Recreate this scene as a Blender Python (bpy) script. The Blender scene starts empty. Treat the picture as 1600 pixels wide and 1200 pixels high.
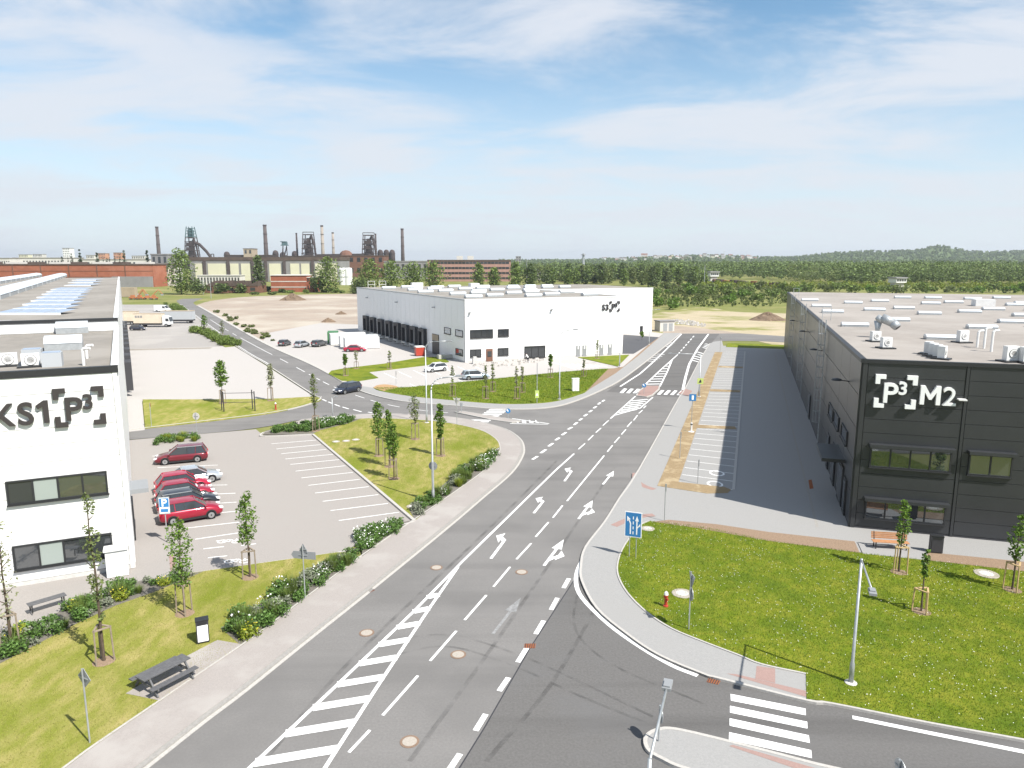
import bpy, bmesh, math, random
import numpy as np
from mathutils import Vector, Matrix
from mathutils.geometry import tessellate_polygon
R = math.radians
sc = bpy.context.scene
col = sc.collection

# ---------------------------------------------------------------- camera
CAM_H, FPX, PITCH = 19.5, 1130.0, math.atan(195 / 1130.0)
cam = bpy.data.cameras.new('camera'); cam_o = bpy.data.objects.new('camera', cam); col.objects.link(cam_o)
cam.sensor_width = 36; cam.lens = FPX * 36 / 1600; cam.clip_start = 0.5; cam.clip_end = 20000
cam_o.location = (0, 0, CAM_H); cam_o.rotation_euler = (math.pi / 2 - PITCH, 0, 0)
sc.camera = cam_o
# ---------------------------------------------------------------- sun, sky, exposure
SUN_EL, SHADOW_AZ = R(50), R(139)          # shadows fall towards SHADOW_AZ (math angle from +X)
sun_dir = Vector((-math.cos(SHADOW_AZ) * math.cos(SUN_EL), -math.sin(SHADOW_AZ) * math.cos(SUN_EL), math.sin(SUN_EL)))
sun = bpy.data.lights.new('sun', 'SUN'); sun.energy = 4.4; sun.angle = R(0.53); sun.color = (1, .955, .88)
sun_o = bpy.data.objects.new('sun', sun); col.objects.link(sun_o)
sun_o.rotation_euler = (-sun_dir).to_track_quat('-Z', 'Y').to_euler()
world = bpy.data.worlds.new('World'); sc.world = world; world.use_nodes = True
def build_world():
    nt = world.node_tree; N = nt.nodes; L = nt.links; N.clear()
    out = N.new('ShaderNodeOutputWorld'); bg = N.new('ShaderNodeBackground'); bg.inputs[1].default_value = 0.105
    sky = N.new('ShaderNodeTexSky'); sky.sky_type = 'NISHITA'; sky.sun_disc = False
    sky.sun_elevation = SUN_EL; sky.sun_rotation = math.atan2(sun_dir.x, sun_dir.y)
    sky.air_density = 1.0; sky.dust_density = .3; sky.ozone_density = 1.2; sky.altitude = 1800
    tc = N.new('ShaderNodeTexCoord'); sep = N.new('ShaderNodeSeparateXYZ'); L.new(tc.outputs['Generated'], sep.inputs[0])
    mx = N.new('ShaderNodeMath'); mx.operation = 'MAXIMUM'; mx.inputs[1].default_value = 0.03; L.new(sep.outputs[2], mx.inputs[0])
    ad = N.new('ShaderNodeMath'); ad.operation = 'ADD'; ad.inputs[1].default_value = 0.10; L.new(mx.outputs[0], ad.inputs[0])
    def div(o):
        d = N.new('ShaderNodeMath'); d.operation = 'DIVIDE'; L.new(o, d.inputs[0]); L.new(ad.outputs[0], d.inputs[1]); return d
    cb = N.new('ShaderNodeCombineXYZ'); L.new(div(sep.outputs[0]).outputs[0], cb.inputs[0]); L.new(div(sep.outputs[1]).outputs[0], cb.inputs[1])
    def noise(scale, rot, stretch, detail, rough, lo, hi, loc=(0, 0, 0)):
        mp = N.new('ShaderNodeMapping'); mp.inputs['Rotation'].default_value = (0, 0, R(rot)); mp.inputs['Scale'].default_value = stretch; mp.inputs['Location'].default_value = loc
        L.new(cb.outputs[0], mp.inputs[0])
        n = N.new('ShaderNodeTexNoise'); n.inputs['Scale'].default_value = scale; n.inputs['Detail'].default_value = detail
        n.inputs['Roughness'].default_value = rough; n.inputs['Distortion'].default_value = 0.5; L.new(mp.outputs[0], n.inputs['Vector'])
        mr = N.new('ShaderNodeMapRange'); mr.interpolation_type = 'SMOOTHSTEP'; L.new(n.outputs['Fac'], mr.inputs['Value'])
        mr.inputs['From Min'].default_value = lo; mr.inputs['From Max'].default_value = hi; return mr
    a = noise(0.80, 12, (1, 1.5, 1), 10, .60, .36, .62, CLOUD_LOC)
    b = noise(0.40, -8, (1, 1.5, 1), 4, .5, .24, .50, (1.7, 4.2, 0))
    m = N.new('ShaderNodeMath'); m.operation = 'MULTIPLY'; L.new(a.outputs[0], m.inputs[0]); L.new(b.outputs[0], m.inputs[1])
    m2 = N.new('ShaderNodeMath'); m2.operation = 'MULTIPLY_ADD'; m2.inputs[1].default_value = .88; m2.inputs[2].default_value = .03; L.new(m.outputs[0], m2.inputs[0]); m2.use_clamp = True
    mix = N.new('ShaderNodeMix'); mix.data_type = 'RGBA'; L.new(m2.outputs[0], mix.inputs[0]); tint = N.new('ShaderNodeMix'); tint.data_type = 'RGBA'; tint.blend_type = 'MULTIPLY'; tint.inputs[0].default_value = 1; L.new(sky.outputs[0], tint.inputs[6]); tint.inputs[7].default_value = (.68, .89, .87, 1); L.new(tint.outputs[2], mix.inputs[6])
    mix.inputs[7].default_value = (4.15, 4.35, 4.75, 1)
    hz = N.new('ShaderNodeMapRange'); hz.interpolation_type = 'SMOOTHSTEP'; L.new(sep.outputs[2], hz.inputs['Value'])
    hz.inputs['From Min'].default_value = .33; hz.inputs['From Max'].default_value = -.02; hz.inputs['To Min'].default_value = 0; hz.inputs['To Max'].default_value = .95
    mh = N.new('ShaderNodeMix'); mh.data_type = 'RGBA'; L.new(hz.outputs[0], mh.inputs[0]); L.new(mix.outputs[2], mh.inputs[6]); mh.inputs[7].default_value = (3.95, 4.25, 4.6, 1)
    L.new(mh.outputs[2], bg.inputs[0]); L.new(bg.outputs[0], out.inputs[0])
CLOUD_LOC = (9.1, 2.7, 0)
build_world()
world.cycles.sampling_method = 'MANUAL'; world.cycles.sample_map_resolution = 512
vs = sc.view_settings; vs.view_transform = 'Standard'; vs.look = 'None'; vs.gamma = 1; vs.use_curve_mapping = False
vs.exposure = 0.88
sc.cycles.max_bounces = 6; sc.cycles.diffuse_bounces = 2; sc.cycles.glossy_bounces = 3; sc.cycles.transparent_max_bounces = 6
sc.cycles.caustics_reflective = False; sc.cycles.caustics_refractive = False

# ---------------------------------------------------------------- survey: photo pixel (1600x1200) -> point on the level site
def G(px, py, z=0.0):
    u = (px - 800) / FPX; v = (py - 600) / FPX
    F = math.cos(PITCH) - v * math.sin(PITCH); U = -math.sin(PITCH) - v * math.cos(PITCH)
    t = (z - CAM_H) / U
    return Vector((u * t, F * t, z))
def HT(base, py):                            # height of a thing standing at ground pixel base whose top is on row py
    Y = G(*base).y; v = (py - 600) / FPX
    return CAM_H - Y * (math.sin(PITCH) + v * math.cos(PITCH)) / (math.cos(PITCH) - v * math.sin(PITCH))
def GL(pts, z=0.0): return [G(x, y, z) for x, y in pts]
def at(px, py, Y):                           # point on the sight line of a pixel at distance Y
    u = (px - 800) / FPX; v = (py - 600) / FPX
    F = math.cos(PITCH) - v * math.sin(PITCH); U = -math.sin(PITCH) - v * math.cos(PITCH)
    return Vector((u * Y / F, Y, CAM_H + U * Y / F))

# ---------------------------------------------------------------- materials
MATS = {}
def mat(name, c, c2=None, scale=3.0, rough=.7, bump=0.0, bscale=None, metal=0.0, detail=5, lo=.35, hi=.65, coord='pos', island=0.0, c3=None, s3=.15, lo3=.5, hi3=.62, spec=.5, stretch=None, transl=0.0, coat=0.0):
    m = bpy.data.materials.new(name); m.use_nodes = True; nt = m.node_tree; N = nt.nodes; L = nt.links
    p = N['Principled BSDF']; p.inputs['Roughness'].default_value = rough; p.inputs['Metallic'].default_value = metal
    p.inputs['Specular IOR Level'].default_value = spec if rough < .75 else .15
    if coat: p.inputs['Coat Weight'].default_value = coat; p.inputs['Coat Roughness'].default_value = .08
    c = tuple(c) + (1,)
    p.inputs['Base Color'].default_value = c
    src = None
    if c2 is not None or bump:
        if coord == 'pos':
            g = N.new('ShaderNodeNewGeometry'); vec = g.outputs['Position']
        else:
            g = N.new('ShaderNodeTexCoord'); vec = g.outputs['Object']
        if stretch:
            mp = N.new('ShaderNodeMapping'); mp.inputs['Scale'].default_value = stretch[:3]
            if len(stretch) > 3: mp.inputs['Rotation'].default_value = (0, 0, R(stretch[3]))
            L.new(vec, mp.inputs[0]); vec = mp.outputs[0]
    def nz(s, d, a, b):
        n = N.new('ShaderNodeTexNoise'); n.inputs['Scale'].default_value = s; n.inputs['Detail'].default_value = d; n.inputs['Roughness'].default_value = .62
        L.new(vec, n.inputs['Vector'])
        r = N.new('ShaderNodeMapRange'); L.new(n.outputs['Fac'], r.inputs['Value']); r.inputs['From Min'].default_value = a; r.inputs['From Max'].default_value = b
        return n, r
    def mixc(fac, a, b):
        x = N.new('ShaderNodeMix'); x.data_type = 'RGBA'; L.new(fac, x.inputs[0])
        for k, q in ((6, a), (7, b)):
            if isinstance(q, tuple): x.inputs[k].default_value = q
            else: L.new(q, x.inputs[k])
        return x.outputs[2]
    if c2 is not None:
        n, r = nz(scale, detail, lo, hi); src = mixc(r.outputs[0], c, tuple(c2) + (1,))
        if c3 is not None:
            n3, r3 = nz(s3, 4, lo3, hi3); src = mixc(r3.outputs[0], src, tuple(c3) + (1,))
    if island:
        g2 = N.new('ShaderNodeNewGeometry'); mr = N.new('ShaderNodeMapRange'); L.new(g2.outputs['Random Per Island'], mr.inputs['Value'])
        mr.inputs['To Min'].default_value = 1 - island; mr.inputs['To Max'].default_value = 1 + island
        h = N.new('ShaderNodeHueSaturation'); L.new(mr.outputs[0], h.inputs['Value'])
        if src is None: h.inputs['Color'].default_value = c
        else: L.new(src, h.inputs['Color'])
        src = h.outputs[0]
    if src is not None: L.new(src, p.inputs['Base Color'])
    if bump:
        nb, _ = nz(bscale or scale * 3, 6, 0, 1)
        b = N.new('ShaderNodeBump'); b.inputs['Strength'].default_value = bump; b.inputs['Distance'].default_value = .05
        L.new(nb.outputs['Fac'], b.inputs['Height']); L.new(b.outputs[0], p.inputs['Normal'])
    if transl:
        t = N.new('ShaderNodeBsdfTranslucent'); ms = N.new('ShaderNodeMixShader'); ms.inputs[0].default_value = transl
        if src is not None: L.new(src, t.inputs[0])
        else: t.inputs[0].default_value = c
        L.new(p.outputs[0], ms.inputs[1]); L.new(t.outputs[0], ms.inputs[2]); L.new(ms.outputs[0], N['Material Output'].inputs[0])
    MATS[name] = m; return m
mat('asphalt', (.172, .166, .161), (.205, .197, .19), 9, .85, .25, 60, c3=(.152, .147, .143), s3=.12, lo3=.42, hi3=.7)
mat('asphalt_new', (.118, .114, .111), (.145, .14, .136), 9, .85, .25, 60, c3=(.14, .138, .138), s3=.2, lo3=.5, hi3=.75)
mat('asphalt_dark', (.075, .078, .085), (.10, .10, .108), 9, .85, .2, 60)
mat('paint', (.78, .78, .77), (.40, .39, .385), 5, .7, detail=10, lo=.50, hi=.82)
mat('paint_worn', (.30, .30, .30), (.18, .18, .18), 5, .8, detail=8)
mat('paver_pink', (.335, .305, .285), (.295, .27, .255), 14, .85, .15, 40, c3=(.355, .33, .31), s3=.25)
mat('paver_beige', (.32, .295, .275), (.28, .26, .245), 10, .85, .15, 40, c3=(.30, .28, .262), s3=.12)
mat('paver_grey', (.31, .305, .298), (.27, .267, .262), 12, .85, .15, 40, c3=(.29, .285, .277), s3=.15)
mat('paver_light', (.43, .405, .385), (.38, .36, .345), 8, .85, .1, 40, c3=(.40, .38, .36), s3=.08)
mat('paver_yard', (.33, .31, .295), (.29, .275, .26), 8, .85, .1, 40, c3=(.35, .33, .312), s3=.06)
mat('paver_red', (.33, .225, .20), (.28, .19, .17), 14, .85, .15, 40)
mat('kerb', (.46, .44, .41), (.38, .365, .345), 8, .85, .1)
mat('gutter', (.32, .305, .285), (.26, .25, .235), 8, .85, .1)
mat('lawn_mown', (.205, .215, .040), (.335, .285, .11), 1.6, .9, .5, 25, lo=.38, hi=.66, c3=(.155, .185, .020), s3=.28, lo3=.44, hi3=.66, stretch=(1, .45, 1, 35))
mat('lawn_green', (.120, .165, .008), (.195, .205, .022), 1.3, .9, .5, 25, c3=(.085, .130, .009), s3=.35, lo3=.45, hi3=.7)
mat('mulch', (.33, .245, .14), (.22, .165, .10), 14, .95, .6, 25, c3=(.38, .30, .19), s3=.7)
mat('mulch_brown', (.30, .215, .15), (.21, .15, .105), 12, .95, .6, 25)
mat('bed_soil', (.20, .185, .165), (.13, .12, .105), 18, .95, .5, 30)
mat('orange_sand', (.44, .28, .15), (.34, .22, .12), 6, .95, .3)
mat('gravel', (.36, .33, .29), (.20, .18, .155), 5, .95, .6, 9, lo=.42, hi=.58)
mat('dirt', (.36, .30, .245), (.29, .24, .20), .12, .95, .4, 3, detail=8, c3=(.42, .375, .315), s3=.03, lo3=.48, hi3=.6)
mat('sand', (.43, .36, .25), (.36, .31, .21), .15, .95, .3, 3, detail=8, c3=(.22, .22, .075), s3=.045, lo3=.50, hi3=.60)
mat('scrub', (.145, .165, .040), (.205, .205, .075), .08, .95, .6, 1.5, detail=9, c3=(.26, .235, .10), s3=.018, lo3=.54, hi3=.66)
mat('verge', (.125, .165, .030), (.185, .19, .06), .5, .95, .6, 6, detail=8)
mat('forest', (.070, .105, .035), (.10, .14, .045), .03, .95, .8, .2, detail=9)
mat('white_panel', (.80, .80, .79), rough=.45)
mat('white_panel_b', (.77, .775, .775), rough=.45)
mat('joint_grey', (.38, .38, .38), rough=.8)
mat('dark_panel', (.030, .032, .035), (.036, .038, .041), .3, .36, spec=.55)
mat('dark_trim', (.022, .023, .025), rough=.5)
mat('charcoal', (.035, .035, .04), rough=.6)
mat('sign_dark', (.040, .034, .034), rough=.5)
mat('sign_white', (.85, .85, .85), rough=.4)
mat('roof_grey', (.255, .235, .21), (.215, .20, .18), 1.2, .9, .1, c3=(.285, .265, .24), s3=.09, lo3=.45, hi3=.6)
mat('roof_light', (.30, .272, .247), (.262, .238, .217), .9, .9, .1, c3=(.33, .303, .278), s3=.10, lo3=.42, hi3=.62)
mat('glass', (.22, .235, .25), rough=.03, metal=.85)
mat('glass_dark', (.05, .055, .06), rough=.05, metal=.3, spec=.8)
mat('blind', (.30, .34, .32), rough=.25, spec=.7)
mat('skylight', (.62, .66, .70), rough=.25, spec=.6)
mat('solar', (.30, .36, .46), (.24, .30, .40), 1.5, .2, spec=.7)
mat('white_metal', (.74, .74, .73), (.66, .66, .65), 2, .5)
mat('galv', (.46, .48, .49), (.38, .40, .41), 4, .45, metal=.5)
mat('black_metal', (.02, .021, .023), rough=.45)
mat('grey_plastic', (.25, .26, .27), rough=.5)
mat('rubber', (.014, .014, .015), rough=.8)
mat('rim', (.45, .46, .47), rough=.3, metal=.8)
mat('lamp_red', (.45, .02, .02), rough=.25)
mat('lamp_clear', (.75, .76, .78), rough=.15)
mat('timber', (.30, .245, .19), (.22, .18, .14), 6, .8, .2, coord='obj')
mat('timber_new', (.52, .38, .20), (.43, .31, .16), 6, .8, .2, coord='obj')
mat('bench_wood', (.46, .235, .115), (.38, .19, .09), 5, .6, coord='obj')
mat('dark_wood', (.12, .12, .125), (.085, .085, .09), 6, .65, coord='obj')
mat('bark', (.13, .10, .075), (.08, .06, .045), 8, .95, .5, coord='obj')
mat('leaf_fresh', (.125, .215, .028), rough=.6, island=.45, transl=.4)
mat('leaf_olive', (.155, .195, .060), rough=.6, island=.4, transl=.4)
mat('leaf_pale', (.26, .275, .16), rough=.6, island=.35, transl=.3)
mat('leaf_dark', (.085, .125, .030), rough=.65, island=.45, transl=.25)
mat('leaf_mid', (.132, .19, .036), rough=.65, island=.45, transl=.25)
mat('leaf_wood', (.125, .178, .046), rough=.7, island=.5, transl=.25)
mat('leaf_conifer', (.028, .050, .020), rough=.7, island=.4)
mat('leaf_shrub', (.085, .160, .030), rough=.6, island=.5, transl=.2)
mat('leaf_lime', (.20, .25, .02), rough=.6, island=.3, transl=.2)
mat('leaf_sage', (.17, .19, .13), rough=.7, island=.4)
mat('grass_blade', (.140, .215, .014), rough=.7, island=.5, transl=.25)
mat('grass_dry', (.285, .275, .08), rough=.8, island=.4, transl=.2)
mat('petal', (.85, .85, .82), rough=.6)
mat('flower_yellow', (.55, .46, .03), rough=.6)
mat('rust', (.33, .12, .05), (.22, .08, .04), 20, .9)
mat('manhole', (.25, .17, .12), (.18, .13, .10), 15, .9)
mat('cover', (.40, .355, .31), (.33, .30, .26), 12, .9)
mat('concrete', (.55, .54, .52), (.47, .46, .44), 3, .9, .1)
mat('sign_blue', (.03, .19, .44), rough=.4)
mat('sign_red', (.55, .02, .03), rough=.4)
mat('sign_lime', (.50, .60, .18), rough=.4)
mat('hydrant_red', (.40, .05, .03), rough=.45)
mat('brick_red', (.34, .125, .075), (.28, .10, .06), .35, .9, detail=8, c3=(.38, .155, .10), s3=.05)
mat('brick_pink', (.40, .24, .20), (.33, .20, .17), .4, .9, detail=7)
mat('brick_brown', (.19, .10, .07), (.14, .075, .055), .3, .9, detail=7)
mat('wall_grey', (.27, .265, .265), (.22, .215, .215), .15, .9, detail=7)
mat('wall_cream', (.62, .60, .45), (.56, .54, .41), .1, .8)
mat('wall_tan', (.40, .33, .25), (.34, .28, .21), .2, .9)
mat('wall_pale', (.60, .58, .54), (.52, .50, .47), .15, .9)
mat('wall_orange', (.50, .26, .16), (.44, .23, .14), .1, .9)
mat('roof_brown', (.12, .09, .075), (.085, .065, .055), .2, .9)
mat('roof_tile', (.26, .13, .10), (.20, .10, .08), .3, .9)
mat('iron', (.045, .038, .040), (.075, .055, .05), .25, .8, detail=7)
mat('iron_teal', (.10, .17, .18), (.07, .12, .13), .4, .8)
mat('chimney_dark', (.105, .085, .082), (.075, .062, .06), .15, .9)
mat('chimney_tan', (.33, .29, .25), (.27, .235, .205), .1, .9)
mat('orange_paint', (.42, .16, .07), rough=.5)
mat('green_paint', (.05, .17, .06), rough=.5)
mat('truck_cream', (.62, .55, .44), (.55, .48, .38), .8, .5)
mat('truck_grey', (.40, .42, .44), rough=.5)
mat('skin', (.50, .32, .24), rough=.6)
mat('cloth_white', (.75, .75, .74), rough=.8)
mat('cloth_dark', (.03, .03, .04), rough=.8)
mat('soil_heap', (.20, .145, .10), (.13, .095, .07), .8, .95, .8, 2, detail=8)
mat('rubble', (.45, .43, .40), (.30, .28, .26), 1.5, .95, .6, 3, island=.3)
tm = mat('tyre_mark', (.05, .05, .05), rough=.9); nt = tm.node_tree; g_ = nt.nodes.new('ShaderNodeNewGeometry'); n_ = nt.nodes.new('ShaderNodeTexNoise'); n_.inputs['Scale'].default_value = 1.1; n_.inputs['Detail'].default_value = 7; nt.links.new(g_.outputs['Position'], n_.inputs['Vector'])
r_ = nt.nodes.new('ShaderNodeMapRange'); nt.links.new(n_.outputs['Fac'], r_.inputs['Value']); r_.inputs['From Min'].default_value = .38; r_.inputs['From Max'].default_value = .70; r_.inputs['To Max'].default_value = .26; nt.links.new(r_.outputs[0], nt.nodes['Principled BSDF'].inputs['Alpha'])
def paint_mat(name, c, metal=.25): return mat(name, c, rough=.28, metal=metal, coat=.6)
paint_mat('car_maroon', (.16, .012, .022)); paint_mat('car_red', (.33, .010, .032)); paint_mat('car_red2', (.40, .012, .040)); paint_mat('car_silver', (.50, .53, .56), .5)
paint_mat('car_black', (.020, .022, .027)); paint_mat('car_white', (.72, .73, .74), 0); paint_mat('car_navy', (.025, .032, .055)); paint_mat('car_grey', (.10, .105, .115), .4); paint_mat('car_lightblue', (.42, .50, .58), .4)

def streaks(name, ang, dark, light):
    nt = MATS[name].node_tree; N = nt.nodes; L = nt.links; p = N['Principled BSDF']; src = p.inputs['Base Color'].links[0].from_socket
    g = N.new('ShaderNodeNewGeometry')
    for sc_, col_, lo, hi, k in ((.55, dark, .50, .75, .55), (.32, light, .52, .74, .5)):
        mp = N.new('ShaderNodeMapping'); mp.inputs['Rotation'].default_value = (0, 0, R(-ang)); mp.inputs['Scale'].default_value = (.05, 1, 1); L.new(g.outputs['Position'], mp.inputs[0])
        n = N.new('ShaderNodeTexNoise'); n.inputs['Scale'].default_value = sc_; n.inputs['Detail'].default_value = 6; L.new(mp.outputs[0], n.inputs['Vector'])
        r = N.new('ShaderNodeMapRange'); L.new(n.outputs['Fac'], r.inputs['Value']); r.inputs['From Min'].default_value = lo; r.inputs['From Max'].default_value = hi; r.inputs['To Max'].default_value = k
        x = N.new('ShaderNodeMix'); x.data_type = 'RGBA'; L.new(r.outputs[0], x.inputs[0]); L.new(src, x.inputs[6]); x.inputs[7].default_value = col_ + (1,); src = x.outputs[2]
    L.new(src, p.inputs['Base Color'])
streaks('asphalt', 58, (.120, .116, .113), (.22, .212, .205)); streaks('asphalt_new', 20, (.075, .072, .070), (.15, .145, .14))
# ---------------------------------------------------------------- mesh helpers
class MB:
    def __init__(s): s.v = []; s.f = []
    def add(s, vs, fs):
        n = len(s.v); s.v.extend([tuple(v) for v in vs]); s.f.extend([tuple(i + n for i in f) for f in fs]); return s
    def box(s, x0, y0, z0, x1, y1, z1):
        return s.add([(x0, y0, z0), (x1, y0, z0), (x1, y1, z0), (x0, y1, z0), (x0, y0, z1), (x1, y0, z1), (x1, y1, z1), (x0, y1, z1)],
                     [(0, 3, 2, 1), (4, 5, 6, 7), (0, 1, 5, 4), (1, 2, 6, 5), (2, 3, 7, 6), (3, 0, 4, 7)])
    def cbox(s, c, sx, sy, sz, rz=0.0, M=None):
        b = MB().box(-sx / 2, -sy / 2, -sz / 2, sx / 2, sy / 2, sz / 2)
        T = Matrix.Translation(Vector(c)) @ (M if M is not None else Matrix.Rotation(rz, 4, 'Z'))
        return s.add([T @ Vector(v) for v in b.v], b.f)
    def bar(s, p0, p1, w, h=None, up=(0, 0, 1)):
        p0 = Vector(p0); p1 = Vector(p1); d = (p1 - p0); L = d.length; d.normalize(); h = h or w
        u = Vector(up)
        if abs(d.dot(u)) > .98: u = Vector((1, 0, 0))
        a = d.cross(u).normalized(); b = a.cross(d)
        q = [a * (i * w / 2) + b * (j * h / 2) for i, j in ((-1, -1), (1, -1), (1, 1), (-1, 1))]
        return s.add([p0 + t for t in q] + [p1 + t for t in q], [(3, 2, 1, 0), (4, 5, 6, 7), (0, 1, 5, 4), (1, 2, 6, 5), (2, 3, 7, 6), (3, 0, 4, 7)])
    def cyl(s, p0, p1, r0, r1=None, n=10, caps=True):
        p0 = Vector(p0); p1 = Vector(p1); r1 = r0 if r1 is None else r1; d = (p1 - p0).normalized()
        u = Vector((0, 0, 1)) if abs(d.z) < .95 else Vector((1, 0, 0)); a = d.cross(u).normalized(); b = d.cross(a)
        ring = [a * math.cos(2 * math.pi * k / n) + b * math.sin(2 * math.pi * k / n) for k in range(n)]
        fs = [(k, (k + 1) % n, n + (k + 1) % n, n + k) for k in range(n)]
        if caps: fs += [tuple(range(n - 1, -1, -1)), tuple(range(n, 2 * n))]
        return s.add([p0 + t * r0 for t in ring] + [p1 + t * r1 for t in ring], fs)
    def tube(s, pts, rs, n=8):
        for k in range(len(pts) - 1): s.cyl(pts[k], pts[k + 1], rs[k] if isinstance(rs, (list, tuple)) else rs, rs[k + 1] if isinstance(rs, (list, tuple)) else rs, n)
        return s
    def lathe(s, prof, n=16, c=(0, 0, 0)):
        c = Vector(c); m = len(prof)
        vs = [c + Vector((r * math.cos(2 * math.pi * k / n), r * math.sin(2 * math.pi * k / n), z)) for r, z in prof for k in range(n)]
        fs = [(i * n + k, i * n + (k + 1) % n, (i + 1) * n + (k + 1) % n, (i + 1) * n + k) for i in range(m - 1) for k in range(n)]
        fs.append(tuple(range(n - 1, -1, -1))); fs.append(tuple(range((m - 1) * n, m * n)))
        return s.add(vs, fs)
    def prism(s, pts, z0, z1, bottom=False):
        pts = [Vector((p[0], p[1], 0)) for p in pts]; n = len(pts)
        area = sum(pts[i].x * pts[(i + 1) % n].y - pts[(i + 1) % n].x * pts[i].y for i in range(n))
        if area < 0: pts.reverse()
        tri = tessellate_polygon([pts])
        top = [Vector((p.x, p.y, z1)) for p in pts]; bot = [Vector((p.x, p.y, z0)) for p in pts]
        fs = []
        for t in tri:
            a, b, c = (pts[i] for i in t)
            fs.append(tuple(t) if (b - a).cross(c - a).z > 0 else tuple(reversed(t)))
        if z1 != z0:
            fs += [(n + i, n + (i + 1) % n, (i + 1) % n, i) for i in range(n)]
            if bottom: fs += [tuple(n + i for i in reversed(f)) for f in fs[:len(tri)]]
            return s.add(top + bot, fs)
        return s.add(top, fs)
    def extrude(s, pts, o, ax, ay, az, d):
        """flat outline pts (2d) in plane o+ax*x+ay*y, thickness d along az"""
        n = len(pts); o = Vector(o); ax = Vector(ax); ay = Vector(ay); az = Vector(az)
        P2 = [Vector((p[0], p[1], 0)) for p in pts]
        if sum(P2[i].x * P2[(i + 1) % n].y - P2[(i + 1) % n].x * P2[i].y for i in range(n)) < 0: P2.reverse()
        tri = tessellate_polygon([P2])
        A = [o + ax * p.x + ay * p.y + az * d for p in P2]; B = [o + ax * p.x + ay * p.y for p in P2]
        fs = []
        for t in tri:
            a, b, c = (P2[i] for i in t)
            t = tuple(t) if (b - a).cross(c - a).z > 0 else tuple(reversed(t))
            fs.append(t); fs.append(tuple(n + i for i in reversed(t)))
        fs += [(n + i, n + (i + 1) % n, (i + 1) % n, i) for i in range(n)]
        return s.add(A + B, fs)
    def mesh(s, name):
        me = bpy.data.meshes.new(name); me.from_pydata(s.v, [], s.f); me.update(); return me
    def build(s, name, m, parent=None, smooth=False, origin=None):
        if origin is not None:
            o = Vector(origin); s.v = [tuple(Vector(v) - o) for v in s.v]
        me = s.mesh(name)
        return link(name, me, m, parent, smooth, origin)
def link(name, me, m, parent=None, smooth=False, origin=None):
    if m is not None and not me.materials: me.materials.append(MATS[m] if isinstance(m, str) else m)
    if smooth: me.polygons.foreach_set('use_smooth', [True] * len(me.polygons))
    o = bpy.data.objects.new(name, me); col.objects.link(o)
    if parent is not None: o.parent = parent
    if origin is not None: o.location = origin
    return o
def tag(o, label=None, cat=None, group=None, kind=None):
    if label: o['label'] = label
    if cat: o['category'] = cat
    if group: o['group'] = group
    if kind: o['kind'] = kind
    return o
def empty(name, loc=(0, 0, 0), rz=0.0, label=None, cat=None, group=None):
    o = bpy.data.objects.new(name, None); col.objects.link(o); o.location = loc; o.rotation_euler = (0, 0, rz); o.empty_display_size = .2
    return tag(o, label, cat, group)
def copy_tree(o, parent=None):
    c = o.copy(); col.objects.link(c)
    if parent is not None: c.parent = parent
    for ch in list(o.children): copy_tree(ch, c)
    return c
def struct(name, pts, z0, z1, m, parent=None, label=None):
    o = MB().prism(pts, z0, z1).build(name, m, parent)
    if parent is None: o['kind'] = 'structure'
    if label: o['label'] = label
    return o
def quads_mesh(name, V):                      # V: (n,4,3) or (n,3,3) array -> mesh of loose faces
    V = np.asarray(V, dtype=np.float32); n, k, _ = V.shape
    me = bpy.data.meshes.new(name); me.vertices.add(n * k); me.vertices.foreach_set('co', V.reshape(-1))
    me.loops.add(n * k); me.loops.foreach_set('vertex_index', np.arange(n * k, dtype=np.int32))
    me.polygons.add(n); me.polygons.foreach_set('loop_start', np.arange(0, n * k, k, dtype=np.int32)); me.polygons.foreach_set('loop_total', np.full(n, k, dtype=np.int32))
    me.update(); me.validate(); return me
# ---------------------------------------------------------------- ground layout
def crom(P, n=5, closed=False):
    P = [Vector(p) for p in P]; out = []; m = len(P)
    for i in range(m if closed else m - 1):
        p0 = P[(i - 1) % m] if closed or i > 0 else P[0] * 2 - P[1]
        p1 = P[i]; p2 = P[(i + 1) % m]; p3 = P[(i + 2) % m] if closed or i < m - 2 else P[-1] * 2 - P[-2]
        for k in range(n):
            t = k / n; out.append(.5 * ((2 * p1) + (p2 - p0) * t + (2 * p0 - 5 * p1 + 4 * p2 - p3) * t * t + (3 * p1 - p0 - 3 * p2 + p3) * t ** 3))
    if not closed: out.append(P[-1])
    return out
def offset(P, d):                             # shift a polyline d metres to its left
    out = []
    for i, p in enumerate(P):
        a = P[max(i - 1, 0)]; b = P[min(i + 1, len(P) - 1)]
        t = (b - a); t.z = 0; t.normalize(); out.append(Vector((p.x - t.y * d, p.y + t.x * d, p.z)))
    return out
def ribbon(name, P, d0, d1, z0, z1, m, parent=None, kind='structure'):
    A = offset(P, d0); B = offset(P, d1); n = len(P); mb = MB()
    V = [(p.x, p.y, z1) for p in A] + [(p.x, p.y, z1) for p in B]
    up = d1 > d0
    F = [((i, i + 1, n + i + 1, n + i) if up else (i, n + i, n + i + 1, i + 1)) for i in range(n - 1)]
    if z1 > z0:
        V += [(p.x, p.y, z0) for p in A] + [(p.x, p.y, z0) for p in B]
        for i in range(n - 1):
            F += [(i, 2 * n + i, 2 * n + i + 1, i + 1), (n + i, n + i + 1, 3 * n + i + 1, 3 * n + i)]
        F += [(0, n, 3 * n, 2 * n), (n - 1, 3 * n - 1, 4 * n - 1, 2 * n - 1)]
    o = mb.add(V, F).build(name, m, parent)
    if parent is None: o['kind'] = kind
    return o
def W(pts, n=4): return crom(GL(pts), n)

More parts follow.
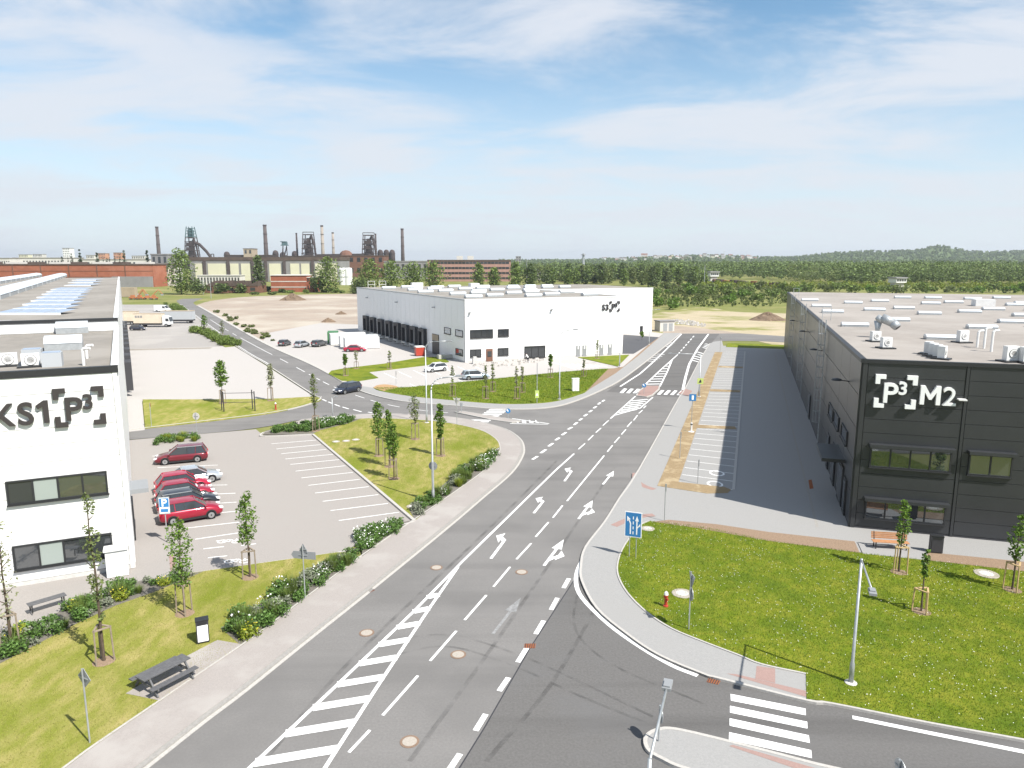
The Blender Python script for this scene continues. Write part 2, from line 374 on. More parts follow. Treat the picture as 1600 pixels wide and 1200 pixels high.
# terrain: one sheet to the horizon, gently rising into wooded hills far off on the right
def terrain():
    xs = np.concatenate([np.linspace(-9000, -700, 22), np.linspace(-600, 900, 31), np.linspace(1000, 9000, 34)])
    ys = np.concatenate([np.linspace(-400, 1200, 33), np.linspace(1300, 4200, 30), np.linspace(4500, 11000, 14)])
    V = []; rng = random.Random(3)
    for y in ys:
        for x in xs: V.append((x, y, -0.06))
    nx = len(xs); F = [(j * nx + i, j * nx + i + 1, (j + 1) * nx + i + 1, (j + 1) * nx + i) for j in range(len(ys) - 1) for i in range(nx - 1)]
    o = MB().add(V, F).build('ground', 'scrub'); o['kind'] = 'structure'; o['label'] = 'level green scrub land reaching to the horizon'
terrain()

ROAD_L = [(150, 1262), (232, 1200), (320, 1130), (386, 1080), (480, 1004), (585, 920), (700, 826), (755, 779), (800, 740), (817, 715), (820, 700), (813, 685), (790, 670), (750, 659), (700, 651), (640, 647), (580, 647), (520, 651), (470, 656), (400, 669), (300, 679), (200, 687), (150, 691)]
ROAD_TIP = [(150, 677), (200, 673), (300, 661), (400, 649), (450, 641), (485, 632), (501, 625), (500, 620), (489, 616), (416, 569), (368, 540), (300, 490), (282, 476), (276, 470), (284, 467)]
ROAD_R1 = [(318, 466), (303, 472), (308, 478), (345, 499), (410, 536), (480, 568), (513, 585), (534, 597), (571, 613), (615, 624), (660, 629), (700, 632), (775, 638), (830, 638), (870, 634), (900, 626), (940, 610), (975, 591), (1020, 557), (1065, 521)]
ROAD_R2 = [(1160, 521), (1240, 527), (1240, 535), (1180, 533), (1128, 533), (1110, 537), (1095, 562), (1071, 609), (1060, 626), (1000, 735), (970, 780), (947, 817), (917, 857), (910, 887), (912, 910), (935, 952), (982, 992), (1032, 1025), (1100, 1054), (1125, 1061), (1260, 1095), (1300, 1100), (1450, 1130), (1600, 1157), (1800, 1196)]
rl = W(ROAD_L); rt = W(ROAD_TIP); r1 = W(ROAD_R1); r2 = W(ROAD_R2)
road = MB().prism([(-26, 6, 0)] + rl + rt + r1 + r2 + [(60, 6, 0)], 0, 0).build('road', 'asphalt'); road['kind'] = 'structure'; road['label'] = 'grey asphalt road with junction and white lane markings'
# newer, slightly darker surfacing of the side road mouth and the far branch
newer = struct('resurfaced_patch', GL([(700, 1230), (757, 1135), (828, 1012), (905, 895), (917, 868)], .004) + [v for v in W([(917, 868), (910, 887), (912, 910), (935, 952), (982, 992), (1032, 1025), (1100, 1054), (1260, 1095), (1450, 1130), (1600, 1157), (1780, 1192)])] + [Vector((52, 10, 0)), Vector((0, 10, 0))], .004, .004, 'asphalt_new', road)
struct('resurfaced_patch', GL([(948, 612), (966, 600), (1064, 522), (1124, 522), (1108, 540), (1093, 565), (1069, 612), (1060, 621)], 0), .004, .004, 'asphalt_new', road)
ribbon('asphalt_seam', GL([(690, 1245), (757, 1137), (828, 1013), (905, 894)]), -.03, .03, .008, .008, 'charcoal', road)

# paved lots (flush with the road, a few mm proud)
def lot(name, pts, z, m, label): return struct(name, GL(pts), -.05, z, m, None, label)
lot('left_car_park', [(60, 690), (200, 688), (400, 671), (412, 681), (489, 679), (560, 738), (648, 816), (560, 850), (525, 866), (300, 898), (270, 960), (-260, 1080), (-260, 890)], .02, 'paver_beige', 'beige block paved car park with white stall lines')
lot('truck_yard', [(100, 548), (366, 541), (418, 573), (489, 619), (500, 623), (478, 625), (222, 627), (226, 672), (190, 676), (100, 690)], .03, 'paver_light', 'bright pale concrete yard beside the white hall')
lot('upper_yard', [(120, 476), (262, 476), (283, 478), (300, 491), (366, 541), (100, 548)], .026, 'paver_yard', 'grey beige paved yard with parked trucks')
ribbon('gravel_strip', GL([(196, 547), (330, 544)]), -1.3, 1.6, .034, .034, 'gravel')
lot('hall_car_park', [(410, 534), (480, 566), (513, 584), (534, 597), (571, 613), (600, 611), (640, 607), (880, 583), (985, 573), (1037, 521), (960, 512), (900, 520), (500, 505), (420, 520)], .024, 'paver_light', 'pale paved car park in front of the white hall')
struct('asphalt_apron', GL([(974, 523), (1030, 527), (1018, 536), (990, 553), (972, 553)]), -.05, .032, 'asphalt_dark', None, 'dark asphalt apron at the end of the white hall')
side_paving = struct('side_paving', [v for v in W(ROAD_R2[4:20])] + GL([(1100, 1006), (1020, 960), (975, 880), (1000, 822), (1340, 868), (1800, 925), (1800, 850)]) + [Vector((75, 42, 0)), Vector((95, 160, 0))] + GL([(1240, 541), (1130, 541)]), -.05, .10, 'paver_grey', None, 'grey block paving along the dark hall')
# verges and pavements
walk_in = W([(40, 1250), (108, 1200), (148, 1170), (250, 1100), (320, 1052), (397, 999), (475, 940), (562, 874), (647, 815), (700, 779), (760, 735), (779, 712), (782, 700), (775, 687), (750, 673), (700, 662), (650, 657), (575, 655), (520, 659), (470, 665), (412, 677)])
rl_edge = W([p for p in ROAD_L[:19]])
walk_left = struct('pavement_left', offset(rl_edge, .42) + list(reversed(walk_in)), -.05, .12, 'paver_pink', None, 'pale pinkish block pavement curving along the main road')
ribbon('kerb', rl_edge, .16, .44, -.05, .10, 'gutter')
ribbon('gutter', rl_edge, -.02, .16, -.05, .03, 'kerb')
ribbon('kerb', walk_in, .0, .10, -.05, .155, 'kerb')
right_edge = W(ROAD_R2[5:])
ribbon('kerb', right_edge, -.02, -.17, -.05, .12, 'kerb')
ribbon('gutter', right_edge, .30, -.02, .005, .012, 'gutter')
corner_in = W([(1015, 817), (1000, 825), (977, 855), (967, 880), (967, 902), (982, 930), (1012, 960), (1050, 985), (1100, 1006), (1155, 1027), (1190, 1041), (1259, 1056)])
corner_out = W([(1000, 735), (970, 780), (947, 817), (917, 857), (910, 887), (912, 910), (935, 952), (982, 992), (1032, 1025), (1100, 1054), (1125, 1061), (1260, 1095)])
corner_walk = struct('pavement_right', offset(corner_out, -.17) + [G(1260, 1095), G(1259, 1056)] + list(reversed(corner_in)), -.05, .118, 'paver_grey', None, 'grey block pavement round the grassy corner')
ribbon('kerb', corner_in, .0, -.10, -.05, .165, 'kerb')
struct('tactile_paving', GL([(1135, 1056), (1150, 1057), (1262, 1084), (1260, 1093)]), .124, .124, 'paver_red', corner_walk)
struct('tactile_paving', GL([(1182, 1044), (1211, 1048), (1211, 1071), (1180, 1064)]), .123, .123, 'paver_red', corner_walk)
ribbon('tactile_paving', W([(1000, 741), (1001, 752), (1012, 760), (1027, 765)]), -.1, -.7, .104, .104, 'paver_red', side_paving)
ribbon('tactile_paving', W([(952, 822), (975, 812), (1000, 806), (1018, 804)]), -.1, -.7, .124, .124, 'paver_red', corner_walk)
struct('tactile_paving', GL([(1060, 616), (1070, 608), (1082, 612), (1075, 620)]), .105, .105, 'paver_red', side_paving)
struct('tactile_paving', GL([(264, 868), (272, 868), (276, 899), (267, 899)]), .026, .026, 'paver_red')['kind'] = 'structure'
# splitter island at the bottom and island in the far crossing
isl = crom(GL([(1014, 1152), (1030, 1144.5), (1055, 1144), (1125, 1160), (1267, 1197), (1330, 1216), (1250, 1240), (1120, 1216), (1062, 1200), (1040, 1190), (1017, 1177), (1010, 1163)]), 4, True)
island = struct('traffic_island', isl, -.05, .12, 'paver_grey', None, 'kerbed paved island at the side road mouth')
ribbon('kerb', isl + [isl[0]], -.03, .13, -.05, .135, 'kerb', island)
struct('tactile_paving', GL([(1139, 1170), (1145, 1168), (1275, 1205), (1262, 1212)]), .127, .127, 'paver_red', island)
isl2 = GL([(995, 619), (999, 612), (1010, 604), (1030, 604), (1029, 609), (1019, 618), (1010, 621)])
i2 = struct('traffic_island', isl2, -.05, .12, 'paver_red', None, 'small reddish crossing island in the far road'); ribbon('kerb', isl2 + [isl2[0]], -.05, .15, -.05, .14, 'kerb', i2)
isl3 = GL([(712, 645), (722, 644), (790, 655), (812, 659), (800, 661), (770, 657)])
i3 = struct('traffic_island', isl3, -.05, .12, 'paver_pink', None, 'slim pinkish crossing island in the side road'); ribbon('kerb', isl3 + [isl3[0]], -.05, .12, -.05, .14, 'kerb', i3)
# far pavements either side of the far branch
walk_far = W([(534, 600), (571, 615), (615, 626), (660, 631), (700, 634), (775, 640), (830, 640), (870, 636), (902, 627), (940, 611), (975, 592), (1020, 558), (1065, 521)])
in_far = W([(583, 607), (594, 612), (640, 620), (700, 626), (775, 632), (830, 632), (870, 628), (905, 618), (917, 611), (960, 584), (995, 556), (1037, 521)])
struct('pavement_far', offset(walk_far, .25) + list(reversed(in_far)), -.05, .11, 'paver_grey', None, 'grey pavement along the far lawn and road'); ribbon('kerb', walk_far, .05, .27, -.05, .125, 'kerb')
tip = W(ROAD_TIP[1:13]); ribbon('kerb', tip, .0, .22, -.05, .12, 'kerb')
ribbon('kerb', W(ROAD_R1[2:8]), .0, .9, -.05, .10, 'kerb')
ribbon('kerb', GL([(489, 680), (648, 816)]), -.12, .12, -.05, .16, 'kerb')
ribbon('kerb', GL([(647, 817), (560, 843), (551, 838), (556, 848), (566, 858)]), -.08, .08, -.05, .15, 'kerb')
ribbon('kerb', W([(412, 677), (408, 680), (415, 683), (489, 680)]), -.1, .1, -.05, .15, 'kerb')
ribbon('kerb', GL([(566, 858), (525, 866), (300, 898)]), -.06, .06, -.05, .13, 'kerb')
# lawns and beds
def lawn(name, pts, z, m, label): return struct(name, pts, -.05, z, m, None, label)
lawn('lawn_left', GL([(-80, 1290), (30, 1262)]) + walk_in[1:29] + GL([(545, 866), (525, 866), (300, 898), (276, 903), (240, 927), (180, 949), (120, 977), (0, 1039), (-200, 1135)]), .135, 'lawn_mown', 'dry mown lawn with saplings beside the white office')
bed_sets = {}
lawn('bed_left', GL([(276, 902), (318, 896), (242, 928), (180, 950), (120, 978), (0, 1041), (-150, 1120), (-150, 1075), (0, 1010), (45, 985), (120, 945), (180, 917)]), .142, 'bed_soil', 'planted bed between paving and lawn by the white office')
lawn('bed_roadside', GL([(345, 985), (420, 938), (500, 888), (545, 866), (562, 873)]) + list(reversed(walk_in[19:29])), .143, 'bed_soil', 'planted strip between lawn and pavement')
lawn('bed_flower_corner', GL([(550, 837), (600, 824), (647, 815), (604, 843), (566, 872), (566, 857)]), .146, 'bed_soil', 'kerbed corner bed of white flowers')
lawn('lawn_island', GL([(489, 680), (648, 816)]) + walk_in[33:] + [], .135, 'lawn_mown', 'fan shaped mown lawn with saplings in front of the car park')
lawn('bed_island', GL([(648, 815), (640, 800), (680, 770), (725, 732), (772, 706), (781, 700), (779, 712), (760, 735), (700, 779)]), .144, 'bed_soil', 'planted strip along the curved pavement')
lawn('bed_hedge', GL([(412, 680), (415, 675), (440, 669), (500, 660), (566, 655), (545, 663), (500, 674), (488, 680)]), .146, 'bed_soil', 'planted bed at the head of the car park')
pad = struct('picnic_pad', GL([(197, 1088), (250, 1099), (300, 1067), (380, 1011), (340, 1004), (285, 1033)]), -.05, .15, 'paver_pink', None, 'small paved pad under the picnic table')
lawn('lawn_gym', W([(223, 625), (300, 625), (420, 624), (480, 621), (497, 622), (501, 626), (484, 632), (450, 641), (400, 650), (300, 662), (227, 670)], 3), .10, 'lawn_mown', 'dry grass patch with pull-up bars')
lawn('lawn_upper', GL([(513, 585), (518, 580), (540, 576), (600, 569), (660, 559), (690, 558), (702, 566), (660, 572), (576, 582), (591, 591), (555, 597), (534, 596)]), .12, 'lawn_green', 'green grass wedge before the loading yard')
lawn('lawn_middle', W([(583, 607), (640, 606), (770, 593), (880, 582), (950, 577), (955, 580), (920, 610), (905, 618), (870, 628), (830, 632), (775, 632), (700, 626), (640, 620), (594, 612)], 3), .125, 'lawn_green', 'bright green lawn across the junction')
lawn('lawn_triangle', GL([(903, 559), (983, 555), (965, 573)]), .12, 'lawn_green', 'small green triangle of lawn by the white hall')
lawn('mulch_verge', GL([(915, 613), (950, 578), (974, 574), (1015, 538), (1038, 522), (1030, 528), (998, 556), (962, 584)]), .13, 'mulch_brown', 'brown mulch strip beside the far pavement')
struct('sand_patch', W([(583, 607), (590, 603), (605, 602), (622, 606), (600, 612)], 3), -.05, .14, 'orange_sand', None, 'orange sand patch at the lawn tip')
lawn_r = GL([(1015, 817), (1040, 818)]) + GL([(1100, 826), (1200, 847), (1342, 866), (1347, 867), (1442, 877), (1600, 896), (1800, 922), (1800, 1194)]) + list(reversed(W([(1260, 1096), (1300, 1101), (1450, 1131), (1600, 1158), (1790, 1194)]))) + [G(1259, 1056)] + list(reversed(corner_in))
lawn('lawn_right', lawn_r, .14, 'lawn_green', 'lush green lawn with daisies in front of the dark hall')
lawn('mulch_front', GL([(1020, 818), (1045, 815), (1120, 822), (1200, 834), (1335, 849), (1343, 867), (1200, 848), (1090, 828)]), .147, 'mulch_brown', 'brown mulch strip along the lawn')
lawn('mulch_front', GL([(1450, 866), (1600, 881), (1800, 900), (1800, 921), (1600, 896), (1444, 878)]), .147, 'mulch_brown', 'brown mulch strip by the dark hall')
struct('bench_pad', GL([(1340, 850), (1452, 864), (1443, 878), (1348, 868)]), -.05, .152, 'paver_grey', None, 'paved pad under the wooden bench')
mulch = lawn('mulch_bed', GL([(1117, 551), (1129, 551), (1060, 755), (1132, 763), (1142, 767), (1137, 772), (1105, 773), (1027, 761)]), .125, 'mulch', 'long straw coloured mulch bed between pavement and stalls')
for (a, b, c, d) in (((1123, 572.5), (1162, 574), (1162, 576), (1122, 575)), ((1110, 609), (1157, 611), (1156, 614), (1109, 612.5)), ((1090, 665), (1148, 668), (1151, 672), (1088, 670))):
    struct('mulch_divider', GL([a, b, c, d]), .09, .122, 'mulch', mulch)
lawn('lawn_far_right', GL([(1137, 537), (1226, 540), (1226, 546), (1134, 543)]), .13, 'lawn_green', 'narrow green lawn at the end of the dark hall')
lawn('hedge_verge', GL([(302, 516), (312, 514), (372, 541), (352, 543)]), .10, 'verge', 'grassy verge between yard and road')
lawn('hedge_verge', GL([(262, 478), (283, 477), (302, 490), (282, 491)]), .10, 'verge', 'grassy verge at the yard gate')
# bare building land and tracks beyond
struct('bare_land', W([(306, 477), (330, 470), (380, 464), (450, 461), (540, 459), (640, 458), (760, 462), (760, 500), (560, 520), (470, 533), (425, 537), (411, 536), (345, 499)], 3), -.05, -.02, 'dirt', None, 'bare brown building land behind the loading yard')
struct('sandy_ground', W([(1018, 522), (1018, 492), (1060, 484), (1100, 480), (1150, 487), (1200, 489), (1260, 493), (1300, 525), (1245, 545), (1180, 532), (1110, 524), (1060, 523)], 3), -.05, -.015, 'sand', None, 'sandy rough ground past the end of the road')
struct('dirt_track', GL([(1035, 520), (1045, 508), (1100, 513), (1160, 521), (1120, 524), (1063, 523)]), -.05, -.008, 'dirt', None, 'churned brown dirt at the end of the road')

# ---------------------------------------------------------------- road paint
PZ = .012
def stripe(name, a, b, w, m='paint', parent=road, z=PZ):
    a = Vector((a[0], a[1], 0)); b = Vector((b[0], b[1], 0)); ribbon(name, [a, b], -w / 2, w / 2, z, z, m, parent)
def pstripe(name, a, b, w, **k): stripe(name, G(*a), G(*b), w, **k)
def patch(name, pts, parent=road, z=PZ, m='paint'): struct(name, GL(pts), z, z, m, parent)
# hatched wedge at the bottom
lw, rw = GL([(330, 1256), (390, 1200), (526, 1071), (645, 957), (722, 878)]), GL([(478, 1252), (508, 1200), (585, 1080), (672, 949), (722, 878)])
ribbon('edge_line', lw + [G(868, 735), G(897, 709)], -.09, .09, PZ, PZ, 'paint', road); ribbon('edge_line', rw[:-1] + [G(716, 886)], -.09, .09, PZ + .004, PZ + .004, 'paint', road)
def lerp_line(P, t):                            # point at height-parameter y on a polyline (world y)
    for a, b in zip(P, P[1:]):
        if a.y <= t <= b.y: return a + (b - a) * ((t - a.y) / (b.y - a.y))
    return None
yL = [G(526, 1070).y, G(560, 1036).y, G(590, 1009).y, G(617, 981).y, G(645, 956).y]; step = (yL[-1] - yL[0]) / 4
for k in range(-5, 6):
    ya = yL[0] + k * step; a = lerp_line(lw, ya); b = lerp_line(rw, ya + .62 * max(0, 1 - k * .1))
    if a is not None and b is not None and (b - a).length > .5: stripe('hatch_bar', a, b, .52, z=PZ + .008)
DASH = [((545, 1176), (578, 1141)), ((598, 1118), (653, 1056)), ((672, 1033), (713, 986)), ((726, 969), (760, 930)), ((771, 917), (797, 886)), ((807, 874), (830, 849)), ((837, 839), (857, 816)), ((864, 809), (879, 790)), ((886, 783), (944, 712)), ((949, 706), (957, 696)), ((960, 692), (968, 683)), ((971, 679), (978, 671)), ((980, 667), (987, 659)), ((990, 657), (996, 649)), ((998, 646), (1004, 641)), ((1005.5, 638), (1009.5, 634)),
        ((904, 702), (914, 693)), ((919, 688), (927, 680)), ((931, 676), (939, 669)), ((942, 665), (951, 657))]
for a, b in DASH: pstripe('lane_dash', a, b, .14)
for a, b in (((832, 718), (840, 713)), ((845, 708), (853, 702.5)), ((857, 697.5), (864, 692.5)), ((868, 688), (874, 684)), ((878, 680), (884.5, 675.5)), ((887.5, 671), (894, 667.5)), ((897, 664), (902, 660)), ((905, 657), (909.5, 654)), ((912.5, 650.5), (917.5, 647)), ((920.5, 644), (925, 641)), ((927.5, 638), (932, 635)), ((934.5, 632), (938, 629)), ((941, 627.5), (944.5, 625))): pstripe('give_way_dash', a, b, .30)
for a, b in (((880.5, 919), (889, 904)), ((861, 953), (871, 934.5)), ((837, 991), (849.5, 970)), ((809, 1035), (823.5, 1012)), ((780, 1080), (794.5, 1059)), ((743, 1142), (759, 1116)), ((700, 1206), (719, 1178))): pstripe('give_way_dash', a, b, .26)
ribbon('edge_line', W([(917, 864), (904, 887), (900, 910), (910, 935), (950, 975), (1000, 1011), (1050, 1040), (1090, 1056)]), -.13, .13, PZ, PZ, 'paint', road)
ribbon('edge_line', W([(1332, 1121), (1450, 1145), (1600, 1175), (1760, 1208)]), -.13, .13, PZ, PZ, 'paint', road)
Z0 = (900, 900)
for q in (((965, 738), (1435, 830), (1437, 872), (968, 780)), ((962, 812), (1445, 912), (1447, 955), (962, 855)), ((960, 890), (1455, 997), (1462, 1045), (960, 937)), ((957, 977), (1470, 1090), (1475, 1140), (955, 1025))):
    patch('zebra_bar', [(900 + x / 4, 900 + y / 4) for x, y in q])
for cx, n0 in ((672, 3), (905, 4)):
    for k in range(n0):
        x = cx + k * 41; y = 375 + (0 if cx < 800 else 10) + k * 1.2
        patch('zebra_bar', [(800 + x / 4, 520 + y / 4), (800 + (x + 22) / 4, 520 + (y + 2) / 4), (800 + (x + 48) / 4, 520 + (y - 25) / 4), (800 + (x + 28) / 4, 520 + (y - 27) / 4)])
for k in range(5):
    x0, x1, y = 835 - 26 * k, 1045 - 26 * k, 930 + 16.5 * k; patch('zebra_bar', [(640 + x0 / 6.67, 500 + y / 6.67), (640 + x1 / 6.67, 500 + y / 6.67), (640 + (x1 - 14) / 6.67, 500 + (y + 9) / 6.67), (640 + (x0 - 14) / 6.67, 500 + (y + 9) / 6.67)])
for k in range(5):
    x0, x1, y = 615 - 15 * k, 860 - 26 * k, 1038 + 16 * k; patch('zebra_bar', [(640 + x0 / 6.67, 500 + y / 6.67), (640 + x1 / 6.67, 500 + (y + 4) / 6.67), (640 + (x1 - 14) / 6.67, 500 + (y + 12) / 6.67), (640 + (x0 - 14) / 6.67, 500 + (y + 8) / 6.67)])
for a, b in ((1115, 1135), (1170, 1215), (1245, 1290), (1310, 1345)):
    patch('hatch_bar', [(640 + a / 6.67, 500 + 1040 / 6.67), (640 + b / 6.67, 500 + (1048 + (b - 1115) * .1) / 6.67), (640 + b / 6.67, 500 + 1075 / 6.67), (640 + a / 6.67, 500 + 1068 / 6.67)])
ribbon('edge_line', GL([(800, 654), (858, 662)]), -.1, .1, PZ, PZ, 'paint', road); ribbon('edge_line', GL([(797, 662), (856, 663)]), -.1, .1, PZ + .003, PZ + .003, 'paint', road)
# far hatches
ribbon('edge_line', GL([(954, 654), (993, 619)]), -.1, .1, PZ, PZ, 'paint', road); ribbon('edge_line', GL([(961, 649), (1000, 638), (1020, 621)]), -.1, .1, PZ + .003, PZ + .003, 'paint', road)
for k in range(6):
    t = k / 6; pstripe('hatch_bar', (966 + 24 * t, 645 - 22 * t), (994 + 22 * t, 640 - 19 * t), .45, z=PZ + .007)
ribbon('edge_line', GL([(1007, 602), (1030, 580), (1059, 554)]), -.12, .12, PZ, PZ, 'paint', road); ribbon('edge_line', GL([(1031, 604), (1043, 580), (1050, 563)]), -.12, .12, PZ + .003, PZ + .003, 'paint', road)
for k in range(9):
    t = k / 9; pstripe('hatch_bar', (1009 + 40 * t, 600.5 - 36 * t), (1031 + 19 * t, 600 - 36 * t), .6 , z=PZ + .007)
for k in range(7):
    t = k / 7; pstripe('lane_dash', (1060 + 26 * t, 553 - 30 * t), (1062 + 26 * t, 550.6 - 30 * t), .25)
ribbon('edge_line', GL([(969, 604), (1000, 584), (1017, 569), (1040, 547), (1065, 522)]), -.15, .15, PZ, PZ, 'paint', road)
ribbon('edge_line', GL([(1067, 609), (1071, 590), (1077, 569), (1090, 545), (1107, 522)]), -.2, .2, PZ, PZ, 'paint', road)
for (ax, ay, bx, by, n0, dx, dy) in ((1012, 564, 1024, 565, 5, 3.6, -2.7), (1040, 541, 1047, 542, 4, 2.2, -2), (1082, 563, 1093, 566, 5, 1.7, -3.3), (1098, 543, 1106, 545, 4, 1.3, -2)):
    for k in range(n0): pstripe('hatch_bar', (ax + dx * k, ay + dy * k), (bx + dx * k, by + dy * k), .45)
# lane arrows: outline in metres, +y forward
def arrow(kind, a, b, m='paint'):
    A = G(*a); B = G(*b); d = (B - A); L = d.length; d.normalize(); r = Vector((d.y, -d.x, 0)); s = L
    if kind == 'straight': shapes = [[(-.09, 0), (.09, 0), (.09, .62 * s), (-.09, .62 * s)], [(-.34, .6 * s), (.34, .6 * s), (0, s)]]
    elif kind == 'left': shapes = [[(-.10, 0), (.10, 0), (.10, .62 * s), (-.10, .70 * s)], [(.10, .58 * s), (.10, .74 * s), (-.35, .86 * s), (-.35, .74 * s)], [(-.30, .60 * s), (-.30, 1.0 * s), (-.80, .86 * s)]]
    else: shapes = [[(-.10, 0), (.10, 0), (.10, .64 * s), (-.10, .64 * s)], [(-.36, .62 * s), (.36, .62 * s), (0, s)], [(.08, .16 * s), (.08, .30 * s), (.42, .42 * s), (.42, .31 * s)], [(.40, .22 * s), (.40, .58 * s), (.84, .40 * s)]]
    mb = MB()
    for i, sh in enumerate(shapes): mb.prism([A + r * x + d * y for x, y in sh], PZ + .002 * i, PZ + .002 * i)
    mb.build('arrow_marking', m, road)
arrow('left', (767, 873), (796, 834)); arrow('both', (850, 884), (881, 843)); arrow('left', (834, 802), (854, 777)); arrow('both', (904, 811), (926, 782))
arrow('left', (882, 752), (897, 731)); arrow('straight', (942, 757), (959, 736)); arrow('straight', (770, 991), (814, 934), 'paint_worn')
# stall lines
LOT = bpy.data.objects['left_car_park']
for a, b in (((95, 535), (375, 512)), ((128, 567), (405, 540)), ((158, 597), (440, 570)), ((183, 630), (480, 601)), ((215, 664), (520, 634)), ((247, 706), (560, 672)), ((285, 748), (605, 714)), ((328, 795), (650, 757)), ((370, 843), (705, 803)), ((417, 895), (765, 853)), ((465, 953), (825, 908)), ((518, 1015), (895, 963))):
    pstripe('stall_line', (400 + a[0] / 4, 560 + a[1] / 4), (400 + b[0] / 4, 560 + b[1] / 4), .11, parent=LOT, z=.026)
for a, b in (((238, 713), (322, 711)), ((246, 731), (340, 727)), ((247, 760), (355, 758)), ((248, 776), (368, 771)), ((252, 792), (370, 785)), ((256, 809), (373, 799)), ((270, 828), (376, 816)), ((305, 843), (373, 833)), ((318, 858), (350, 854.5)), ((377, 853), (400, 850)), ((325, 872), (355, 869))):
    pstripe('stall_line', a, b, .11, parent=LOT, z=.026)
for cx, cy in ((358, 846), (370, 877)):          # painted bicycle symbols
    c = G(cx, cy, .027); mb = MB()
    for s in (-1, 1): mb.add([(c.x + s * .5 + .32 * math.cos(t * math.pi / 6) * q, c.y + .32 * math.sin(t * math.pi / 6) * q, .027) for q in (1, .72) for t in range(12)], [(t, (t + 1) % 12, 12 + (t + 1) % 12, 12 + t) for t in range(12)])
    for p, q in (((-.5, 0), (-.1, .4)), ((-.1, .4), (.5, 0)), ((-.5, 0), (.05, -.02)), ((-.1, .4), (.05, 0)), ((.5, 0), (.35, .5)), ((-.95, .1), (-.6, .1))):
        a = Vector((c.x + p[0], c.y + p[1], 0)); b = Vector((c.x + q[0], c.y + q[1], 0)); n = (b - a).normalized(); n = Vector((-n.y, n.x, 0)) * .045
        mb.add([(a - n)[:2] + (.03,), (b - n)[:2] + (.03,), (b + n)[:2] + (.03,), (a + n)[:2] + (.03,)], [(0, 1, 2, 3)])
    mb.build('bicycle_symbol', 'paint', LOT)
el, er = GL([(1131, 551), (1062, 755)]), GL([(1164, 550), (1146, 767)])
nl = 40
for k in range(nl + 1):
    t = k / nl; a = el[0].lerp(el[1], t); b = er[0].lerp(er[1], t)
    pstripe_z = .106; stripe('stall_line', a, b, .10, parent=side_paving, z=pstripe_z)
ribbon('kerb_line', GL([(1164, 550), (1146, 767)]), -.12, .12, -.05, .135, 'kerb', side_paving)
ribbon('drain_channel', GL([(1211, 553), (1240, 680), (1277, 826)]), -.10, .10, .104, .104, 'gutter', side_paving)
struct('drain_cover', GL([(1263, 752), (1268, 751), (1271, 765), (1265, 766)]), .108, .108, 'rust', side_paving)
for cx, cy in ((1120, 741), (1117, 758)):
    c = G(cx, cy); MB().add([(c.x + .7 * math.cos(t * .63) * q, c.y + .9 * math.sin(t * .63) * q, .108) for q in (1, .75) for t in range(10)], [(t, (t + 1) % 10, 10 + (t + 1) % 10, 10 + t) for t in range(10)]).build('stall_symbol', 'paint', side_paving)
HCP = bpy.data.objects['hall_car_park']
for k in range(7): pstripe('stall_line', (600 + 23 * k, 583 - 2.0 * k), (620 + 23 * k, 592 - 2.0 * k), .14, parent=HCP, z=.03)
for k in range(4): pstripe('stall_line', (640 + 38 * k, 600 - 3 * k), (652 + 38 * k, 605 - 3.4 * k), .14, parent=HCP, z=.03)
for k in range(9): pstripe('stall_line', (866 + 9 * k, 567 + .4 * k), (900 + 7 * k, 577.5 - .6 * k), .14, parent=HCP, z=.03)
# left road centre line
cl = W([(300, 481), (350, 513), (400, 541), (450, 567), (500, 594), (525, 606), (560, 619), (600, 631), (650, 640), (700, 645)], 8)
acc = 0; seg = []
for a, b in zip(cl, cl[1:]):
    l = (b - a).length; acc += l
    if (acc % 4.5) < 2.6: stripe('lane_dash', a, b, .14)
for a, b in (((504, 624), (510, 627)), ((513, 628), (519, 630.5)), ((523, 632), (531, 635)), ((535, 636), (545, 639)), ((552, 640), (565, 643.5)), ((575, 644), (588, 646))): pstripe('give_way_dash', a, b, .22)
ribbon('edge_line', W(ROAD_TIP[9:13]), -.55, -.40, PZ, PZ, 'paint', road)
# covers and drains
for cx, cy in ((682, 887), (573, 989), (716, 1023), (640, 1159), (815, 894)):
    c = G(cx, cy); o = MB().lathe([(.40, .0), (.40, .014)], 20).build('manhole_cover', 'manhole', None, origin=None); o.location = (c.x, c.y, 0.004); MB().lathe([(.30, .014), (.30, .020)], 20).build('lid', 'cover', o)
    tag(o, {682: 'manhole cover beside the tip of the hatched wedge', 573: 'manhole cover left of the hatched wedge', 716: 'manhole cover between lane dashes and wedge', 640: 'manhole cover nearest the bottom edge of the road', 815: 'manhole cover below the left turn arrow'}[cx], 'manhole cover', 'manhole covers in the road')
for pts, lab in ((((569, 920), (577, 918), (586, 922), (578, 926)), 'rusty drain grate in the left gutter'), (((820, 1006), (837, 1006), (836, 1013), (819, 1013)), 'rusty drain grate in the asphalt seam'), (((1107, 1060), (1126, 1064), (1122, 1070), (1104, 1066)), 'rusty drain grate by the right kerb')):
    q = GL(pts); o = empty('drain_grate', sum(q, Vector()) / 4, 0, lab, 'drain', 'rusty drain grates')
    c = sum(q, Vector()) / 4
    MB().prism([p - c for p in q], .006, .018).build('frame', 'rust', o)
    for k in range(5):
        a = q[0].lerp(q[1], (k + .5) / 5) - c; b = q[3].lerp(q[2], (k + .5) / 5) - c; MB().bar(a + Vector((0, 0, .022)), b + Vector((0, 0, .022)), .035, .02).build('slat', 'charcoal', o)
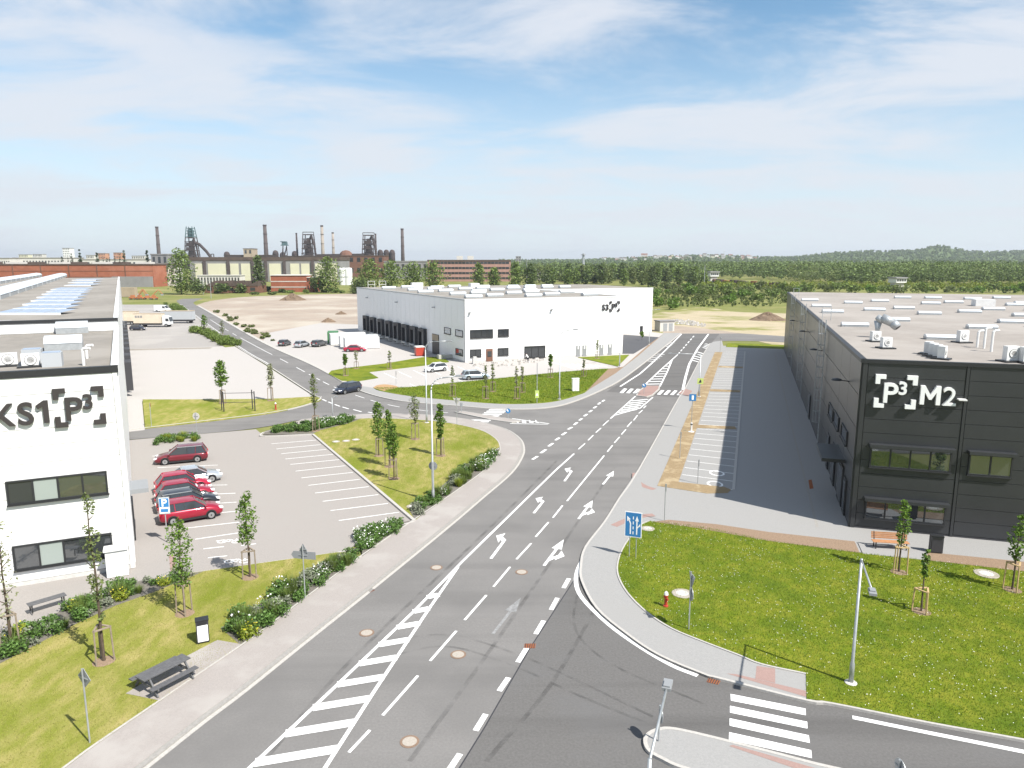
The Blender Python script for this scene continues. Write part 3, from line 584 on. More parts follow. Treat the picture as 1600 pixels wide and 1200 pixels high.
for cx, cy, r, lab in ((1066, 931, .62, 'pale round cover in the lawn beside the road sign'), (1541, 900, .7, 'pale round cover in the lawn near the edge'), (645, 794, .5, 'pale cover at the tip of the island bed'), (525, 692, .42, 'first of three pale covers in the island lawn'), (541, 691, .42, 'middle of three pale covers in the island lawn'), (556, 689, .42, 'third of three pale covers in the island lawn'), (1012, 829, .5, 'pale cover by the blue lane sign')):
    c = G(cx, cy); o = MB().lathe([(r, .1), (r, .165), (r * .9, .175)], 18).build('inspection_cover', 'cover'); o.location = (c.x, c.y, 0); tag(o, lab, 'cover', 'covers in the grass'); MB().lathe([(r * .6, .176), (r * .6, .182)], 14).build('lid', 'concrete', o)

# faint tyre tracks swept out of the side road and along the lanes
for pts, w in (([(1010, 1130), (900, 1085), (800, 1040), (690, 1010), (560, 1040)], .16), ([(1020, 1120), (915, 1070), (812, 1024), (700, 992), (590, 1005)], .16), ([(1100, 1100), (960, 1040), (900, 985), (905, 920), (935, 850)], .15), ([(760, 1190), (880, 1040), (980, 850), (1010, 760)], .22), ([(640, 1190), (770, 1010), (900, 820), (960, 730)], .22), ([(420, 1180), (560, 1020), (760, 830), (870, 720)], .22), ([(820, 660), (760, 652), (690, 642), (600, 626)], .2)):
    ribbon('tyre_track', W(pts, 6), -w / 2, w / 2, .0095, .0095, 'tyre_mark', road)
# ---------------------------------------------------------------- buildings near the camera
class Fac:
    """a facade: origin (world, at ground), unit vector u to the right as seen from outside; parts are parented to the building empty"""
    def __init__(s, bld, o, u):
        s.b = bld; s.o = Vector((o[0], o[1], 0)); s.u = Vector((u[0], u[1], 0)).normalized(); s.n = Vector((s.u.y, -s.u.x, 0)); s.ang = math.atan2(s.u.y, s.u.x)
    def px(s, x, y):                               # pixel -> (u, z) on the facade plane
        c = Vector((0, 0, CAM_H)); d = at(x, y, 100.0) - c
        t = (s.o - c).dot(s.n) / d.dot(s.n); p = c + d * t
        return (p - s.o).dot(s.u), p.z
    def part(s, name, me_or_mb, m, u=0, z=0, d=0, parent=None, smooth=False):
        me = me_or_mb if isinstance(me_or_mb, bpy.types.Mesh) else me_or_mb.mesh(name)
        o = link(name, me, m, None, smooth)
        p = s.o + s.u * u + s.n * d + Vector((0, 0, z))
        if parent is None:
            o.parent = s.b; o.location = p - s.b.location; o.rotation_euler = (0, 0, s.ang)
        else:
            o.parent = parent; o.location = (u, -d, z)
        return o
def slab(w, h, t=.06): return MB().box(0, -t, 0, w, 0, h)      # local: x along facade, -y outwards, z up
def panels(f, u0, u1, z0, z1, nu, nz, m, gap=.03, t=.06, skip=()):
    w = (u1 - u0) / nu; h = (z1 - z0) / nz; me = slab(w - gap, h - gap, t).mesh('wall_panel')
    for j in range(nz):
        for i in range(nu):
            if (i, j) in skip: continue
            f.part('wall_panel', me, m, u0 + w * i + gap / 2, z0 + h * j + gap / 2)
def window(f, u0, u1, z0, z1, n, frame='dark_trim', glass='glass', panes=None, hood=None, d=.065, name='window'):
    w = u1 - u0; h = z1 - z0; t = .10; mb = MB()
    mb.box(0, -.12, 0, w, 0, t); mb.box(0, -.12, h - t, w, 0, h); mb.box(0, -.12, t, t, 0, h - t); mb.box(w - t, -.12, t, w, 0, h - t)
    pw = (w - 2 * t - (n - 1) * t) / n
    for k in range(1, n): mb.box(t + k * (pw + t) - t, -.11, t, t + k * (pw + t), 0, h - t)
    o = f.part(name, mb, frame, u0, z0, d)
    for k in range(n):
        g = panes[k] if panes else glass
        q = link('pane', MB().box(0, -.05, 0, pw, 0, h - 2 * t).mesh('pane'), g); q.parent = o; q.location = (t + k * (pw + t), -.012, t)
    sl = link('sill', MB().box(-.05, -.2, -.06, w + .05, 0, -.004).mesh('sill'), frame); sl.parent = o
    if hood:
        hd = link('sun_shade', MB().box(-.12, -.55, 0, w + .12, 0, .22).mesh('sun_shade'), 'dark_panel'); hd.parent = o; hd.location = (0, 0, h + .03)
    return o
GLYPH = {'M': [(0, 0), (0, 1), (.21, 1), (.475, .52), (.74, 1), (.95, 1), (.95, 0), (.75, 0), (.75, .66), (.53, .27), (.42, .27), (.2, .66), (.2, 0)], '1': [(.24, 0), (.24, .74), (.06, .62), (-.02, .79), (.28, 1), (.45, 1), (.45, 0)]}
def letters(f, txt, u, z, size, m, depth, bold, parent, spacing=1.0, standoff=.12):
    x = u; made = []
    for ch in txt:
        if ch in GLYPH:
            pts = [(px_ * size * .72, pz_ * size * .72) for px_, pz_ in GLYPH[ch]]; w = max(p[0] for p in pts)
            o = MB().extrude(pts, (0, depth / 2, 0), (1, 0, 0), (0, 0, 1), (0, -1, 0), depth).build('letter', m, parent); o.location = (x, -standoff, z); x += w + size * .10 * spacing; made.append(o); continue
        cu = bpy.data.curves.new('letter', 'FONT'); cu.body = ch; cu.size = size; cu.extrude = depth / 2; cu.offset = bold * (.15 if ch == '2' else 1); cu.resolution_u = 4
        tmp = bpy.data.objects.new('tmp', cu); col.objects.link(tmp); bpy.context.view_layer.update()
        me = bpy.data.meshes.new_from_object(tmp.evaluated_get(bpy.context.evaluated_depsgraph_get())); bpy.data.objects.remove(tmp)
        me.name = 'letter'; me.transform(Matrix.Rotation(math.pi / 2, 4, 'X')); xs = [v.co.x for v in me.vertices]; w = max(xs) - min(xs); me.transform(Matrix.Translation((-min(xs), 0, 0)))
        me.materials.clear(); o = link('letter', me, m); o.parent = parent; o.location = (x, -standoff, z); x += w + size * .10 * spacing; made.append(o)
    return x, made
def bracket(m, parent, x, z, sx, sz, L, th, depth=.12, standoff=.12):
    pts = [(0, 0), (sx * L, 0), (sx * L, sz * th), (sx * th, sz * th), (sx * th, sz * L), (0, sz * L)]
    mb = MB().extrude(pts, (0, depth / 2, 0), (1, 0, 0), (0, 0, 1), (0, -1, 0), depth); o = mb.build('corner_bracket', m, parent); o.location = (x, -standoff, z)
def sign(f, label, m, u0, u1, z0, z1, text_l, text_r, depth=.14, swap=False):
    """sign occupying u0..u1, z0..z1 (the brackets' box is z0..z1 square)"""
    S = z1 - z0; e = empty('hall_sign', f.o + f.u * u0 + f.n * .07 + Vector((0, 0, z0)), f.ang, label, 'sign')
    Wb = S * 1.13; bx = 0 if not swap else (u1 - u0) - Wb; th = S * .125; L = S * .28
    for sx, x in ((1, bx), (-1, bx + Wb)):
        for sz, z in ((1, 0), (-1, S)): bracket(m, e, x, z, sx, sz, L, th, depth)
    letters(f, 'P', bx + Wb * .22, S * .17, S * .84, m, depth, .013 * S, e); letters(f, '3', bx + Wb * .57, S * .43, S * .54, m, depth, .011 * S, e)
    if text_l:
        xe, made = letters(f, text_l, 0, S * .15, S * .80, m, depth, .012 * S, e, spacing=.8)
        for o in made: o.location.x += bx - S * .05 - xe
    if text_r: letters(f, text_r, Wb + S * .10, S * .16, S * .78, m, depth, .012 * S, e, spacing=.9)
    return e
def roof_box(bld, name, c, sx, sy, sz, ang, m, z):
    o = MB().cbox((0, 0, sz / 2), sx, sy, sz).build(name, m); o.parent = bld; o.location = (c[0] - bld.location.x, c[1] - bld.location.y, z); o.rotation_euler = (0, 0, ang); return o
def skylight(bld, c, L, Wd, h, ang, z, n=1):
    o = MB().box(-L / 2, -Wd / 2, 0, L / 2, Wd / 2, h * .6).build('skylight', 'galv'); o.parent = bld; o.location = (c[0] - bld.location.x, c[1] - bld.location.y, z); o.rotation_euler = (0, 0, ang)
    prof = [(-Wd * .52, 0), (-Wd * .40, h * .42), (0, h * .58), (Wd * .40, h * .42), (Wd * .52, 0)]
    k = link('dome', MB().extrude(prof, (-L * .5, 0, h * .6), (0, 1, 0), (0, 0, 1), (1, 0, 0), L).mesh('dome'), 'skylight'); k.parent = o
    return o
def ac_unit(bld, c, ang, z, w=1.1, h=1.15, pad=True, name='ac_unit'):
    o = MB().box(-w / 2, -.24, .12, w / 2, .24, h).build(name, 'white_metal'); o.parent = bld; o.location = (c[0] - bld.location.x, c[1] - bld.location.y, z); o.rotation_euler = (0, 0, ang)
    fan = MB().cyl((0, -.24, h * .55), (0, -.262, h * .55), w * .34, n=18).build('fan', 'charcoal', o)
    for q in range(3): MB().lathe([(w * (.1 + .1 * q), 0), (w * (.1 + .1 * q) + .015, .0), (w * (.1 + .1 * q) + .015, .02)], 16).build('guard_ring', 'white_metal', fan).matrix_local = Matrix.Translation((0, -.264, h * .55)) @ Matrix.Rotation(math.pi / 2, 4, 'X')
    if pad: MB().box(-w * .75, -.55, 0, w * .75, .6, .10).build('pad', 'black_metal', o)
    return o

# ---- dark hall on the right
C2 = G(1327, 825); b2 = (G(1225, 546) - C2).normalized(); a2 = Vector((math.cos(R(-16.6)), math.sin(R(-16.6)), 0)); L2 = (G(1225, 546) - C2).length; W2 = 80; H2 = 12.55
m2 = empty('dark_hall', C2, 0, 'long charcoal panelled hall with pale flat roof', 'building')
foot = [Vector((0, 0, 0)), a2 * W2, a2 * W2 + b2 * L2, b2 * L2]
MB().prism(foot, -.05, H2 - .25).build('wall', 'dark_trim', m2)
MB().prism([p + Vector((0, 0, 0)) for p in foot], H2 - .249, H2 - .05).build('roof', 'roof_light', m2)
F2 = Fac(m2, C2, a2); S2 = Fac(m2, C2 + b2 * L2, -b2)
ujoint = F2.px(1500, 700)[0]
cols = [.35, ujoint - .12]
panels(F2, .35, ujoint - .12, .25, H2 - .25, 1, 12, 'dark_panel')
ww = 7.4
for k in range(5): panels(F2, ujoint + .12 + ww * k, ujoint - .12 + ww * (k + 1), .25, H2 - .25, 1, 12, 'dark_panel')
for uu in [0.02, ujoint - .09] + [ujoint - .09 + ww * (k + 1) for k in range(5)]:
    F2.part('downpipe_trim', slab(.18 if uu > .1 else .30, H2 - .3, .10), 'dark_panel', uu, .05)
panels(S2, 0, L2 - .3, .25, H2 - .25, 20, 5, 'dark_panel', gap=.05)
S2.part('corner_trim', slab(.28, H2 - .3, .10), 'dark_panel', L2 - .29, .05)
for f, L in ((F2, W2), (S2, L2)):
    f.part('coping', MB().box(-.12, -.14, 0, L + .02, .25, .26), 'dark_trim', 0, H2 - .26); f.part('plinth', slab(L, .22, .05), 'charcoal', 0, 0)
def win_px(f, tl, br, n, **k):
    u0, z1 = f.px(*tl); u1, z0 = f.px(*br); return window(f, u0, u1, z0, z1, n, **k)
win_px(F2, (1360, 697), (1484, 738), 4, hood=True); win_px(F2, (1352, 780), (1475, 820), 4, hood=True); win_px(F2, (1514, 708), (1579, 746), 2, hood=True)
for k in range(3): window(F2, ujoint + 9 + 8 * k, ujoint + 13 + 8 * k, 5.4, 7.0, 4, hood=True); window(F2, ujoint + 9 + 8 * k, ujoint + 13 + 8 * k, 1.4, 3.0, 4, hood=True)
u, z = F2.px(1363.5, 635); u1, _ = F2.px(1489, 585); z1 = F2.px(1366, 584)[1] - .05
sign(F2, 'large white lettered sign with corner brackets on the dark hall', 'sign_white', u, u1, z, z1 + .05, None, 'M2', depth=.28)
# wall light on the front and round lamps on the side
u, z = F2.px(1501, 624); F2.part('wall_light', MB().box(-.25, -.55, 0, .25, 0, .08), 'white_metal', u, z, .06)
for px, py in ((1328, 596), (1286, 548), (1266, 519), (1248, 502)):
    u, z = S2.px(px, py); o = S2.part('wall_lamp', MB().bar((0, 0, 0), (0, -.9, .1), .07), 'black_metal', u, z, .06); MB().lathe([(.42, -.05), (.34, .06), (.1, .12)], 14, (0, -.9, .1)).build('lamp_shade', 'black_metal', o)
# ladders with cages on the side wall
for ub in (L2 - 24, L2 - 52, L2 - 78):
    mb = MB()
    for s in (-.3, .3): mb.bar((s, -.25, 0), (s, -.25, H2 + .9), .05)
    for k in range(34): mb.bar((-.3, -.25, .3 + .37 * k), (.3, -.25, .3 + .37 * k), .035)
    for k in range(9): mb.tube([(.36 * math.cos(t), -.3 - .62 * abs(math.sin(t)), 2.8 + 1.15 * k) for t in [math.pi * q / 6 for q in range(7)]], .022, 4)
    for q in (1, 2, 3, 4, 5): t = math.pi * q / 6; mb.bar((.36 * math.cos(t), -.3 - .62 * abs(math.sin(t)), 2.8), (.36 * math.cos(t), -.3 - .62 * abs(math.sin(t)), H2 + .8), .025)
    S2.part('ladder', mb, 'galv', ub, 0, .06)
# side windows, doors and canopy
for tl, br, n in (((1298, 628), (1303, 660), 1), ((1306, 640), (1312, 674), 1), ((1318, 660), (1325, 697), 1)): win_px(S2, tl, br, n, glass='glass_dark')
for ua, zz, hh, wd in ((L2 - 17, 0.1, 3.2, 1.6), (L2 - 12.5, .1, 3.4, 2.4), (L2 - 7.5, .1, 3.2, 3.0), (L2 - 3.8, .1, 2.8, 1.4), (L2 - 40, .1, 3.0, 2.0)):
    o = S2.part('door', MB().box(0, -.1, 0, wd, 0, hh), 'black_metal', ua, zz, .06); q = link('pane', MB().box(.15, -.13, .3, wd - .15, -.1, hh - .2).mesh('pane'), 'glass_dark'); q.parent = o
S2.part('canopy', MB().box(0, -1.7, 0, 5.0, 0, .28), 'dark_panel', L2 - 9.5, 3.7, .06)
# roof furniture
ang2 = math.atan2(a2.y, a2.x); zr = H2 - .05
def rp(zx, zy, z=zr): return G(1220 + zx / 4.21, 440 + zy / 4.21, z)
for zx, zy in ((190, 127), (265, 167), (340, 205), (485, 295), (475, 145), (615, 192), (650, 133), (760, 260), (808, 181), (800, 110), (975, 217), (985, 150), (1135, 142), (1055, 380), (1240, 205), (1395, 188), (1260, 118), (1320, 310), (1545, 159), (1520, 273), (1600, 147), (1605, 230), (1000, 112), (1450, 112), (1680, 190), (1720, 300), (1800, 230)):
    c = rp(zx, zy); skylight(m2, c, 2.6, 1.2, .38, ang2, zr)
roof_box(m2, 'roof_hatch', rp(1330, 160), 2.6, 2.2, 1.0, ang2, 'white_metal', zr)
for zx, zy in ((620, 395), (690, 440)): ac_unit(m2, rp(zx, zy), ang2 + .3, zr, .75, .9)
for k in range(4): ac_unit(m2, rp(968 + 30 * k, 478 + 11 * k), ang2 + 1.1, zr, .6, .95)
ac_unit(m2, rp(1192, 402), ang2 + .4, zr, .8, 1.05); ac_unit(m2, rp(1510, 528), ang2 + .3, zr, .9, 1.1); ac_unit(m2, rp(1620, 535), ang2 + .3, zr, .9, 1.1)
c = rp(690, 370); mb = MB(); mb.tube([(-.6, .4, 0), (-.6, .4, 1.5), (-.4, .2, 1.8), (.3, -.35, 1.4), (.65, -.65, 1.0)], [.05, .36, .40, .40, .36], 14); o = mb.build('air_duct', 'galv', m2, True); o.location = c - m2.location; o.location.z = zr
MB().cyl((.65, -.65, 1.0), (.68, -.68, .96), .27, n=14).build('duct_mouth', 'charcoal', o)
for zx, zy, hh in ((1290, 432, 1.2), (1335, 440, 1.5), (1383, 462, 1.5)):
    c = rp(zx, zy); o = MB().tube([(0, 0, 0), (0, 0, hh), (.1, 0, hh + .12), (.45, 0, hh + .14)], .09, 8).build('vent_pipe', 'white_metal', m2); o.location = c - m2.location; o.location.z = zr
for zx, zy in ((100, 80), (300, 235)):
    c = rp(zx, zy + 20); mb = MB()
    for s in (-.5, .5): mb.bar((s, 0, 0), (s, 0, 1.6), .05)
    for k in (.8, 1.6): mb.bar((-.5, 0, k), (.5, 0, k), .05)
    o = mb.build('guard_rail', 'galv', m2); o.location = c - m2.location; o.location.z = zr

# ---- white hall in the middle distance
Q3 = G(727, 567); A3 = G(972, 553.5); D3 = G(560, 518); E3 = G(1018, 520); H3 = 12.05
u3 = (A3 - Q3).normalized(); w3 = (D3 - Q3).normalized(); Lf = (A3 - Q3).length; Lw = (D3 - Q3).length
den = w3.x * u3.y - w3.y * u3.x; dl = E3 - A3; s_ = (dl.x * u3.y - dl.y * u3.x) / den; B3 = A3 + w3 * s_     # corner where the set-back wing starts
m3 = empty('white_hall', Q3, 0, 'white panelled logistics hall with dock doors down its side', 'building')
top3 = [Q3, A3, B3, E3, E3 + w3 * 30, D3 + u3 * 66, D3]
MB().prism([p - Q3 for p in top3], -.05, H3 - .2).build('wall', 'joint_grey', m3); MB().prism([p - Q3 for p in top3], H3 - .199, H3 - .06).build('roof', 'roof_grey', m3)
F3 = Fac(m3, Q3, u3); S3 = Fac(m3, D3, -w3); X3 = Fac(m3, B3, u3); Y3 = Fac(m3, A3, w3)
Lx = (E3 - B3).length
panels(F3, .2, Lf, .3, H3 - .2, 6, 10, 'white_panel', gap=.035); panels(S3, 0, Lw - .2, .3, H3 - .2, 24, 1, 'white_panel_b', gap=.05); panels(X3, 0, Lx, .3, H3 - .2, 3, 10, 'white_panel', gap=.02); panels(Y3, 0, s_, .3, H3 - .2, 6, 4, 'white_panel', gap=.02)
for f, L in ((F3, Lf), (S3, Lw), (X3, Lx), (Y3, s_)):
    f.part('coping', MB().box(-.05, -.13, 0, L + .05, .3, .22), 'galv' if f in (S3, Y3) else 'white_metal', 0, H3 - .21); f.part('plinth', slab(L, .28, .05), 'concrete', 0, 0)
F3.part('corner_trim', slab(.22, H3 - .3, .09), 'white_metal', -.02, .05)
def z640(x, y): return (640 + x / 6.667, 500 + y / 6.667)
for tl, br, n in (((628, 104), (866, 182), 4), ((918, 96), (1031, 170), 2), ((628, 308), (744, 382), 2), ((916, 294), (1028, 366), 2)): win_px(F3, z640(*tl), z640(*br), n, glass='glass_dark')
win_px(F3, z640(1195, 276), z640(1410, 386), 3, glass='glass_dark', name='shop_window')
u0, z1 = F3.px(*z640(795, 302)); u1, z0 = F3.px(*z640(864, 422)); o = F3.part('door', MB().box(0, -.1, 0, u1 - u0, 0, z1 - .05), 'brick_brown', u0, .05, .06); q = link('pane', MB().box(.25, -.13, .9, u1 - u0 - .25, -.1, z1 - .5).mesh('pane'), 'glass_dark'); q.parent = o
def z860(x, y): return (860 + x / 6.667, 440 + y / 6.667)
for xa in (267, 333, 510, 598):
    u0, z1 = F3.px(*z860(xa, 668 - (xa - 267) * .045)); u1, _ = F3.px(*z860(xa + 40, 668)); o = F3.part('door', MB().box(0, -.08, 0, u1 - u0, 0, z1 - .05), 'grey_plastic', u0, .05, .06)
    q = link('door_window', MB().box(.3, -.1, 1.5, u1 - u0 - .3, -.08, 2.1).mesh('door_window'), 'white_metal'); q.parent = o
u0, z1 = X3.px(*z860(932, 464)); u1, z0 = X3.px(*z860(960, 532)); X3.part('door', MB().box(0, -.08, 0, u1 - u0, 0, z1), 'black_metal', u0, .02, .06)
u0, _ = F3.px(*z860(540, 300)); u1, _ = F3.px(*z860(719, 210)); z0 = F3.px(*z860(634, 311))[1]; z1 = F3.px(*z860(634, 204))[1]; Sg = z1 - z0
sign(F3, 'dark lettered sign with corner brackets on the white middle hall', 'sign_dark', u0, u1, z0, z1, 'S3', None, swap=True)
def z500(x, y): return (500 + x / 5, 340 + y / 5)
for k in range(8):                                     # dock shelters
    t = k / 7; xl = 352 + (785 - 352) * (t ** 1.06); yb = 890 + (1060 - 890) * (t ** 1.06); yt = 815 + (915 - 815) * (t ** 1.06); wpx = 46 + 18 * t
    u0, _ = S3.px(*z500(xl, yb)); u1, _ = S3.px(*z500(xl + wpx, yb)); zt = S3.px(*z500(xl, yt))[1]; wd = 3.4; u0 = (u0 + u1) / 2 - wd / 2
    o = S3.part('dock_shelter', MB().box(0, -.75, 1.0, .45, 0, 4.9).box(wd - .45, -.75, 1.0, wd, 0, 4.9).box(.45, -.75, 4.2, wd - .45, 0, 4.9), 'charcoal', u0, 0, .06)
    MB().box(.45, -.08, 1.1, wd - .45, 0, 4.2).build('dock_door', 'grey_plastic', o); MB().box(.3, -1.0, .75, wd - .3, 0, 1.1).build('dock_leveller', 'galv', o)
    for s in (.25, wd - .55): MB().box(s, -.35 - .65, .3, s + .3, -.08, 1.0).build('bumper', 'concrete', o)
for tl, br in (((975, 855), (1025, 915)), ((1062, 872), (1120, 935)), ((1064, 1018), (1120, 1082))): win_px(S3, z500(*tl), z500(*br), 1, glass='glass')
u0, z1 = S3.px(*z500(880, 905)); u1, _ = S3.px(*z500(932, 930)); o = S3.part('gate_door', MB().box(0, -.1, 0, u1 - u0, 0, z1), 'black_metal', u0, .02, .06); q = link('pane', MB().box(.1, -.14, z1 * .68, u1 - u0 - .1, -.1, z1 - .1).mesh('pane'), 'wall_tan'); q.parent = o
for px in ((375, 626), (606, 660), (898, 700)):
    u, z = S3.px(*z500(*px)); S3.part('wall_lamp', MB().box(-.2, -.6, -.08, .2, 0, .1), 'grey_plastic', u, z, .06)
u, z = F3.px(*z500(1168, 742)); F3.part('wall_lamp', MB().box(-.2, -.6, -.08, .2, 0, .1), 'grey_plastic', u, z, .06); u, z = F3.px(*z860(10, 290)); F3.part('wall_lamp', MB().box(-.2, -.6, -.08, .2, 0, .1), 'grey_plastic', u, z, .06)
ang3 = math.atan2(u3.y, u3.x); z3r = H3 - .06
for i in range(5):
    for j in range(5): c = Q3 + u3 * (4 + 6.4 * i + 2.2 * (j % 2)) + w3 * (5 + 12.5 * j + 4 * (i % 2)); skylight(m3, c, 3.4, 1.4, .6, ang3, z3r)
for i in range(3):
    for j in range(2): c = B3 + u3 * (3 + 5 * i) + w3 * (8 + 9 * j); skylight(m3, c, 3.0, 1.4, .6, ang3, z3r)
roof_box(m3, 'roof_hatch', Q3 + u3 * 27 + w3 * 55, 2.4, 2.2, 1.2, ang3, 'white_metal', z3r); roof_box(m3, 'roof_unit', Q3 + u3 * 14 + w3 * 62, 3.0, 1.8, 1.3, ang3, 'white_metal', z3r)
for dx in (0, 3.0):
    c = Q3 + u3 * (3 + dx) + w3 * 66; mb = MB()
    for s in (-.9, .9): mb.bar((s, 0, 0), (s, 0, 1.7), .08)
    for zz in (.8, 1.7): mb.bar((-.9, 0, zz), (.9, 0, zz), .08)
    o = mb.build('guard_rail', 'white_metal', m3); o.location = (c.x - Q3.x, c.y - Q3.y, z3r); o.rotation_euler = (0, 0, ang3)

# ---- white office and hall on the left
K1 = G(211, 887); u1v = Vector((math.cos(R(25.6)), math.sin(R(25.6)), 0)); d1 = Vector((math.cos(R(118.1)), math.sin(R(118.1)), 0)); H1 = 13.1; W1 = 46; Dp = 29.0; L1 = 215; H1b = 13.95
m1 = empty('white_office', K1, 0, 'white office building with ribbon windows and long roof', 'building')
def q1(u, d): return u1v * u + d1 * d
fa = [q1(-W1, 0), q1(0, 0), q1(0, Dp), q1(-W1, Dp)]; fb = [q1(-W1 - 30, Dp), q1(0, Dp), q1(0, L1), q1(-W1 - 30, L1)]
MB().prism(fa, -.05, H1 - .42).build('wall', 'joint_grey', m1); MB().prism([q1(-W1, .25), q1(-.25, .25), q1(-.25, Dp), q1(-W1, Dp)], H1 - .42, H1 - .36).build('roof', 'roof_grey', m1)
MB().prism(fb, -.05, H1b - .25).build('hall_wall', 'white_panel_b', m1); MB().prism([q1(-W1 - 30, Dp + .3), q1(-.3, Dp + .3), q1(-.3, L1 - .3), q1(-W1 - 30, L1 - .3)], H1b - .25, H1b - .16).build('hall_roof', 'roof_grey', m1)
F1 = Fac(m1, K1 + u1v * -W1, u1v); S1 = Fac(m1, K1, d1); B1 = Fac(m1, K1 + d1 * Dp + u1v * -(W1 + 30), u1v)
panels(F1, 0, W1 - .25, .3, H1 - .4, 6, 12, 'white_panel', gap=.035); panels(S1, .2, Dp, .3, H1 - .4, 4, 6, 'white_panel', gap=.02); panels(S1, Dp, L1, .3, H1b - .3, 26, 1, 'white_panel_b', gap=.03)
F1.part('corner_trim', slab(.25, H1 - .45, .09), 'white_metal', W1 - .24, .05); F1.part('plinth', slab(W1, .28, .05), 'concrete', 0, 0); S1.part('plinth', slab(L1, .28, .05), 'concrete', 0, 0)
F1.part('coping', MB().box(0, -.12, 0, W1 + .1, .3, .40), 'dark_trim', 0, H1 - .40); S1.part('coping', MB().box(-.1, -.12, 0, Dp, .3, .40), 'white_metal', 0, H1 - .40)
B1.part('coping', MB().box(0, -.15, 0, W1 + 30.1, .3, .28), 'dark_trim', 0, H1b - .25); S1.part('coping', MB().box(Dp, -.12, 0, L1, .3, .28), 'white_metal', 0, H1b - .25); B1.part('parapet', slab(W1 + 30, .9, .07), 'white_metal', 0, H1b - 1.16)
panes = ['glass_dark', 'blind', 'glass', 'glass']
win_px(F1, (8.5, 752), (170, 770), 4, panes=panes)
win_px(F1, (19, 853), (178, 867.5), 4, panes=['glass', 'blind', 'glass', 'glass_dark'])
uA, zA = F1.px(8.5, 752); 
for k in range(1, 4):
    for tl, br in (((8.5, 752), (170, 770)), ((19, 853), (178, 867.5))):
        ua, zb = F1.px(*tl); ub, za = F1.px(*br)
        if ua - 9.6 * k > .5: window(F1, ua - 9.6 * k, ub - 9.6 * k, za, zb, 4, panes=panes)
u0, z0 = F1.px(94, 667); z1 = F1.px(90.5, 606.5)[1]; S_ = z1 - z0; wl = F1.px(165, 640)[0] - F1.px(-6, 650)[0]
sign(F1, 'dark lettered sign with corner brackets on the white office', 'sign_dark', F1.px(165, 640)[0] - wl, F1.px(165, 640)[0], z0, z1, 'XS1', None, swap=True, depth=.15)
S1.part('canopy', MB().box(0, -1.15, 0, 2.4, 0, .3), 'grey_plastic', 4.7, 3.5, .06)
o = S1.part('door', MB().box(0, -.1, 0, 2.2, 0, 2.6), 'black_metal', 5.0, .05, .06)
F1.part('meter_cabinet', MB().box(0, -.8, 0, 1.2, 0, 1.7).box(-.08, -.9, 1.7, 1.28, 0, 1.82), 'white_metal', W1 - 1.5, .05, .35)
for k in range(10):                                    # dock bays down the side
    o = S1.part('dock_shelter', MB().box(0, -.9, .9, .5, 0, 5.0).box(3.1, -.9, .9, 3.6, 0, 5.0).box(.5, -.9, 4.2, 3.1, 0, 5.0), 'charcoal', 66 + 8.5 * k, 0, .06); MB().box(.5, -.1, .9, 3.1, 0, 4.2).build('dock_door', 'grey_plastic', o)
mb = MB()
for s in (-.3, .3): mb.bar((s, -.3, 0), (s, -.3, H1b + 1), .06)
for k in range(36): mb.bar((-.3, -.3, .3 + .38 * k), (.3, -.3, .3 + .38 * k), .04)
S1.part('ladder', mb, 'galv', 128, 0, .06)
ang1 = math.atan2(u1v.y, u1v.x); z1r = H1 - .36; z1h = H1b - .16
def r1(px, py, z=z1r): return G(px, py, z)
for (xa, ya, xb, yb) in ((92, 513, 136, 522), (75, 536, 127, 550), (-34, 513, 16, 520)):
    c = r1((xa + xb) / 2, (ya + yb) / 2 + 2); Ls = (r1(xb, yb) - r1(xa, yb)).length; skylight(m1, c, Ls, 2.2, .9, ang1 + .05, z1r)
for px, py in ((14, 572), (49, 573)): ac_unit(m1, r1(px, py), ang1 + .1, z1r, 1.0, .85)
for px, py in ((52, 566), (83, 572)):
    o = roof_box(m1, 'roof_unit', r1(px, py), 1.1, .9, .9, ang1, 'truck_grey', z1r); q = MB().box(-.48, -.38, .905, .48, .38, .94).build('lid', 'solar', o)
for px, py, hh in ((131, 571, 1.0), (136, 560, .8)):
    c = r1(px, py); o = MB().tube([(0, 0, 0), (0, 0, hh), (.1, 0, hh + .1), (.5, 0, hh + .12)], .09, 8).build('vent_pipe', 'white_metal', m1); o.location = c - m1.location; o.location.z = z1r
for (y, xa, xb) in ((492, -12, 93), (484.5, 20, 102), (477.5, 35, 109), (471.5, 48, 114), (466, 57, 120), (461, 65, 125), (457, 72, 130), (453.5, 79, 133), (447, 100, 141), (442.5, 106, 145), (438.5, 112, 149)):
    a = r1(xa, y, z1h); b = r1(xb, y, z1h); L = (b - a).length; t = (b - a).normalized(); c = (a + b) / 2 - m1.location; c.z = z1h
    dd = 3.2 if y > 450 else 4.5
    o = MB().box(-L / 2, 0, 0, L / 2, .25, .2).build('rooflight_band', 'white_metal', m1); o.location = c; o.rotation_euler = (0, 0, math.atan2(t.y, t.x))
    n = max(4, int(L / 3))
    for k in range(n): MB().add([(-L / 2 + L * k / n + .06, .26, .20), (-L / 2 + L * (k + 1) / n - .06, .26, .20), (-L / 2 + L * (k + 1) / n - .06, dd, .42), (-L / 2 + L * k / n + .06, dd, .42)], [(0, 1, 2, 3)]).build('pane', 'solar', o)
for pa, pb in (((-20, 469), (97, 432.6)), ((-60, 452), (58, 432.4))):
    a = r1(*pa, z1h); b = r1(*pb, z1h); t = (b - a).normalized(); L = (b - a).length; n = 14
    for k in range(n):
        c = a + t * (L * (k + .5) / n); skylight(m1, c, L / n * .82, 3.0, 1.1, math.atan2(t.y, t.x), z1h)
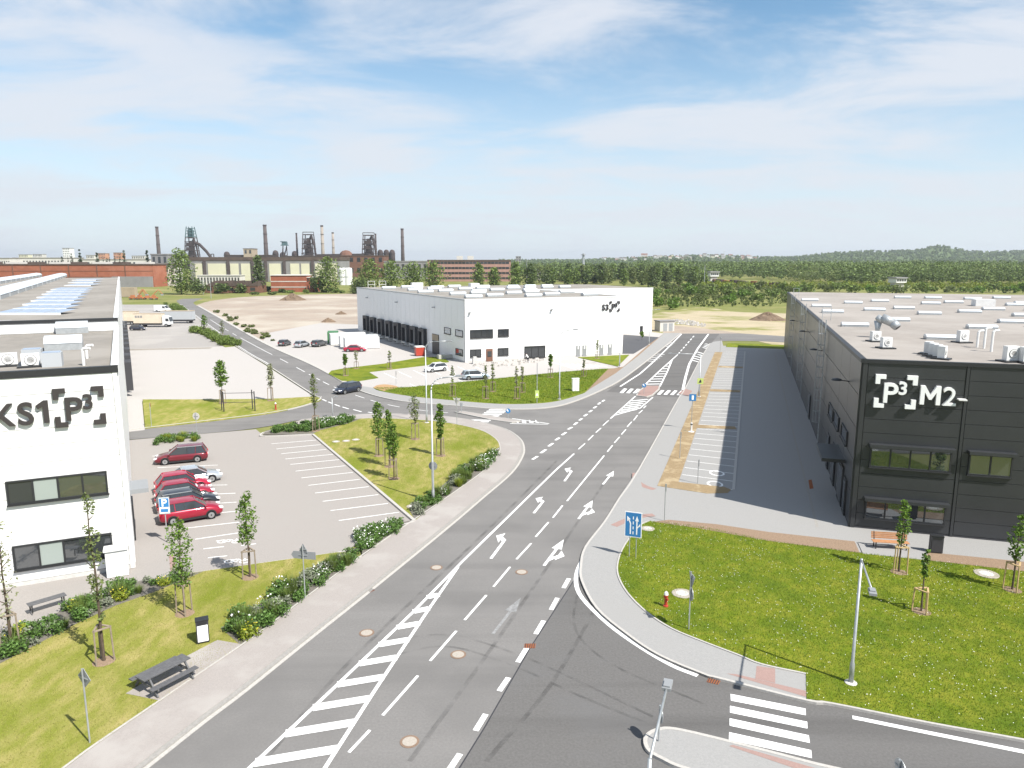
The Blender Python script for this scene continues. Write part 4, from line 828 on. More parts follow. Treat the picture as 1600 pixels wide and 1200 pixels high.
# ---------------------------------------------------------------- vegetation helpers
NR = np.random.RandomState(11)
def leaf_quads(P, size, rs, up=.35, asp=.7):
    """P (n,3) centres -> (n,4,3) randomly turned leaf faces"""
    n = len(P); a = rs.normal(size=(n, 3)); a[:, 2] *= .6; a /= np.linalg.norm(a, axis=1)[:, None]
    b = rs.normal(size=(n, 3)); b[:, 2] += up; b -= a * (a * b).sum(1)[:, None]; b /= np.linalg.norm(b, axis=1)[:, None]
    s = size * rs.uniform(.6, 1.35, size=(n, 1)); a = a * s; b = b * s * asp
    return np.stack([P - a, P - b * .8, P + a, P + b * .8], axis=1)
def blob_points(n, c, r, rs, hollow=.55):
    d = rs.normal(size=(n, 3)); d /= np.linalg.norm(d, axis=1)[:, None]
    k = (hollow + (1 - hollow) * rs.uniform(0, 1, size=(n, 1)) ** .6) * rs.uniform(.75, 1.08, size=(n, 1))
    return np.asarray(c) + d * k * np.asarray(r)
def crown_points(h0, h1, rad, n, rs, blobs=9, shape='oval', lean=.0):
    out = []; per = max(4, n // blobs)
    for k in range(blobs):
        t = (k + .5) / blobs + rs.uniform(-.05, .05); z = h0 + (h1 - h0) * t
        if shape == 'oval': env = math.sin(math.pi * min(max(.12 + .80 * t, 0), 1)) ** .7
        elif shape == 'cone': env = max(.08, 1 - t) ** .8
        elif shape == 'column': env = .75 * math.sin(math.pi * (.1 + .85 * t)) ** .4
        else: env = 1 - .45 * t
        a = k * 2.4 + rs.uniform(0, .8); off = rad * env * rs.uniform(.1, .42)
        r = rad * env * rs.uniform(.62, .95)
        out.append(blob_points(per, (math.cos(a) * off, math.sin(a) * off, z), (r, r, min(r * 1.05, (h1 - h0) * .25)), rs))
    return np.concatenate(out)
def inside(poly, x, y):
    n = len(poly); c = np.zeros(len(x), bool); j = n - 1
    for i in range(n):
        xi, yi, xj, yj = poly[i][0], poly[i][1], poly[j][0], poly[j][1]
        if yi != yj: c ^= ((yi > y) != (yj > y)) & (x < (xj - xi) * (y - yi) / (yj - yi) + xi)
        j = i
    return c
def sample(poly, n, rs):
    xs = [p[0] for p in poly]; ys = [p[1] for p in poly]; X = np.zeros(0); Y = np.zeros(0)
    while len(X) < n:
        x = rs.uniform(min(xs), max(xs), n * 2); y = rs.uniform(min(ys), max(ys), n * 2); k = inside(poly, x, y); X = np.concatenate([X, x[k]]); Y = np.concatenate([Y, y[k]])
    return X[:n], Y[:n]
def grass(name, poly, n, z, hh, wd, m, label, rs, near=None):
    X, Y = sample(poly, n, rs); a = rs.uniform(0, 6.28, n); h = hh * rs.uniform(.5, 1.3, n); lx = rs.normal(0, .35, n) * h; ly = rs.normal(0, .35, n) * h
    dx = np.cos(a) * wd; dy = np.sin(a) * wd; zz = np.full(n, z)
    V = np.stack([np.stack([X - dx, Y - dy, zz], 1), np.stack([X + dx, Y + dy, zz], 1), np.stack([X + lx, Y + ly, zz + h], 1)], 1)
    o = link(name, quads_mesh(name, V), m); tag(o, label, None, None, 'stuff'); return o
lawn_r_poly = [(p.x, p.y) for p in lawn_r]
def poly_px(pts): return [(p.x, p.y) for p in GL(pts)]
RS = np.random.RandomState(5)
grass('grass', lawn_r_poly, 120000, .135, .085, .014, 'grass_blade', 'lush grass blades over the lawn by the dark hall', RS)
left_poly = [(p.x, p.y) for p in GL([(-60, 1280), (30, 1262)]) + walk_in[3:22] + GL([(345, 985), (420, 938), (500, 888), (540, 866), (525, 866), (300, 898), (276, 903), (240, 927), (180, 949), (120, 977), (0, 1039), (-180, 1130)])]
grass('grass', left_poly, 60000, .13, .05, .012, 'grass_dry', 'short dry grass over the lawn by the white office', RS)
isl_poly = [(p.x, p.y) for p in GL([(489, 680), (640, 800), (680, 770), (725, 732)]) + walk_in[44:]]
grass('grass', isl_poly, 30000, .13, .06, .018, 'grass_dry', 'short dry grass over the fan shaped lawn', RS)
mid_poly = poly_px([(583, 607), (640, 606), (770, 593), (880, 582), (950, 577), (920, 610), (870, 628), (830, 632), (775, 632), (700, 626), (640, 620)])
grass('grass', mid_poly, 30000, .12, .16, .035, 'grass_blade', 'tall green grass over the lawn across the junction', RS)
X, Y = sample(lawn_r_poly, 1700, RS); k = (RS.uniform(0, 1, 1700) < .35 + .65 * (np.sin(X * .9) * np.sin(Y * .7 + 1) > -.1)); X = X[k]; Y = Y[k]
P = np.stack([X, Y, .19 + RS.uniform(0, .05, len(X))], 1); q = np.array([[-1, -1, 0], [1, -1, 0], [1, 1, .3], [-1, 1, .3]]) * .015
o = link('daisies', quads_mesh('daisies', P[:, None, :] + q[None]), 'petal'); tag(o, 'tiny white daisies scattered over the right lawn', None, None, 'stuff')

# ---- staked saplings
def sapling(px, py, top, cw, style, label, stakes=True, c0=.42, n=900, new=False):
    b = G(px, py); h = HT((px, py), top); rs = np.random.RandomState(int(px * 7 + py)); cw = cw / FPX * b.y   # crown half width in m
    e = empty('sapling', (b.x, b.y, .13), rs.uniform(0, 6.28), label, 'tree', 'young staked trees')
    mb = MB(); rt = .045 + h * .004; pts = [Vector((0, 0, 0))]; 
    for k in range(1, 6): pts.append(Vector((rs.uniform(-.05, .05) * k / 3, rs.uniform(-.05, .05) * k / 3, h * .93 * k / 5)))
    mb.tube(pts, [rt * (1 - .14 * k) for k in range(6)], 7)
    for k in range(9):
        t = c0 + (1 - c0) * (k + .5) / 10; p = pts[0].lerp(pts[5], t); a = k * 2.4; L = cw * rs.uniform(.5, .9) * (1.1 - .5 * t)
        mb.tube([p, p + Vector((math.cos(a) * L * .5, math.sin(a) * L * .5, L * .45)), p + Vector((math.cos(a) * L, math.sin(a) * L, L * 1.0))], [rt * .4, rt * .28, rt * .12], 5)
    mb.build('trunk', 'bark', e)
    if style == 'dense': Pp = crown_points(h * c0, h, cw * 1.32, n, rs, 11, 'oval'); m = 'leaf_fresh'; sz = .09
    elif style == 'narrow': Pp = crown_points(h * c0, h, cw * 1.15, n, rs, 9, 'oval'); m = 'leaf_fresh'; sz = .10
    else: Pp = crown_points(h * c0, h, cw * 1.1, int(n * .38), rs, 13, 'column'); m = 'leaf_olive' if style == 'sparse' else 'leaf_pale'; sz = .085
    d = b.y; sz *= max(1, min(2.2, d / 55))
    link('crown', quads_mesh('crown', leaf_quads(Pp, sz, rs)), m, e)
    if stakes:
        tm = 'timber_new' if new else 'timber'; hs = min(1.75, h * .36); R0 = .42; A = [math.pi * 2 * q / 3 + .4 for q in range(3)]
        for a in A: MB().cyl((R0 * 1.1 * math.cos(a), R0 * 1.1 * math.sin(a), -.1), (R0 * math.cos(a), R0 * math.sin(a), hs), .042, n=7).build('stake', tm, e)
        for q in range(3):
            a, c = A[q], A[(q + 1) % 3]; MB().bar((R0 * math.cos(a) * 1.06, R0 * math.sin(a) * 1.06, hs + .02), (R0 * math.cos(c) * 1.06, R0 * math.sin(c) * 1.06, hs + .02), .09, .06).build('crossbar', tm, e)
        MB().lathe([(.55, .0), (.40, .03), (.05, .05)], 12).build('tree_pit', 'mulch_brown', e)
    return e
for a in ((289, 962, 815, 21, 'dense', 'leafy sapling in the dry lawn whose shadow falls by the flower bed', True, .33), (391, 905, 777, 15, 'dense', 'leafy sapling at the car park edge, nearest the road name sign', True, .42), (163, 1037, 768, 17, 'sparse', 'tall thin sapling before the office windows', True, .26, 1500),
          (18, 1014, 812, 26, 'pale', 'thin birch-like sapling at the far end of the office bed', True, .25), (592, 714, 634, 10, 'dense', 'rearmost of three leafy saplings clustered on the island lawn', True, .40), (609, 731, 645, 10, 'dense', 'middle of three leafy saplings clustered on the island lawn', True, .38), (616, 750, 668, 9, 'dense', 'front one of three leafy saplings clustered on the island lawn', True, .42),
          (649, 688, 620, 13, 'sparse', 'sparse sapling at the back of the island lawn', True, .45), (689, 714, 630, 8, 'narrow', 'narrow sapling beside the tall lamp post on the island lawn', True, .32), (493, 675, 587, 9, 'sparse', 'sparse sapling in the hedge bed at the car park head', True, .45), (424, 627, 570, 8, 'pale', 'thin sapling on the tip lawn beside the pale yard', True, .42), (348, 631, 566, 10, 'dense', 'sapling behind the pull-up bars', True, .45),
          (707, 620, 572, 4.5, 'sparse', 'slim sapling on the middle lawn behind the white car', True, .45, 300), (759, 624, 572, 5, 'sparse', 'slim sapling on the middle lawn below the silver car', True, .45, 300), (770, 613, 572, 4, 'sparse', 'slim sapling right behind the silver car', True, .45, 300), (807, 624, 575, 4.5, 'pale', 'thin sapling at the front edge of the middle lawn', True, .45, 300), (816, 614, 574, 4, 'pale', 'thin sapling in the centre of the middle lawn', True, .45, 300), (860, 591, 555, 3, 'narrow', 'small sapling at the rear edge of the middle lawn', True, .5, 200),
          (540, 588, 555, 4, 'narrow', 'small sapling on the grass wedge by the road', True, .55, 200), (557, 577, 548, 4, 'pale', 'thin sapling at the rear of the grass wedge', True, .5, 200), (609, 577, 550, 4, 'sparse', 'sapling on the grass wedge toward the loading docks', True, .5, 200), (912, 589, 562, 3, 'pale', 'thin sapling on the lawn by the mulch strip', True, .5, 200), (933, 561, 533, 3, 'sparse', 'little sapling by the white hall doors', True, .5, 200), (1003, 532, 519, 3, 'narrow', 'little sapling on the dark apron', False, .4, 150),
          (320, 521, 494, 6, 'narrow', 'tree in the yard verge beside the hedge', True, .4, 300), (348, 533, 502, 6, 'sparse', 'thin tree at the end of the yard verge', True, .4, 300)):
    sapling(*a[:6], stakes=a[6], c0=a[7], n=a[8] if len(a) > 8 else 900)
sapling(1404, 897, 785, 11, 'narrow', 'slim sapling in front of the wooden bench', True, .42, 420, True); sapling(1439, 959, 864, 7, 'narrow', 'smallest sapling in the middle of the right lawn', True, .55, 240, True); sapling(1581, 925, 811, 14, 'narrow', 'slim sapling at the right end of the mulch strip', True, .40, 480, True)

# ---- planted beds
def shrub_mesh(kind, s):
    rs = np.random.RandomState(s)
    if kind == 'grassy':
        n = 260; a = rs.uniform(0, 6.28, n); r = rs.uniform(0, .16, n); L = rs.uniform(.35, .75, n); t = rs.uniform(.1, .8, n); b = np.stack([np.cos(a) * r, np.sin(a) * r, np.zeros(n)], 1)
        tip = b + np.stack([np.cos(a) * L * np.sin(t), np.sin(a) * L * np.sin(t), L * np.cos(t)], 1); s_ = np.stack([-np.sin(a), np.cos(a), np.zeros(n)], 1) * .022
        return quads_mesh('foliage', np.stack([b - s_, b + s_, tip], 1))
    P = np.concatenate([blob_points(60, (rs.uniform(-.28, .28), rs.uniform(-.28, .28), rs.uniform(.12, .32)), (.30, .30, .26), rs, .3) for _ in range(6)]); P[:, 2] = np.abs(P[:, 2])
    return quads_mesh('foliage', leaf_quads(P, .06, rs))
SH = {k: [shrub_mesh('grassy' if k == 'grassy' else 'round', 40 + i) for i in range(3)] for k in ('round', 'grassy')}
rsx = np.random.RandomState(77); Pf = blob_points(34, (0, 0, .38), (.42, .42, .24), rsx, .85); Pf[:, 2] = np.maximum(Pf[:, 2], .25); FLOWERS = quads_mesh('blossoms', leaf_quads(Pf, .036, rsx, asp=1))
FLOW = {}
for fm in ('petal', 'flower_yellow'): me = FLOWERS.copy(); me.materials.append(MATS[fm]); FLOW[fm] = me
SHM = {}
def shrub(x, y, z, kind, m, s, label, group, flower=None, rs=RS):
    key = (kind, m, rs.randint(3))
    if key not in SHM: me = SH[kind][key[2]].copy(); me.materials.append(MATS[m]); SHM[key] = me
    e = empty('shrub', (x, y, z), rs.uniform(0, 6.28), label, 'shrub', group); e.scale = (s, s, s * rs.uniform(.8, 1.15))
    link('foliage', SHM[key], None, e)
    if flower: link('blossoms', FLOW[flower], None, e)
def zone(x, y, zones):
    px = 800 + FPX * x / (y * math.cos(PITCH) + CAM_H * math.sin(PITCH))
    for lim, w in zones:
        if px <= lim: return w
    return zones[-1][1]
def bed(pts, n, z, mix, where, group, size=(.8, 1.4)):
    X, Y = sample(poly_px(pts), n, RS)
    for x, y in zip(X, Y):
        r = RS.uniform(); acc = 0
        for kind, m, fl, w, word in mix:
            acc += w
            if r <= acc: shrub(x, y, z, kind, m, RS.uniform(*size), word + ' ' + (where if isinstance(where, str) else zone(x, y, where)), group, fl); break
GREEN = ('round', 'leaf_shrub', None, .45, 'dark green shrub'); GRS = ('grassy', 'leaf_mid', None, .25, 'grassy green clump'); SAGE = ('round', 'leaf_sage', None, .15, 'grey green low shrub')
bed([(355, 984), (420, 942), (500, 893), (545, 869), (560, 873), (475, 937), (397, 996), (375, 1005)], 62, .14, [GREEN, GRS, ('round', 'leaf_lime', 'flower_yellow', .06, 'yellow flowering shrub'), SAGE, ('round', 'leaf_shrub', 'petal', .06, 'white flowering shrub'), ('grassy', 'leaf_fresh', None, .1, 'fresh grassy clump')], [(400, 'of the roadside strip near the white-fronted bin'), (440, 'of the roadside strip left of the direction sign'), (478, 'of the roadside strip around the direction sign'), (515, 'of the roadside strip right of the direction sign'), (999, 'of the roadside strip toward the corner bed')], 'shrubs in the roadside strip', (.9, 1.5))
bed([(556, 838), (600, 826), (640, 817), (604, 840), (570, 866)], 26, .145, [('round', 'leaf_shrub', 'petal', .4, 'white flowering shrub'), ('round', 'leaf_shrub', None, .6, 'green shrub')], [(590, 'at the kerbed end of the corner bed'), (615, 'in the middle of the corner bed'), (999, 'at the pointed end of the corner bed')], 'shrubs in the corner bed', (.9, 1.4))
bed([(648, 811), (645, 800), (682, 771), (727, 734), (772, 708), (778, 710), (757, 734), (700, 776)], 58, .14, [GREEN, GRS, ('grassy', 'leaf_lime', None, .1, 'lime grassy clump'), SAGE, ('round', 'leaf_shrub', 'petal', .05, 'white flowering shrub')], [(675, 'of the curved strip before the tall lamp'), (700, 'of the curved strip just past the tall lamp'), (735, 'in the middle of the curved strip'), (999, 'at the bend end of the curved strip')], 'shrubs in the curved strip', (.9, 1.5))
bed([(748, 728), (760, 722), (766, 728), (752, 736)], 5, .14, [('round', 'leaf_shrub', 'petal', 1, 'white flowering shrub')], 'near the bend of the curved strip', 'white shrubs near the bend', (1, 1.4))
bed([(418, 678), (440, 671), (500, 662), (560, 656), (545, 662), (500, 673), (480, 678)], 60, .14, [('round', 'leaf_shrub', None, .92, 'green hedge shrub'), ('round', 'leaf_shrub', 'petal', .08, 'white flecked hedge shrub')], [(450, 'at the kerb end of the car park head bed'), (480, 'left of the sparse sapling at the car park head'), (505, 'beside the sparse sapling at the car park head'), (535, 'right of the sparse sapling at the car park head'), (999, 'at the thin end of the car park head bed')], 'hedge shrubs', (1.1, 1.7))
bed([(240, 690), (262, 685), (312, 684), (318, 690), (245, 696)], 18, .02, [('round', 'leaf_shrub', None, .7, 'green shrub'), ('grassy', 'leaf_lime', None, .3, 'lime clump')], [(270, 'in the near half of the bed behind the maroon car'), (999, 'in the sign half of the bed behind the maroon car')], 'shrubs behind the maroon car', (1.0, 1.5))
bed([(274, 903), (300, 900), (240, 926), (180, 946), (120, 975), (30, 1022), (-60, 1066), (-60, 1040), (40, 990), (120, 948), (185, 918)], 64, .14, [('round', 'leaf_shrub', None, .35, 'green shrub'), ('grassy', 'leaf_mid', None, .2, 'grassy clump'), ('round', 'leaf_sage', None, .25, 'grey green low shrub'), ('round', 'leaf_lime', 'flower_yellow', .1, 'yellow flowering shrub'), ('round', 'leaf_shrub', 'petal', .1, 'white flowering shrub')], [(60, 'of the office bed around the grey bench'), (120, 'of the office bed right of the grey bench'), (170, 'of the office bed behind the tall sapling'), (215, 'of the office bed below the meter cabinet'), (999, 'of the office bed at its car park end')], 'shrubs before the white office', (.8, 1.4))
for k in range(46):
    t = k / 46; p = G(306 + 58 * t, 517 + 24 * t); shrub(p.x + RS.uniform(-1.2, 1.2), p.y + RS.uniform(-1.5, 1.5), .08, 'round', 'leaf_mid', RS.uniform(2.2, 3.4), 'hedge bush in the ' + ('farthest', 'far', 'middle', 'near', 'nearest')[int(t * 5)] + ' part of the hedge between yard and far road', 'yard verge hedge')
for k in range(20):
    t = k / 20; p = G(266 + 22 * t, 478 + 11 * t); shrub(p.x + RS.uniform(-2, 2), p.y + RS.uniform(-2, 2), .08, 'round', 'leaf_mid', RS.uniform(2.2, 3.4), ('farther' if t < .5 else 'nearer') + ' hedge bush at the yard gate', 'gate hedge')

# ---------------------------------------------------------------- lamps and signs
def lamp(px, py, top, arm, label, r=.085, head=.75, kind='arc', h=None):
    b = G(px, py); h = h or HT((px, py), top); e = empty('street_lamp', (b.x, b.y, 0), 0, label, 'street lamp', 'street lamps')
    A = Vector((arm[0], arm[1], 0)); L = A.length; A.normalize()
    MB().lathe([(.28, .08), (.28, .16), (.16, .2)], 12).build('foot', 'concrete', e); MB().lathe([(r * 1.5, .1), (r * 1.45, 1.1), (r, 1.2), (r * .75, h - (1.0 if kind == 'arc' else 0))], 10).build('pole', 'galv', e, True)
    if kind == 'arc':
        pts = [Vector((0, 0, h - 1.02))] + [A * (.9 * (1 - math.cos(t))) + Vector((0, 0, h - 1.0 + .95 * math.sin(t))) for t in [math.pi / 2 * q / 6 for q in range(1, 7)]] + [A * L + Vector((0, 0, h + .05))]
    else: pts = [Vector((0, 0, h - .05)), A * L + Vector((0, 0, h + .12))]
    MB().tube(pts, r * .55, 8).build('arm', 'galv', e, True)
    tip = pts[-1]; o = MB().cbox((0, 0, 0), head, .28, .10).cbox((-head * .1, 0, .07), head * .6, .2, .06).build('lamp_head', 'grey_plastic', e); o.location = tip + A * (head * .4); o.rotation_euler = (0, 0, math.atan2(A.y, A.x))
    MB().box(-head * .3, -.1, -.065, head * .4, .1, -.051).build('lens', 'lamp_clear', o)
    return e
lamp(667, 662, 533, (2.6, -.4), 'tall curved street lamp at the top edge of the island lawn'); lamp(677, 787, 590, (2.0, .4), 'tall curved street lamp in the flower strip by the main road')
lamp(874, 625, 516, (1.9, .2), 'curved street lamp at the front of the middle lawn'); lamp(968, 574, 490, (1.9, .4), 'curved street lamp by the end of the white hall'); lamp(1014, 539, 484, (1.8, .5), 'farthest curved street lamp beside the far pavement')
bF = G(1329, 1071); hF = HT((1329, 1071), 873); tF = G(1362, 922, hF + .1); lamp(1329, 1071, 873, (tF.x - bF.x, tF.y - bF.y), 'slanting arm street lamp standing in the right lawn', .075, .55, 'straight')
pG = G(1015, 1191, 6.3); tG = G(1041, 1082, 6.4)
eg = lamp(1015, 1200, 1100, (tG.x - pG.x, tG.y - pG.y), 'street lamp leaning over the bottom traffic island', .075, .55, 'straight', 6.3); eg.location = (pG.x, pG.y, .1)
lamp(1092, 621, 553, (-4.2, -.4), 'crossing lamp reaching over the far road', .08, .6, 'straight')
lamp(520, 653, 621, (.4, 0), 'short lamp post beside the hedge bed', .06, .35, 'straight')
def sign_post(px, py, top, panels_, label, h=None, r=.035, name='road_sign'):
    """panels_: (shape, half size, height of centre below top, facing angle, face material, back material)"""
    b = G(px, py); h = h or HT((px, py), top); e = empty(name, (b.x, b.y, .1), 0, label, 'sign', 'road signs')
    MB().cyl((0, 0, 0), (0, 0, h - .1), r, n=8).build('post', 'galv', e)
    for shape, s, dz, ang, face, back in panels_:
        if shape == 'round': pts = [(s * math.cos(t * math.pi / 10), s * math.sin(t * math.pi / 10)) for t in range(20)]
        elif shape == 'diamond': pts = [(s, 0), (0, s), (-s, 0), (0, -s)]
        elif shape == 'tri_down': pts = [(-s, s * .6), (s, s * .6), (0, -s * 1.13)]
        elif shape == 'tri_up': pts = [(-s, -s * .6), (s, -s * .6), (0, s * 1.13)]
        elif shape == 'arrowboard': pts = [(-s, -s * .3), (s * .8, -s * .3), (s, 0), (s * .8, s * .3), (-s, s * .3)]
        else: w_, h_ = s if isinstance(s, tuple) else (s, s); pts = [(-w_, -h_), (w_, -h_), (w_, h_), (-w_, h_)]
        n = Vector((math.cos(ang), math.sin(ang), 0)); ax = Vector((-n.y, n.x, 0)); o = Vector((0, 0, h - .1 - dz)) + n * (r + .012)
        MB().extrude(pts, o, ax, (0, 0, 1), n, .02).build('plate', back, e); k = .90
        MB().extrude([(x * k, y * k) for x, y in pts], o + n * .022, ax, (0, 0, 1), n, .004).build('face', face, e)
        if face == 'sign_red': MB().extrude([(x * .62, y * .62) for x, y in pts], o + n * .028, ax, (0, 0, 1), n, .004).build('face_center', 'sign_white', e)
        if shape != 'rect' or not isinstance(s, tuple): MB().bar(o - n * (.01) - ax * .25, o - n * .01 + ax * .25, .04).build('clamp', 'galv', e)
    return e
D_ = math.radians
sign_post(141, 1165, 1045, [('diamond', .42, .42, D_(62), 'sign_lime', 'grey_plastic')], 'diamond road sign seen from behind on the near left lawn')
sign_post(477, 938, 852, [('tri_up', .3, .25, D_(70), 'sign_white', 'grey_plastic'), (('arrowboard'), .75, .62, D_(80), 'sign_white', 'grey_plastic')], 'direction sign seen from behind in the roadside strip')
def glyph(ch, size, m, parent, loc, rz, bold=.012):
    cu = bpy.data.curves.new('letter', 'FONT'); cu.body = ch; cu.size = size; cu.offset = bold; cu.align_x = 'CENTER'; tmp = bpy.data.objects.new('tmp', cu); col.objects.link(tmp); bpy.context.view_layer.update()
    me = bpy.data.meshes.new_from_object(tmp.evaluated_get(bpy.context.evaluated_depsgraph_get())); bpy.data.objects.remove(tmp); me.transform(Matrix.Rotation(math.pi / 2, 4, 'X')); me.materials.clear(); q = link('letter', me, m, parent); q.location = loc; q.rotation_euler = (0, 0, rz)
e = sign_post(262, 848, 776, [('rect', (.36, .62), .62, D_(-80), 'sign_white', 'galv')], 'white and blue parking sign beside the red cars')
hP_ = HT((262, 848), 776) - .1; nv = Vector((math.cos(D_(-80)), math.sin(D_(-80)), 0)); tv = Vector((-nv.y, nv.x, 0))
MB().extrude([(-.30, -.10), (.30, -.10), (.30, .52), (-.30, .52)], nv * .08 + Vector((0, 0, hP_ - .62)), tv, (0, 0, 1), nv, .006).build('face_panel', 'sign_blue', e); MB().extrude([(-.24, -.46), (.24, -.46), (.24, -.24), (-.24, -.24)], nv * .08 + Vector((0, 0, hP_ - .62)), tv, (0, 0, 1), nv, .006).build('face_panel', 'sign_blue', e)
q = nv * .09; glyph('P', .72, 'sign_white', e, (q.x, q.y, hP_ - .66), D_(10), .02)
# blue lane sign on two posts
b = (G(983, 873) + G(993, 874)) / 2; hS = HT((988, 873), 799.5); e = empty('lane_sign', (b.x, b.y, .12), 0, 'blue lane guidance sign with two white arrows on twin posts', 'sign')
dS = (G(993, 874) - G(983, 873)).normalized(); angS = math.atan2(dS.y, dS.x); e.rotation_euler = (0, 0, angS - .12)
for s in (-.22, .22): MB().cyl((s, .03, 0), (s, .03, hS - .2), .03, n=8).build('post', 'galv', e)
wS, hP = .56, 1.72; z0 = hS - hP - .12
MB().box(-wS, -.03, z0, wS, 0, z0 + hP).build('plate', 'sign_white', e); MB().box(-wS + .05, -.036, z0 + .05, wS - .05, -.03, z0 + hP - .05).build('face', 'sign_blue', e)
def face_poly(pts): MB().extrude(pts, (0, -.037, z0), (1, 0, 0), (0, 0, 1), (0, -1, 0), .005).build('arrow_symbol', 'sign_white', e)
face_poly([(-.22, .2), (-.14, .2), (-.14, .95), (-.26, 1.2), (-.32, 1.14), (-.22, .92)]); face_poly([(-.40, 1.05), (-.18, 1.22), (-.42, 1.42)]); face_poly([(.20, .2), (.28, .2), (.28, 1.15), (.20, 1.15)]); face_poly([(.12, 1.12), (.36, 1.12), (.24, 1.48)]); face_poly([(.28, .62), (.40, .78), (.36, .84), (.28, .74)]); face_poly([(.33, .80), (.46, .74), (.46, .98)])
for k in range(4): face_poly([(-.03, .2 + .34 * k), (.03, .2 + .34 * k), (.03, .40 + .34 * k), (-.03, .40 + .34 * k)])
sign_post(1076, 987, 893, [('tri_down', .45, .42, D_(5), 'sign_red', 'galv'), ('round', .36, 1.25, D_(2), 'sign_blue', 'galv')], 'give way and round blue sign seen edge-on in the right lawn')
sign_post(1029, 1162, 1102, [('round', .36, .4, D_(0), 'sign_blue', 'galv')], 'round blue sign seen edge-on on the bottom island')
pq = G(1406, 1183, 2.6); e = sign_post(1406, 1230, 1183, [('round', .32, .32, D_(5), 'sign_blue', 'galv')], 'round sign top at the bottom edge of the side road', h=2.6); e.location = (pq.x, pq.y, .0)
e = sign_post(677, 787, 700, [('round', .36, .35, D_(80), 'sign_white', 'grey_plastic')], 'round sign seen from behind on the flower strip lamp post', h=HT((677, 787), 722), r=.10); 
sign_post(714, 664, 620, [('tri_down', .5, .45, D_(75), 'sign_white', 'wall_pale')], 'give way sign seen from behind by the crossing'); sign_post(721, 646, 629, [('rect', (.2, .25), .25, D_(100), 'sign_white', 'galv')], 'little sign on the slim crossing island')
for px, py, tp, lab in ((794, 655, 637, 'blue and white keep right sign on the slim island'), (1006, 617, 598, 'blue and white keep right sign on the far crossing island')):
    e = sign_post(px, py, tp, [('round', .33, .4, D_(-95), 'sign_blue', 'galv')], lab); hh = HT((px, py), tp) - .5; MB().extrude([(-.24, .12), (-.12, .24), (.24, -.12), (.12, -.24)], (0, -.07, hh), (1, 0, 0), (0, 0, 1), (0, -1, 0), .006).build('arrow_symbol', 'sign_white', e)
e = sign_post(839, 631, 567, [('rect', (.27, .52), 4.3, D_(-90), 'sign_lime', 'sign_lime')], 'lime bordered pedestrian sign on the middle lawn post', r=.05); MB().extrude([(-.18, -.2), (.18, -.2), (0, .22)], (0, -.10, HT((839, 631), 567) - 4.4), (1, 0, 0), (0, 0, 1), (0, -1, 0), .006).build('symbol', 'sign_white', e)
e = sign_post(1093, 622, 590, [('rect', .42, .5, D_(-95), 'sign_lime', 'sign_lime')], 'lime square pedestrian sign at the far crossing'); MB().extrude([(-.25, -.22), (.25, -.22), (0, .28)], (0, -.08, HT((1093, 622), 590) - .6), (1, 0, 0), (0, 0, 1), (0, -1, 0), .006).build('symbol', 'charcoal', e)
e = sign_post(1080, 672, 615, [('rect', (.42, .42), .45, D_(-95), 'sign_blue', 'galv')], 'square blue sign beside the long mulch bed'); MB().extrude([(-.12, -.25), (.12, -.25), (.12, .25), (-.12, .25)], (0, -.08, HT((1080, 672), 615) - .55), (1, 0, 0), (0, 0, 1), (0, -1, 0), .006).build('symbol', 'sign_white', e)
for px, py, tp, lab in ((1090, 757, 718, 'thin post with small plate between the near stalls'), (1038, 816, 756, 'thin post on the paving below the mulch bed'), (1062, 718, 675, 'thin post in the long mulch bed'), (1125, 552, 526, 'thin post with round sign at the end of the far pavement')):
    sign_post(px, py, tp, [('round' if px == 1125 else 'rect', .25 if px == 1125 else (.05, .3), .3, D_(0), 'sign_white', 'galv')], lab)
e = empty('bollard_light', G(1080, 675, .1), 0, 'short bollard light with dark top in the mulch bed', 'bollard'); MB().lathe([(.35, 0), (.35, .06), (.10, .08), (.10, .8), (.13, .82), (.13, 1.05), (.03, 1.1)], 12).build('body', 'white_metal', e); MB().lathe([(.135, .86), (.135, 1.0)], 12).build('lamp_band', 'black_metal', e)
sign_post(308, 680, 645, [('round', .42, .4, D_(80), 'sign_white', 'wall_pale')], 'round sign seen from behind by the maroon car bed'); sign_post(237, 668, 630, [('rect', (.06, .22), .2, D_(10), 'rust', 'rust')], 'rusty slim post in the gym lawn'); sign_post(619, 601, 580, [('rect', (.1, .3), .3, D_(10), 'charcoal', 'charcoal')], 'dark slim post in the hall car park')
for px, py, lab in ((1040, 951, 'red hydrant in the right lawn by the pavement'), (431, 641, 'small red hydrant on the gym lawn')):
    b = G(px, py); e = empty('hydrant', (b.x, b.y, .13), .4, lab, 'hydrant'); MB().lathe([(.15, 0), (.15, .08), (.09, .1), (.09, .62), (.13, .64), (.13, .72)], 12).build('body', 'hydrant_red', e); MB().lathe([(.13, .72), (.10, .85), (.03, .92)], 12).build('cap', 'white_metal', e)
    for s in (-1, 1): MB().cyl((0, s * .08, .5), (0, s * .2, .5), .055, n=10).build('outlet', 'hydrant_red', e)
b = G(899, 612); e = empty('utility_cabinet', (b.x, b.y, .12), .2, 'white utility cabinet on the middle lawn', 'cabinet'); MB().box(-.5, -.25, 0, .5, .25, 1.85).build('body', 'sign_white', e); MB().box(-.56, -.3, 1.85, .56, .3, 1.92).build('lid', 'white_metal', e); MB().box(-.02, -.258, .1, .02, -.252, 1.8).build('door_gap', 'charcoal', e)
